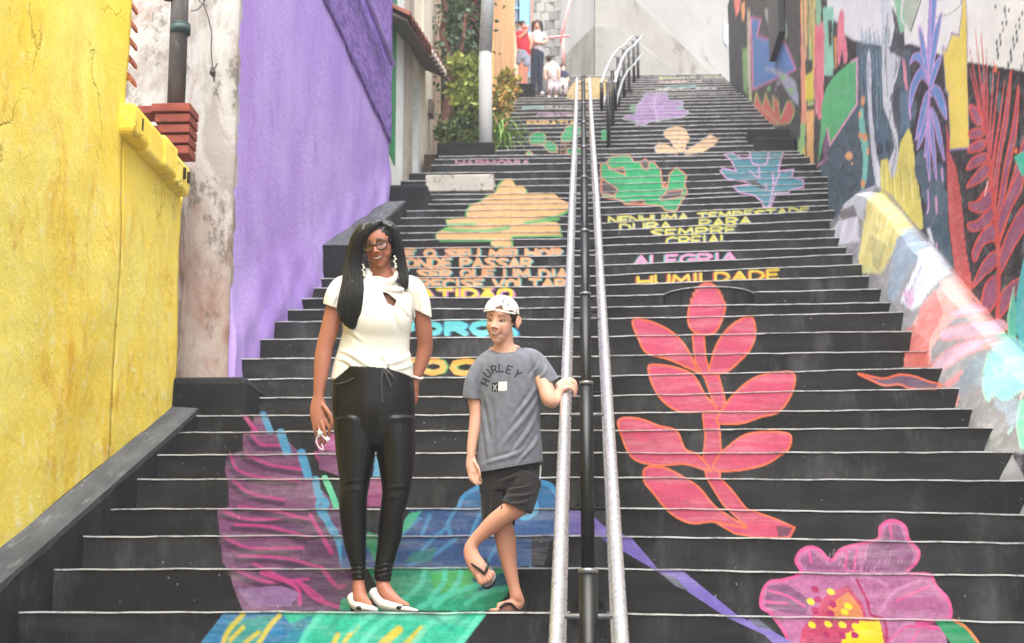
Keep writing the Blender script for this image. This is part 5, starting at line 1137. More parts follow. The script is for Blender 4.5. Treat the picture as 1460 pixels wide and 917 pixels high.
def cloth(pr, name, sh, m, colf, voxel=.0032, smooth=5, wr=0., wf=.12, seed=1, kill=None, solid=.004, parent=None, disp=None):
    V, F = sh.all(); me = remesh(pr.world(V), F, voxel, smooth)
    me.name = name
    if wr or disp:
        w = getv(me); L = pr.local(w); n = getn(me)
        dd = wr*wrinkle(L[:, 0]+.3*L[:, 2], L[:, 1]*.8, seed, wf*1.6) if wr else 0
        if disp: dd = dd+disp(L)
        setv(me, w+n*(dd/pr.ppm)[:, None])
    if kill is not None: cull(me, kill(pr.local(getv(me))))
    L = pr.local(getv(me)); c = colf(L)
    o = finish(name, me, m, parent or pr.e, True, c)
    if solid: k = o.modifiers.new('thickness', 'SOLIDIFY'); k.thickness = solid; k.offset = 0
    return o
def flat(c):
    k = np.append(lin(c), 1.)
    return lambda L: np.tile(k, (len(L), 1))
def rotm(yaw, pitch, roll):
    cy_, sy_ = math.cos(yaw), math.sin(yaw); cp, sp_ = math.cos(pitch), math.sin(pitch); cr, sr = math.cos(roll), math.sin(roll)
    Ry = np.array([[cy_, 0, sy_], [0, 1, 0], [-sy_, 0, cy_]]); Rx = np.array([[1, 0, 0], [0, cp, -sp_], [0, sp_, cp]]); Rz = np.array([[cr, -sr, 0], [sr, cr, 0], [0, 0, 1]])
    return Rz@Ry@Rx
FLIP = np.diag([1, -1, 1.])
class Head:
    """head frame: x to the viewer's right, y up, z forward, unit = chin to crown"""
    def __init__(s, c, H, yaw=0, pitch=0, roll=0): s.c = np.asarray(c, float); s.H = H; s.R = rotm(math.radians(yaw), math.radians(pitch), math.radians(roll))
    def px(s, q): q = np.atleast_2d(np.asarray(q, float)); return s.c+(q@s.R.T)@FLIP*s.H
    def loc(s, L): return ((L-s.c)/s.H@FLIP)@s.R
    def ball(s, sh, c, r): sh.ball(s.px(c)[0], np.asarray(r)*s.H, FLIP@s.R)
    def tube(s, sh, pts, n=10): sh.loft([tuple(s.px(p[:3])[0])+(p[3]*s.H, (p[4] if len(p) > 4 else p[3])*s.H) for p in pts], n, step=2.)
    def build(s, sh, w=1., ears=(-1, 1), es=1., ck=1.):
        b = lambda c, r: s.ball(sh, c, r)
        b((0, .12, -.07), (.315*w, .375, .40)); b((0, -.10, .07), (.262*w, .34, .285)); b((0, -.30, .11), (.185*w, .17, .20))
        b((0, -.405, .19), (.105*w, .085, .10)); b((-.15*w, -.09, .19), (.105*ck, .10*ck, .10*ck)); b((.15*w, -.09, .19), (.105*ck, .10*ck, .10*ck))
        b((-.15*w, -.20, .18), (.085*ck, .11, .09*ck)); b((.15*w, -.20, .18), (.085*ck, .11, .09*ck)); b((0, .10, .235), (.21*w, .10, .085))
        s.tube(sh, [(0, .05, .315, .028), (0, -.04, .365, .034), (0, -.115, .405, .048, .04)]); b((-.05, -.135, .345), (.036, .03, .045)); b((.05, -.135, .345), (.036, .03, .045))
        b((0, -.25, .255), (.125, .085, .085))
        s.tube(sh, [(-.12, -.228, .275, .016), (-.05, -.232, .325, .024), (0, -.236, .336, .022), (.05, -.232, .325, .024), (.12, -.228, .275, .016)]); s.tube(sh, [(-.11, -.25, .27, .014), (-.05, -.295, .312, .022), (0, -.305, .322, .026), (.05, -.295, .312, .022), (.11, -.25, .27, .014)])
        if ears:
            for sg in ears:
                b((sg*.33*w*es, -.03, -.05), (.035, .125*es, .075)); s.tube(sh, [(sg*.345*w*es, -.12, -.03, .02), (sg*.375*w*es, -.03, -.07, .026), (sg*.375*w*es, .07, -.07, .026), (sg*.335*w*es, .10, -.01, .02)])
    def sockets(s, pr, me, depth=.035):
        w = getv(me); L = s.loc(pr.local(w)); d = np.zeros(len(w))
        for sg in (-1, 1): d -= depth*np.exp(-(((L[:, 0]-sg*.13)/.065)**2+((L[:, 1]-.005)/.045)**2))*(L[:, 2] > .1)
        d -= .012*np.exp(-((L[:, 0]/.11)**2+((L[:, 1]+.263+.0)/.014)**2))*(L[:, 2] > .15)
        n = getn(me); setv(me, w+n*(d*s.H/pr.ppm)[:, None])
    def surf(s, Lh, x, y, r=.028):
        k = (np.hypot(Lh[:, 0]-x, Lh[:, 1]-y) < r) & (Lh[:, 2] > 0); return Lh[k, 2].max() if k.any() else .3
    def patch(s, pr, name, Lh, xs, ylo, yhi, m, lift=.006, nv=3, parent=None):
        """thin skin-tight strip (teeth, brows) between two curves over the face"""
        V = []; nx_ = len(xs)
        for j in range(nv+1):
            for i, x in enumerate(xs):
                y = ylo[i]+(yhi[i]-ylo[i])*j/nv; V.append((x, y, s.surf(Lh, x, y, .03)+lift))
        V = np.array(V); B = V-[0, 0, .02]; k = len(V)
        F = [(j*nx_+i, j*nx_+i+1, (j+1)*nx_+i+1, (j+1)*nx_+i) for j in range(nv) for i in range(nx_-1)]
        ring = [*range(nx_)]+[j*nx_+nx_-1 for j in range(1, nv+1)]+[nv*nx_+i for i in range(nx_-2, -1, -1)]+[j*nx_ for j in range(nv-1, 0, -1)]
        F += [(ring[a], ring[a]+k, ring[(a+1) % len(ring)]+k, ring[(a+1) % len(ring)]) for a in range(len(ring))]
        return mesh(name, pr.world(s.px(np.vstack([V, B]))), F, m, parent or pr.e, True)
    def paint(s, C, L, skin, lip, brow, blush, z0=.05, browc=(.13, .105), lash_and_socket_shade=True, inner=(70, 26, 26)):
        """colours of the face stored on the skin, with shade painted into sockets, nostrils and creases"""
        q = s.loc(L); x, y, z_ = q.T; f = z_ > z0
        def mixc(mask, c, a=1.): mask = np.clip(mask, 0, 1)[:, None]*a; C[:, :3] = C[:, :3]*(1-mask)+lin(c)*mask
        for sg in (-1, 1): mixc(np.exp(-(((x-sg*.16)/.075)**2+((y+.12)/.06)**2))*f, blush, .55)
        mixc(np.exp(-((x/.05)**2+((y+.13)/.04)**2))*f, blush, .3)
        yc = -.238+1.3*np.minimum(np.abs(x), .16)**2; yl = -.306+4.6*np.minimum(np.abs(x), .16)**2
        mixc(((np.abs(y-yc-.008) < .017) & (np.abs(x) < .145) & f)*1., lip, .8); mixc(((np.abs(y-yl+.010) < .019) & (np.abs(x) < .135) & f)*1., lip, .8)
        mixc(((y < yc) & (y > yl) & (np.abs(x) < .145) & f)*1., inner, .9)
        for sg in (-1, 1):
            u = (x*sg-browc[0])/.075; yb = browc[1]+.018-.02*u*u; mixc(((np.abs(u) < 1) & (np.abs(y-yb) < .016*(1.15-.5*np.clip(u, -1, 1))) & f)*1., brow, .85)
            if lash_and_socket_shade:
                mixc(np.exp(-(((x-sg*.13)/.07)**2+((y-.005)/.034)**2))*f, tuple(np.array(skin)*.55), .75)  # socket shade painted into the skin colour
                ve = (x-sg*.13)/.06; mixc(((np.abs(ve) < 1) & (np.abs(y-(.016-.016*ve*ve)) < .009) & f)*1., (34, 20, 18), .9)
            mixc(np.exp(-(((x-sg*.045)/.016)**2+((y+.155)/.012)**2))*f, tuple(np.array(skin)*.4), .7)  # nostril shade painted as darkened skin
            mixc(np.exp(-(((np.abs(x)-.145)/.02)**2+((y+.19)/.07)**2))*f, tuple(np.array(skin)*.72), .35)  # shade of the smile creases painted in
        return C
    def eyes(s, pr, Lh, white, iris, open_=.017, gaze=0.):
        for sg in (-1, 1):
            zc = s.surf(Lh, sg*.13, 0, .02); sh = Sh(); s.ball(sh, (sg*.13, .003, zc-.012), (.046, open_, .020)); V, F = sh.all(); e = mesh('eye', pr.world(V), F, white, pr.e, True)
            sh = Sh(); s.ball(sh, (sg*.13+gaze, .004, zc-.002), (.031, open_*1.05, .018)); V, F = sh.all(); mesh('iris', pr.world(V), F, iris, e, True)
def raw(pr, name, sh, m, parent=None, smooth=True):
    V, F = sh.all(); return mesh(name, pr.world(V), F, m, parent or pr.e, smooth)
def stroke_mask(x, y, segs, w):
    D = np.full(len(x), 1e9)
    for pl in segs:
        for (x0, y0), (x1, y1) in zip(pl[:-1], pl[1:]):
            dx, dy = x1-x0, y1-y0; t_ = np.clip(((x-x0)*dx+(y-y0)*dy)/(dx*dx+dy*dy+1e-9), 0, 1); D = np.minimum(D, np.hypot(x-x0-t_*dx, y-y0-t_*dy))
    return np.clip((w/2+.5-D), 0, 1)
M['skin'] = body_mat('skin', .5, .35, .12, .12, 220, var=.05); M['cloth'] = body_mat('woven_cloth', .9, .15, 0, .12, 300, var=.10, bdist=.001, sheen=.1)
M['blouse'] = body_mat('crepe_blouse', .85, .2, 0, .1, 300, var=.05, bdist=.002); M['coated'] = body_mat('coated_black_trousers', .40, .3, 0, .12, 16, (1, 1, 1.3), var=.1, bdist=.008)
t = NT('black_hair'); hn = t.noise(60, 4, .6, (3, 3, .12)); t.bump(hn, .5, .004); M['hair'] = t.done(t.mix(t.ramp(hn, .35, .7), (.003, .003, .004, 1), (.012, .011, .010, 1)), .38, .4)
M['brownhair'] = simple('brown_hair', (52, 38, 30), .6, .3, scale=60); M['eyew'] = simple('eye_white', (150, 140, 134), .3); M['iris'] = simple('iris_dark', (30, 18, 14), .15, .6); M['teeth'] = simple('teeth', (206, 196, 184), .35, .5)
M['whitel'] = simple('white_leather', (232, 230, 224), .4, .45, var=.05); M['blackl'] = simple('black_leather', (18, 18, 19), .35, .5); M['rubber'] = simple('black_rubber', (30, 31, 34), .6, .3); M['greysole'] = simple('grey_footbed', (132, 134, 134), .8, .2)

# ---- woman in white blouse
w = Person('person', 7.0, (535, 873), 'woman in white blouse, black coated trousers and glasses standing on the painted step')
SK = (158, 102, 81)
sb_ = Sh(); hd = Head((539.0, 348.0, 6), 67, yaw=-13, pitch=4, roll=12); hd.build(sb_, 1.06)
sb_.loft([(540, 366, -2, 16, 16), (543, 385, -2, 15.5, 15), (545, 402, -2, 21, 16)])
sb_.loft([(544, 400, -2, 24, 15), (540, 410, -2, 46, 20), (538, 430, 0, 46, 24), (537, 470, 0, 43, 26), (535, 500, 0, 42, 24), (534, 530, 0, 50, 28), (533, 560, 0, 50, 28), (533, 580, 0, 44, 22)], 24)
sb_.loft([(488, 412, -1, 12, 13), (478, 440, 1, 13.5, 13), (470, 470, 2, 13.2, 12.5), (463, 494, 3, 12, 12), (459.5, 515, 6, 11.8, 11), (457, 540, 9, 10, 9.5), (454.5, 562, 11, 8, 7.5), (454, 572, 12, 8.5, 7)])
sb_.loft([(454, 568, 12, 9, 6.5), (454, 585, 13, 12.5, 7), (456, 600, 14, 12, 7), (458, 607, 15, 10, 6)])
for f in ([(464.5, 598, 17, 2.9), (469, 611, 19, 2.6), (469.5, 622, 15, 2.4), (465, 629, 11, 2.1)], [(458.2, 602, 19, 3.), (463, 617, 21.5, 2.7), (464, 628.5, 17, 2.5), (460, 634, 12, 2.1)], [(452, 602, 17, 2.9), (456.2, 617, 19, 2.6), (457.5, 627.5, 15, 2.4), (455, 633, 11, 2.1)], [(446, 598, 15, 2.7), (448.3, 611, 16, 2.4), (450.5, 620.5, 13, 2.2), (451.5, 625.5, 9, 1.9)], [(461, 578, 18, 3.8), (469.5, 590, 23, 3.3), (473, 602, 23, 2.9), (472, 611, 20, 2.5)]): sb_.loft(f, 12, step=2.)
sb_.loft([(590, 412, -2, 11, 12), (599, 438, -4, 12, 12.5), (604, 468, -8, 12, 12), (606, 492, -13, 11, 11), (603, 510, -14, 10.5, 10), (597, 528, -13, 8.5, 8), (592, 541, -13, 7.5, 7.5)])
sb_.loft([(591, 540, -13, 7.5, 7), (589, 553, -14, 8.5, 7), (588, 563, -15, 8, 6)])
for f in ([(593, 553, -13, 4), (594, 565, -13, 3.8), (592, 575, -15, 3.3)], [(589, 560, -11, 4.2), (590, 572, -11, 3.9), (588, 583, -13, 3.4)], [(585, 560, -12, 4.2), (585, 573, -12, 3.9), (584, 583, -14, 3.4)], [(581, 558, -13, 4), (580, 568, -13, 3.7), (580, 576, -15, 3.2)], [(585, 545, -8, 4.6), (579, 551, -6, 4.3), (574, 556, -6, 3.8)]): sb_.loft([q[:3]+(q[3]*.76,) for q in f], 10, step=2.)
sb_.loft([(508, 600, 0, 22, 24), (507, 640, 2, 25, 26), (506, 690, 4, 18, 20), (504, 740, 1, 16, 18), (509, 800, 0, 9.5, 11), (511, 826, 0, 8.6, 9.5), (512, 842, 3, 9.5, 11), (515, 856, 12, 10.5, 8.5), (524, 865, 24, 9, 5)])
sb_.loft([(560, 600, 0, 22, 24), (565, 646, 2, 24, 26), (564, 700, 5, 17, 20), (557, 745, 2, 14, 17), (550, 795, 0, 10.5, 12), (546, 826, 0, 9.6, 10), (548, 840, 3, 10.5, 11.5), (556, 853, 12, 11.5, 9), (568, 862, 20, 10, 5.5), (580, 866, 25, 7, 4)])
V, F = sb_.all(); me = remesh(w.world(V), F, .0026, 6); hd.sockets(w, me)
L = w.local(getv(me)); C = flat(SK)(L); Lh = hd.loc(L)
hd.paint(C, L, SK, (142, 60, 60), (40, 26, 22), (160, 92, 74))
finish('body', me, M['skin'], w.e, True, C)
xs = np.linspace(-.112, .112, 15); hd.patch(w, 'teeth', Lh, xs, -.284+3.7*xs**2, -.250+1.3*xs**2, M['teeth'], .002)
hd.eyes(w, Lh, M['eyew'], M['iris'], .015)
# glasses
gl_ = Sh()
for sg in (-1, 1):
    ring = [hd.px((sg*.145+.118*math.cos(a), .0+.105*math.sin(a), .345-.25*max(0, abs(.145+sg*0+.118*math.cos(a)*sg)-.16)))[0] for a in np.linspace(0, 2*math.pi, 25)]
    gl_.loft([tuple(p)+(.95,) for p in ring], 8, step=3., cap=.1)
    gl_.loft([tuple(hd.px(p)[0])+(.9,) for p in ((sg*.26, .02, .31), (sg*.315, .03, .12), (sg*.33, .02, -.05))], 6)
gl_.loft([tuple(hd.px(p)[0])+(1.1,) for p in ((-.03, .015, .37), (0, .03, .38), (.03, .015, .37))], 6, step=1.)
g_ = raw(w, 'glasses', gl_, simple('tortoise_frame', (30, 20, 18), .3, .5))
t = NT('lens_glass'); tr_ = t.n('BsdfTransparent'); gs = t.n('BsdfGlossy'); gs.inputs['Roughness'].default_value = .05; mx = t.n('MixShader'); mx.inputs[0].default_value = .06; tr_.inputs[0].default_value = (.80, .79, .78, 1)
t.l(tr_.outputs[0], mx.inputs[1]); t.l(gs.outputs[0], mx.inputs[2]); t.l(mx.outputs[0], t.out.inputs[0]); M['lens'] = t.m
for sg in (-1, 1):
    V = [(sg*.145+.11*math.cos(a), .1*math.sin(a), .345-.25*max(0, abs(.145+.118*math.cos(a)*sg)-.16)) for a in np.linspace(0, 2*math.pi, 20, endpoint=False)]; mesh('lens', w.world(hd.px(V)), [tuple(range(20))], M['lens'], g_)
# hair: heavy curtain forward over one shoulder, the rest falling behind the other
hr = Sh(); hd.ball(hr, (0, .135, -.11), (.365, .395, .42)); hd.ball(hr, (0, -.10, -.22), (.34, .36, .26))
curtL = [(531, 322, 14, 9, 12), (518, 330, 12, 12, 16), (508.5, 348, 9, 10.5, 18), (503.5, 372, 8, 11, 17), (503, 398, 16, 14, 15), (502, 420, 24, 17, 13), (500, 440, 27, 18, 11), (500, 456, 27, 13.5, 8), (503, 466, 26, 6, 5)]
curtR = [(543, 319, 10, 8, 12), (557, 326, 4, 9, 16), (566, 346, -2, 7.5, 17), (570, 368, -2, 7.5, 15), (574, 388, 4, 7, 11), (577, 402, 11, 5, 7), (577, 412, 14, 2.5, 3.5)]
hr.loft(curtL, 20); hr.loft(curtR, 16); fringe = [(541, 316, 22, 4, 6), (531, 322, 25, 6.5, 5), (522, 332, 23, 7, 6), (515.5, 346, 18, 6, 7), (511, 362, 14, 5, 8)]; hr.loft(fringe, 14)
cloth(w, 'hair', hr, M['hair'], flat((16, 15, 16)), .004, 5, wr=.5, wf=.5, seed=8, solid=0)
rs = np.random.default_rng(12); st = Sh()
for cur, nst in ((curtL, 190), (curtR, 80), (fringe, 60)):
    cu = crv(np.array(cur, float), False, 4)
    for k in range(nst):
        a = rs.uniform(-.3, math.pi+.3); rr = rs.uniform(.93, 1.06); ph = rs.uniform(0, 6.28); m_ = rs.integers(len(cu)-4, len(cu)+1); q0 = rs.integers(0, 4)
        pts = [(p[0]+math.cos(a)*p[3]*rr+.5*math.sin(i*.45+ph), p[1]+rs.normal(0, .2), p[2]+math.sin(a)*p[4]*rr+.3*math.cos(i*.4+ph), .55) for i, p in enumerate(cu[q0:m_:2])]
        if len(pts) > 3: st.loft(pts, 4, step=9., cap=.2)
raw(w, 'hair_strands', st, M['hair'])
em = simple('pearl_white', (206, 198, 190), .35, .5)
for x, y in ((517.5, 378), (562.5, 366)):
    er = Sh()
    for k, (dx, dy, r) in enumerate(((0, 0, 1.6), (1.4, 3.5, 1.9), (-.4, 7, 1.6), (1.4, 10.5, 1.7), (1.6, 14.5, 2.3))): er.ball((x+dx, y+dy, 18), (r, r, 1.6))
    raw(w, 'earring', er, em)
# blouse
bl_ = Sh()
bl_.loft([(545, 396, -1, 23, 19), (541, 407, -2, 43, 23), (538.5, 420, 0, 51, 28), (537.5, 440, 2, 51, 33), (537.5, 458, 3, 49.5, 34), (536.5, 478, 1, 47.5, 30), (534, 498, 0, 50, 29), (532.5, 518, 0, 55, 33), (530.5, 545, 0, 59, 36)], 32, cap=.1)
bl_.loft([(500, 402, -2, 13, 15), (489, 410, -1, 17, 18), (480, 424, 1, 16.5, 18), (475.5, 440, 2, 15, 16), (474, 448, 2, 15, 16)], 20, cap=.1); bl_.loft([(578, 402, -3, 12, 14), (589, 411, -3, 15, 17), (598, 428, -3, 14, 16), (601.5, 446, -4, 13, 15), (602, 454, -4, 13, 15)], 20, cap=.1)
bl_.loft([(525, 388, 2, 3.2, 7), (531, 397, 13, 4.2, 5), (545, 403, 18, 5, 4.5), (559, 400, 14, 4.2, 5), (567, 389, 2, 3.2, 7)], 12); bl_.loft([(530, 402, 16, 2.6), (545, 410, 23, 3.2), (560, 414, 24, 3.2), (574, 413, 21, 2.6)], 12)
def kb(L):
    x, y, d = L.T; hem = np.interp(x, [470, 478, 500, 525, 551, 575, 590], [545, 541, 523, 523.5, 526, 533, 540])
    hem = np.where(d > 0, hem, 540)
    key = np.zeros(len(x), bool); poly = [(545.5, 417), (552, 418), (565, 428.5), (561.5, 437), (553, 433)]
    ins = np.zeros(len(x), bool)
    for (x0, y0), (x1, y1) in zip(poly, poly[1:]+poly[:1]):
        if y0 != y1: k = (y >= min(y0, y1)) & (y < max(y0, y1)); ins ^= k & (x < x0+(y-y0)*(x1-x0)/(y1-y0))
    slv = ((x < 489) & (y > 441.5-.35*(484-x)) & (y < 458) & (x < 487) & (y > 430)) | ((x > 592) & (y > 450-.5*(608-x)) & (y < 465))
    return (y > hem) | (ins & (d > 12)) | slv | ((y < 394) & (np.hypot(x-546, (y-394)) < 15))
def bcol(L):
    c = flat((214, 211, 202))(L); return c
cloth(w, 'blouse', bl_, M['blouse'], bcol, .0030, 24, wr=.9, wf=.05, seed=4, kill=kb, solid=.004, disp=lambda L: folds(L, [(486, 500, 530, 522, 3, 1.5), (484, 512, 510, 524, 2.5, 1.3), (585, 505, 545, 524, 3, 1.5), (588, 518, 560, 530, 2.5, 1.2), (492, 470, 520, 485, 3, .9), (520, 425, 512, 470, 3, .8), (566, 432, 585, 450, 2.5, 1.), (560, 440, 575, 470, 3, .8), (478, 412, 476, 438, 2, 1.2), (488, 408, 482, 440, 2, 1.), (594, 412, 602, 445, 2, 1.1), (540, 505, 560, 524, 2.5, 1.1)]))
# trousers
tr2 = Sh()
tr2.loft([(531, 523, 0, 56.5, 34), (532, 545, 0, 58.5, 35), (532, 575, 0, 60, 36), (533, 598, 0, 58.5, 34), (533, 618, 0, 57, 30), (534, 632, 0, 50, 24)], 28, cap=.3)
tr2.loft([(504, 596, 0, 30, 33), (506.5, 640, 2, 28.5, 30), (506, 684, 4, 22.3, 24), (504, 706, 5, 20.3, 21), (503.5, 732, 2, 19.6, 21), (506.5, 775, 0, 16, 18), (510.5, 808, 0, 10.8, 12.5), (511.5, 828, 0, 10.2, 11.5)], 20, cap=.1)
tr2.loft([(563, 596, 0, 29.5, 33), (565, 646, 2, 28, 30), (564.5, 700, 5, 20.5, 23), (558.5, 732, 4, 17.6, 21), (556, 758, 0, 17.6, 20), (551, 790, 0, 14.6, 16), (546.5, 815, 0, 12.6, 13.5), (545.5, 828, 0, 12.2, 12.5)], 20, cap=.1)
cloth(w, 'trousers', tr2, M['coated'], flat((9, 9, 10)), .0034, 20, wr=.7, wf=.10, seed=9, solid=0, kill=lambda L: L[:, 1] < np.interp(L[:, 0], [470, 500, 550, 590], [526, 521.5, 523, 532]),
      disp=lambda L: .8*np.sin(L[:, 1]*.9+L[:, 0]*.1+.8*np.sin(L[:, 0]*.3))*np.exp(-((L[:, 1]-812)/12)**2)+folds(L, [(490, 690, 520, 683, 3, .55), (488, 701, 524, 697, 3, .4), (548, 700, 580, 691, 3, .5), (546, 712, 572, 708, 3, .4), (522, 604, 480, 588, 5, .5), (546, 604, 588, 590, 5, .5), (534, 575, 534, 625, 3, -1.2), (500, 560, 484, 600, 3, .9)]))
dr_ = Sh(); dr_.loft([(547, 526, 36, 1.6), (551, 536, 38, 1.7), (557, 552, 38, 1.6)], 8, step=2.); dr_.loft([(546, 527, 36, 1.6), (544, 545, 38, 1.7), (545, 573, 37, 1.6)], 8, step=2.); dr_.loft([(549, 527, 37, 1.8), (556, 533, 38, 2), (562, 541, 37, 1.6)], 8, step=2.)
raw(w, 'drawstring', dr_, simple('cord_black', (52, 52, 54), .5))
pk = Sh(); pk.loft([(478, 548, 22, 1.3), (490, 546, 28, 1.4), (504, 540, 33, 1.3)], 6, step=3.); raw(w, 'pocket_zip', pk, simple('zip_metal', (70, 70, 72), .35, .5, .6))
# shoes
for nm, pa_, heel, bow in (('shoe', [(504, 853, -8, 9.5, 9), (510, 861, 4, 11, 10.5), (519, 865.5, 18, 11.5, 7.5), (529, 868, 27, 10, 5), (536, 869.5, 31, 5.5, 3)], [(503, 856, -11, 4.5), (503, 872, -13, 3)], (513, 867, 27)),
                      ('shoe', [(535, 846, -8, 9.5, 9), (546, 857, 4, 11, 11), (560, 864, 16, 11, 8), (575, 867.5, 25, 8.5, 5), (587, 869.5, 29, 5.5, 3), (595, 870.5, 31, 2.5, 1.6)], [(532, 852, -11, 5), (533, 872, -13, 3.4)], (570, 866.5, 30))):
    s_ = Sh(); s_.loft(pa_, 16, ref=(0, -1, 0), step=3.); o = cloth(w, nm, s_, M['whitel'], flat((235, 233, 228)), .003, 3, solid=0); o.data.materials[0] = M['whitel']
    s_ = Sh(); s_.loft(heel, 10); raw(w, 'heel', s_, M['blackl'], o)
    s_ = Sh(); s_.ball(bow, (5.5, 3.2, 3)); s_.ball((bow[0]+6, bow[1]-1.5, bow[2]-1), (4, 2.6, 2.5)); raw(w, 'bow', s_, M['blackl'], o)
br_ = Sh(); br_.loft([(594.5+7.8*math.cos(a), 536+2.8*math.sin(a)+2.6*math.cos(a), -13+8*math.sin(a), 1.6) for a in np.linspace(0, 2*math.pi, 22)], 8, step=2., cap=.1); raw(w, 'bracelet', br_, simple('bangle_white', (228, 210, 200), .4))
mk = empty('face_mask', w.world(np.array([(460, 640, 16)]))[0], 'small folded white face mask held in the woman\'s lowered hand', 'mask'); V, F = [], []
for j in range(7):
    for i in range(7):
        u, v = i/6, j/6; V.append((455+16*u-3*v, 612+8*v+13*u*(1-.3*v)+2*math.sin(u*9), 20+2.5*math.sin(u*7+v*3)))
F = [(j*7+i, j*7+i+1, (j+1)*7+i+1, (j+1)*7+i) for j in range(6) for i in range(6)]; o = mesh('cloth', w.world(np.array(V)), F, simple('mask_cloth', (226, 222, 220), .9), mk, True); k = o.modifiers.new('t', 'SOLIDIFY'); k.thickness = .004
s_ = Sh(); s_.loft([(455, 618, 19, .8), (451, 628, 18, .8), (455, 638, 18, .8), (461, 641, 18, .8), (459, 633, 19, .8)], 6, step=2.); raw(w, 'ear_loop', s_, simple('loop_white', (228, 226, 224), .8), mk)

# ---- boy in grey T-shirt
b = Person('person', 7.05, (727, 873), 'boy in grey T-shirt, black shorts and backward white cap leaning on the handrail')
BS = (204, 156, 134)
sb_ = Sh(); hd = Head((713.5, 457.0, 8), 66, yaw=-20, pitch=4, roll=-4); hd.build(sb_, 1.02, (1,), 1.12, .8)
sb_.loft([(717, 474, -2, 14.5, 14), (718, 488, -2, 14, 13.5), (719, 502, -2, 17, 14)])
sb_.loft([(719, 502, -2, 26, 14), (720, 512, -2, 40, 18), (722, 530, 0, 43, 22), (725, 560, 0, 40, 23), (726, 610, 0, 39, 23), (726, 655, 0, 40, 24), (727, 692, 0, 40, 25)], 24)
sb_.loft([(692, 524, 0, 9, 10), (680, 545, 1, 9.5, 10), (676, 565, 2, 9.5, 10), (678, 588, 3, 8.6, 9), (677, 608, 5, 8.6, 8.5), (673, 635, 8, 7.2, 7), (671.5, 652, 10, 5.8, 5.8)]); sb_.loft([(671.5, 650, 10, 6.2, 5), (672.5, 663, 11, 8.5, 5.5), (675, 674, 12, 8.5, 5.5)])
for f in ([(669, 671, 13, 3.6), (670.5, 682, 15, 3.5), (676, 688.5, 15, 3.2), (680, 688, 12, 2.8)], [(673, 673, 14, 3.6), (674.5, 684.5, 17, 3.5), (679.5, 690.5, 16, 3.2), (683, 689.5, 12, 2.8)], [(677.5, 673, 14, 3.5), (680, 684, 16, 3.4), (684, 689.5, 15, 3.1), (686, 688, 11, 2.7)], [(681, 671, 13, 3.3), (684, 680, 14, 3.1), (686.5, 685.5, 13, 2.8)], [(676, 658, 15, 4.0), (681.5, 667, 18, 3.8), (684, 677, 18, 3.4), (683, 683, 16, 3)]): sb_.loft([q[:3]+(q[3]*.62,) for q in f], 10, step=2.)
sb_.loft([(759, 512, 0, 13, 13), (768, 528, 4, 12.5, 12), (777, 550, 14, 11.5, 11.5), (783, 568, 20, 11.5, 11), (789, 571, 16, 10.5, 10.5), (793, 563, 4, 9, 9.5), (796, 556, -8, 8, 7.5)])
sb_.loft([(796, 556, -8, 8, 6.5), (801, 551, -13, 9.5, 6.5), (807, 548, -17, 9, 5.5)])
for k in range(4):
    f = [(803.5+.8*k, 555-4.3*k, -8-6*k, 3.3), (811.5+.9*k, 552.5-4.2*k, -9-6*k, 3.1), (818+1.0*k, 556.5-4.2*k, -11-6*k, 3.0), (820+.9*k, 564.5-4.4*k, -14-6*k, 2.5)]
    sb_.loft(f if k < 3 else [(a-1.5, b_+.5, c, r*.88) for a, b_, c, r in f], 10, step=2.)
sb_.loft([(797.5, 556, -4, 4), (799, 564, -4, 3.7), (801.5, 570, -7, 3.3), (803, 574, -11, 2.8)], 10, step=2.)
sb_.loft([(708, 690, 0, 20, 21), (711, 720, 0, 18, 19), (716, 745, 0, 15.5, 15), (721, 772, -3, 14.8, 15), (726, 805, -3, 11.3, 11.5), (732.5, 835, -1, 8.5, 9.5), (736, 850, 0, 9.5, 10.5), (737, 860, 0, 10.5, 8), (726, 865, 9, 10, 6), (712, 868.5, 17, 9.5, 4)], ref=(0, 0, 1))
for k in range(5): sb_.loft([(712-k*.2, 868.5, 11+k*3.6, 2.6), (702.5+k*1.2, 870, 12+k*4, 2.5 if k < 4 else 3.2), (699+k*1.0, 870.3, 12+k*4, 2.3 if k < 4 else 3)], 8, step=2.)
sb_.loft([(747, 686, 4, 21, 24), (744, 705, 16, 18, 20), (737, 722, 28, 16, 16), (724, 731, 28, 14.5, 14), (705, 745, 22, 13.2, 12.5), (688, 760, 17, 10.4, 10), (677, 771, 14, 8.8, 9), (671.5, 782, 14, 10, 9.5), (673.5, 795, 18, 11.5, 8), (682, 809, 23, 12.5, 6.5), (688, 818, 25, 12, 5)])
for k, (dx, dy, r) in enumerate(((-6.5, 6.5, 4.6), (-.5, 5.5, 3.3), (4.5, 3, 3.1), (8.5, 0, 2.9), (12, -4.5, 2.7))): sb_.loft([(688+dx*.8, 818+dy*.5, 27, r), (691+dx, 822+dy, 28, r), (692+dx, 825+dy, 28, r*.85)], 8, step=2.)
V, F = sb_.all(); me = remesh(b.world(V), F, .0026, 6); hd.sockets(b, me, .03)
L = b.local(getv(me)); C = flat(BS)(L); Lh = hd.loc(L)
hd.paint(C, L, BS, (196, 122, 110), (92, 66, 52), (214, 144, 124), inner=(130, 66, 60))
leg = np.clip((L[:, 1]-690)/30, 0, 1)[:, None]*.5; C[:, :3] = C[:, :3]*(1-leg)+lin((184, 118, 92))*leg
finish('body', me, M['skin'], b.e, True, C)
xs = np.linspace(-.112, .112, 15); hd.patch(b, 'teeth', Lh, xs*.86, -.284+3.7*xs**2, -.250+1.3*xs**2, M['teeth'], .002); hd.eyes(b, Lh, M['eyew'], M['iris'], .013, -.012)
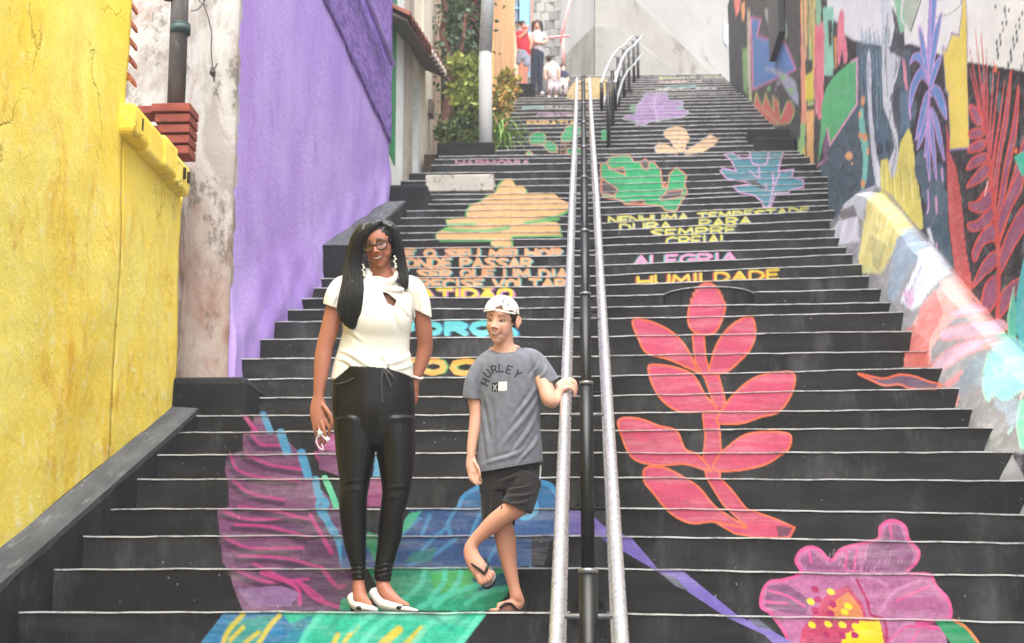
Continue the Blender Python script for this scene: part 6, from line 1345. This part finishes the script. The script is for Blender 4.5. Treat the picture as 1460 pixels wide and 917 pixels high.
# hair under the cap, cap
hr = Sh(); hd.ball(hr, (0, .13, -.09), (.335, .385, .405)); hd.ball(hr, (.0, -.02, -.20), (.31, .26, .24))
def kh(L): q = hd.loc(L); return ((q[:, 2] > .17-.55*np.maximum(0, .16-q[:, 1])) & (q[:, 1] < .27)) | (q[:, 1] < -.16) | ((q[:, 1] < -.05) & (q[:, 2] > -.13))
cloth(b, 'hair', hr, M['brownhair'], flat((50, 36, 28)), .004, 2, wr=.3, wf=.8, seed=2, kill=kh, solid=0)
cp_ = Sh(); hd.ball(cp_, (0, .16, -.055), (.365, .385, .425))
def kcap(L):
    q = hd.loc(L); lim = .235-.16*(q[:, 2] < .2)*np.clip((.2-q[:, 2])/.5, 0, 1)*1.0
    hole = (np.hypot((q[:, 0]-.07)/.095, (q[:, 1]-.235)/.09) < 1) & (q[:, 2] > .1)
    return (q[:, 1] < lim) | hole
def ccol(L):
    c = flat((232, 228, 220))(L); q = hd.loc(L); n_ = sines(q[:, 0]*38, q[:, 1]*38+q[:, 2]*30, 6, 1.); k = ((n_ > .22) & (q[:, 0] > .05))[:, None]; return np.where(k, np.append(lin((120, 118, 116)), 1), c)
cloth(b, 'cap', cp_, M['cloth'], ccol, .003, 14, wr=.4, wf=.2, seed=3, kill=kcap, solid=.005)
bd = Sh(); pts = []
for a in np.linspace(-1.25, 1.25, 17):
    x_ = .37*math.sin(a); z_ = -.055+.425*math.cos(a); pts.append(tuple(hd.px((x_, .25-.07*abs(a)*.9, z_))[0])+(1.1, 1.5))
bd.loft(pts, 8, step=3.); raw(b, 'cap_band', bd, simple('cap_band_white', (226, 222, 214), .9))
# T-shirt with lettering
ts = Sh()
ts.loft([(718, 498, -2, 24, 16), (719, 507, -2, 40, 21), (721, 522, 0, 47, 26), (724.5, 550, 0, 45, 28), (727, 585, 0, 43.5, 28), (726.5, 625, 0, 44.5, 29), (726.5, 655, 0, 46, 31), (727, 682, 0, 46.5, 32)], 32, cap=.1)
ts.loft([(700, 516, -1, 12, 14), (688, 522, 0, 14, 16), (678, 541, 1, 13, 15.5), (673.5, 560, 2, 12.5, 14.5), (672.5, 580, 2, 12.5, 14.5)], 20, cap=.1); ts.loft([(744, 509, -1, 14, 15), (759, 514, 0, 16, 17), (773, 532, 3, 16.5, 17), (784, 550, 6, 16, 16), (790, 560, 8, 16, 16)], 20, cap=.1)
def kt(L):
    x, y, d = L.T; hem = np.interp(x, [676, 690, 730, 772], [672, 673, 666, 659])
    return (y > hem) | ((x < 687.5) & (y > 569+.1*(x-672)) & (y < 600) & (x < 686)) | ((x > 772.5) & (y > 555-.58*(x-769)) & (y < 590)) | (np.hypot((x-718)/19, (y-497)/7.5) < 1)
letters = []
for ch, x, y, a in (('H', 692.5, 545, -62), ('U', 695.5, 533, -42), ('R', 705, 527, -16), ('L', 715, 525, 0), ('E', 726, 527.5, 18), ('Y', 737.5, 533.5, 40)):
    ca, sa = math.cos(math.radians(a)), math.sin(math.radians(a)); wl, hl = 6.6, 10.5
    for pl in FONT[ch]: letters.append([(x+((u-.5)*wl)*ca-((v-.5)*hl)*sa, y+((u-.5)*wl)*sa+((v-.5)*hl)*ca) for u, v in pl])
def tcol(L):
    c = flat((104, 107, 116))(L); x, y, d = L.T; f = d > 8
    mot = wrinkle(x, y, 5, .5)[:, None]; c[:, :3] = np.clip(c[:, :3]*(1+.12*mot), 0, 1)
    def put(m, col): m = (m*f)[:, None]; c[:, :3] = c[:, :3]*(1-m)+lin(col)*m
    put(stroke_mask(x, y, letters, 2.0), (26, 28, 34))
    put(((x > 701.5) & (x < 710) & (y > 546-.1*(x-701)) & (y < 559-.1*(x-701)))*1., (26, 28, 32)); put(((x >= 710.6) & (x < 723) & (y > 545.2-.1*(x-710)) & (y < 557.8-.1*(x-710)))*1., (224, 220, 202))
    put(stroke_mask(x, y, [[(703.5, 549), (708, 556)], [(708, 548.5), (703.5, 556.5)]], 1.2), (170, 170, 172)); put(stroke_mask(x, y, [[(713, 551.2), (721, 550.4)]], .8)*.5, (170, 166, 150))
    put(((y > np.interp(x, [676, 690, 730, 772], [668, 669, 662, 655])) & (y < np.interp(x, [676, 690, 730, 772], [669.2, 670.2, 663.2, 656.2])))*1., (92, 94, 100))
    put(stroke_mask(x, y, [[(746, 655), (748, 652), (750, 655)]], 1.), (40, 40, 44))
    return c
cloth(b, 't_shirt', ts, M['cloth'], tcol, .0026, 28, wr=.9, wf=.085, seed=14, kill=kt, solid=.004, disp=lambda L: folds(L, [(765, 548, 735, 600, 3, 1.6), (768, 565, 715, 640, 3.5, 1.5), (768, 585, 728, 655, 3, 1.4), (690, 560, 705, 625, 3, 1.3), (686, 585, 700, 660, 3, 1.5), (706, 570, 712, 650, 3.5, 1.2), (750, 640, 690, 664, 3, 1.3), (768, 620, 740, 662, 2.6, 1.2), (690, 520, 684, 556, 2.5, 1.), (780, 520, 770, 545, 2.5, 1.2), (770, 512, 758, 540, 2.5, 1.2)]))
sn = Sh(); sn.loft([(718+19.5*math.cos(a), 497+7.6*math.sin(a), -2+16*math.sin(a), 1.5, 1.5) for a in np.linspace(-.25, math.pi+.25, 17)], 8, step=3.); raw(b, 'neckband', sn, simple('neckband_grey', (98, 100, 108), .9))
# shorts
so = Sh(); so.loft([(727, 655, 0, 41, 27), (726.5, 678, 0, 43, 29), (727, 700, 2, 42, 29)], 28, cap=.1); so.loft([(708, 692, 0, 22, 26), (709.5, 720, 0, 22.5, 25), (711.5, 756, 0, 23, 24)], 20, cap=.1); so.loft([(748, 686, 4, 24, 28), (744, 706, 16, 22.5, 25), (738.5, 722, 28, 21, 22), (734, 734, 34, 20, 20)], 20, cap=.1)
def ks(L):
    x, y, d = L.T; right = d > 12+.0*x
    return ((y > 748.5+.03*(x-700)) & (d <= 30) & (x < 738)) | ((d > 6) & (x > 716) & (y > 716+.46*(x-719)) & (y > 712))
cloth(b, 'shorts', so, M['cloth'], flat((34, 32, 33)), .003, 22, wr=1.1, wf=.10, seed=21, kill=ks, solid=.004, disp=lambda L: folds(L, [(760, 690, 716, 704, 2.6, 1.6), (762, 702, 722, 712, 2.4, 1.4), (756, 712, 728, 722, 2.2, 1.2), (745, 672, 712, 690, 3, 1.4), (700, 690, 704, 740, 3, 1.1), (716, 700, 714, 742, 2.6, 1.)]))
s_ = Sh(); s_.loft([(771, 664, 2, 1.1), (769.5, 680, 6, 1.2), (765, 702, 14, 1.3), (757.5, 726, 24, 1.3), (752, 731.5, 28, 1.2), (744, 732, 36, 1.1)], 8, step=3.); raw(b, 'side_piping', s_, simple('piping_white', (222, 220, 214), .8))
# flip-flops
def sole(name, outline, dtop, thick, m, mt):
    """outline in picture units with depth; underside offset gives real thickness"""
    V = np.array(outline, float); n = len(V); B = V+np.asarray(thick); o = mesh(name, b.world(np.vstack([V, B])), [tuple(range(n)), tuple(range(2*n-1, n-1, -1))]+[(i, n+i, n+(i+1) % n, (i+1) % n) for i in range(n)], m, b.e); o.data.materials.append(mt)
    o.data.polygons[0].material_index = 1; return o
oc = crv([(661, 788, 9), (664, 781, 8), (673, 782, 9), (681, 791, 12), (692, 802, 17), (703, 812, 20), (707, 821, 21), (703, 831, 22), (694, 837, 23), (686, 833, 22), (677, 820, 18), (668, 804, 13)], True, 4)
f1 = sole('flip_flop', oc, 0, (1.2, 3.4, -4), M['rubber'], M['greysole'])
s_ = Sh(); s_.loft([(668, 800, 17, 1.7, 2.4), (675, 806, 27, 1.9, 3), (684, 812, 31, 2, 3), (690.5, 818, 31, 1.7, 2)], 8, step=2.); s_.loft([(690.5, 818, 31, 1.7, 2), (694, 811, 30, 1.9, 3), (695, 803, 26, 1.9, 3), (692, 796, 19, 1.6, 2)], 8, step=2.); s_.loft([(690.5, 818, 31, 1.3), (690.5, 821, 24, 1.2)], 8, step=2.); raw(b, 'strap', s_, M['rubber'], f1)
s_ = Sh(); s_.ball((693.5, 807, 31), (1.2, 3.2, 1.5)); raw(b, 'strap_badge', s_, simple('badge_grey', (150, 150, 146), .5), f1)
V = []
for a in np.linspace(0, 2*math.pi, 22, endpoint=False): V.append((722-26*math.cos(a), 871.2, 14+11*math.sin(a)-8*math.cos(a)*-.6))
f2 = sole('flip_flop', V, 0, (0, 2.4, 0), M['rubber'], M['rubber'])
s_ = Sh(); s_.loft([(711, 868, 26, 1.5, 2), (719, 862, 22, 1.8, 2.6), (728, 861, 16, 1.9, 3), (737, 869, 16, 1.6, 2)], 8, step=2.); s_.loft([(711, 868, 26, 1.5, 2), (722, 859.5, 12, 1.8, 2.6), (733, 860, 4, 1.8, 2.6), (739, 869, -2, 1.5, 2)], 8, step=2.); raw(b, 'strap', s_, M['rubber'], f2)

# ---- the four people up on the landing
def far_person(label, Y0, base, head, H, skin, hair, shapes, yaw=0, longhair=None):
    p = Person('person', Y0, base, label); sk = Sh(); h = Head(head, H, yaw, 0, 0); h.build(sk, 1.)
    for s in shapes['skin']: sk.loft(s, 10, step=2.)
    V, F = sk.all(); me = remesh(p.world(V), F, .012, 3); L = p.local(getv(me)); C = flat(skin)(L); h.paint(C, L, skin, (170, 90, 84), hair, skin); finish('body', me, M['skin'], p.e, True, C)
    hh = Sh(); h.ball(hh, (0, .14, -.10), (.36, .40, .42))
    for s in (longhair or []): hh.loft(s, 10, step=2.)
    q = p; cloth(p, 'hair', hh, M['brownhair'], flat(hair), .012, 2, solid=0)
    for nm, col, lofts in shapes['wear']:
        s2_ = Sh()
        for s in lofts: s2_.loft(s, 14, step=2.)
        cloth(p, nm, s2_, M['cloth'], flat(col), .011, 3, wr=.25, wf=.6, seed=len(nm), solid=0)
    return p
far_person('woman in red top and denim shorts by the dark cube block', 30.3, (744, 136), (745.5, 36.5, 0), 14.5, (222, 160, 140), (48, 38, 38), {'skin': [
    [(745.5, 42, 0, 3), (745, 47, 0, 3.5)], [(745, 47, 0, 7, 5), (746, 60, 0, 7.5, 6), (748, 78, 0, 9, 7)], [(738, 48, 0, 3), (742, 53, 4, 3), (749, 47, 7, 2.6), (752, 40, 7, 2.4), (752, 37, 6, 2)], [(753, 50, 0, 2.8), (757, 58, 3, 2.6), (757, 66, 5, 2.2), (756, 70, 5, 2)],
    [(744, 85, 0, 5.5), (743, 100, 0, 4.2), (743, 112, 0, 3.6), (743, 128, 0, 2.6), (743, 134, 2, 2.6), (742, 136, 5, 2)], [(751, 85, 1, 5.5), (750, 100, 1, 4.2), (749, 112, 0, 3.4), (749, 128, 0, 2.5), (749, 134, 2, 2.5), (750, 136, 5, 2)]],
    'wear': [('top', (206, 58, 76), [[(745, 48, 0, 8, 6), (745, 56, 0, 9, 7), (747, 68, 0, 9.5, 7.5), (751, 76, 0, 7, 6)], [(738, 48, 0, 3.6), (741, 52, 2, 3.6)]]), ('denim_shorts', (150, 164, 188), [[(746, 72, 0, 9, 7.5), (746, 82, 0, 9.5, 8)], [(742, 80, 0, 6, 6.5), (741, 88, 0, 6, 6)], [(750, 80, 0, 6, 6.5), (750.5, 92, 1, 5.6, 6)]])]}, yaw=35)
far_person('woman in grey top and dark jeans with folded arms on the landing', 30.5, (766, 134), (766, 35.5, 0), 14.5, (220, 166, 146), (66, 48, 42), {'skin': [
    [(766, 41, 0, 3), (766, 47, 0, 3.5)], [(766, 47, 0, 8, 5), (766, 60, 0, 7.5, 6), (766, 76, 0, 8, 6)], [(775, 49, 0, 2.8), (779, 57, 1, 2.6), (776, 61, 5, 2.4), (766, 60, 8, 2.2), (761, 58, 8, 2)], [(758, 49, 0, 2.8), (755, 58, 2, 2.6), (760, 62, 6, 2.3), (769, 61, 8, 2.1)], [(763, 76, 0, 4.4), (761, 105, 0, 3.4), (760, 130, 0, 2.4)], [(770, 76, 0, 4.4), (769, 105, 0, 3.4), (770, 130, 0, 2.4)]],
    'wear': [('top', (206, 206, 212), [[(766, 48, 0, 9, 6), (766, 58, 0, 8.8, 7), (767, 72, 0, 8.6, 7)], [(757.5, 49, 0, 3.5), (756, 54, 1, 3.4)], [(774.5, 49, 0, 3.5), (777, 54, 1, 3.4)]]), ('jeans', (58, 66, 84), [[(766, 70, 0, 8.6, 7), (766, 78, 0, 9.2, 7.5)], [(762.5, 78, 0, 5.8, 6.5), (761, 105, 0, 4.6), (760, 131, 0, 3.4)], [(770.5, 78, 0, 5.8, 6.5), (770, 105, 0, 4.6), (770, 131, 0, 3.4)]]), ('shoe', (232, 230, 228), [[(771, 132.5, 0, 3, 2.2), (774.5, 133.5, 5, 2.8, 1.7)]]), ('shoe', (226, 224, 222), [[(760, 132.5, 0, 3, 2.2), (760.5, 134, 5, 2.6, 1.7)]])]}, yaw=-12,
    longhair=[[(760.5, 32, -1, 2.6), (759.5, 40, 0, 2.4), (760, 46, 2, 1.8)], [(771.5, 32, -1, 2.6), (772.5, 40, 0, 2.4), (772, 46, 2, 1.8)]])
far_person('child in white T-shirt and pale trousers bending down, back turned', 30.0, (786, 139), (783, 84.5, 2), 12, (218, 170, 150), (84, 58, 56), {'skin': [
    [(784, 88, 1, 3), (785, 92, 0, 3.4)], [(786, 92, 0, 7, 5), (788, 104, -2, 8, 6), (790, 112, -4, 8, 6.5)], [(780, 94, 2, 2.4), (777, 104, 5, 2.2), (778, 113, 7, 2)], [(793, 94, 2, 2.4), (797, 103, 5, 2.2), (797, 111, 7, 2)], [(787, 115, -3, 4.5), (784, 126, 3, 3), (783, 137, -1, 2.2)], [(794, 115, -3, 4.5), (793, 126, 3, 3), (792.5, 137, -1, 2.2)]],
    'wear': [('top', (240, 238, 238), [[(785, 92, 0, 7.6, 6), (787, 100, -1, 8.8, 7), (789, 107, -2, 8.6, 7)], [(779.5, 94, 2, 3), (777.5, 99, 3, 3)], [(793.5, 94, 2, 3), (796, 99, 3, 3)]]), ('trousers', (204, 192, 200), [[(790, 106, -3, 8.4, 7), (791, 114, -3, 8.6, 7.4)], [(787, 115, -3, 5.6, 6), (784.5, 126, 3, 4), (783.5, 134, -1, 3)], [(795, 115, -3, 5.6, 6), (794, 126, 3, 4), (793, 134, -1, 3)]]), ('shoe', (236, 234, 232), [[(783, 137.5, 0, 2.4, 1.8), (782.5, 139, 4, 2.2, 1.4)]]), ('shoe', (236, 234, 233), [[(792.5, 137.5, 0, 2.4, 1.8), (793.5, 139, 4, 2.2, 1.4)]])]}, yaw=170)
far_person('small child sitting on the step with pale mask over the face', 30.35, (803, 137), (803, 96, 0), 11.5, (222, 176, 156), (96, 66, 60), {'skin': [
    [(803, 100, 0, 2.6), (803, 104, 0, 3)], [(803, 104, 0, 6, 4.5), (803, 114, 0, 6, 5), (803, 122, 0, 6.5, 6)], [(797.5, 106, 0, 2.2), (796, 114, 3, 2), (799, 120, 6, 1.8)], [(808.5, 106, 0, 2.2), (810, 113, 3, 2), (807, 121, 6, 1.8)], [(800, 121, 2, 3.2), (798, 122, 12, 2.8), (799, 135, 13, 2)], [(806, 121, 2, 3.2), (807, 122, 12, 2.8), (806, 135, 13, 2)]],
    'wear': [('top', (70, 72, 92), [[(803, 104.5, 0, 6.6, 5), (803, 110, 0, 6.6, 5.4)], [(797.5, 106, 0, 2.8), (796.5, 109, 1, 2.8)], [(808.5, 106, 0, 2.8), (809.5, 109, 1, 2.8)]]), ('face_mask', (236, 222, 220), [[(803, 97.5, 4.2, 3.2, 1.2), (803, 100.5, 4, 2.6, 1.2)]]), ('trousers', (206, 196, 196), [[(803, 112, 0, 6.4, 5.6), (803, 122, 0, 6.6, 6)], [(800, 121, 2, 3.6), (798, 122, 12, 3.3), (799, 131, 13, 2.6)], [(806, 121, 2, 3.6), (807, 122, 12, 3.3), (806, 131, 13, 2.6)]]), ('shoe', (40, 40, 46), [[(799, 135, 13, 2.2, 1.8), (799, 136.5, 17, 2, 1.4)]]), ('shoe', (40, 40, 47), [[(806, 135, 13, 2.2, 1.8), (807, 136.5, 17, 2, 1.4)]])]}, yaw=10)
# ------------------------------------------------------------------ air between the walls: bright, slightly milky
q = MB(); q.box((-84, -64, -1.0), (84, 124, 22)); hz = q.build('haze', None); tag(hz, 'thin bright haze filling the alley', kind='stuff')
hm = bpy.data.materials.new('haze'); hm.use_nodes = True; hm.node_tree.nodes.clear()
ho = hm.node_tree.nodes.new('ShaderNodeOutputMaterial'); hv = hm.node_tree.nodes.new('ShaderNodeVolumePrincipled')
hv.inputs['Color'].default_value = (.95, .96, 1, 1); hv.inputs['Density'].default_value = .0023; hv.inputs['Anisotropy'].default_value = 0.
hm.node_tree.links.new(hv.outputs[0], ho.inputs['Volume']); hz.data.materials.append(hm)
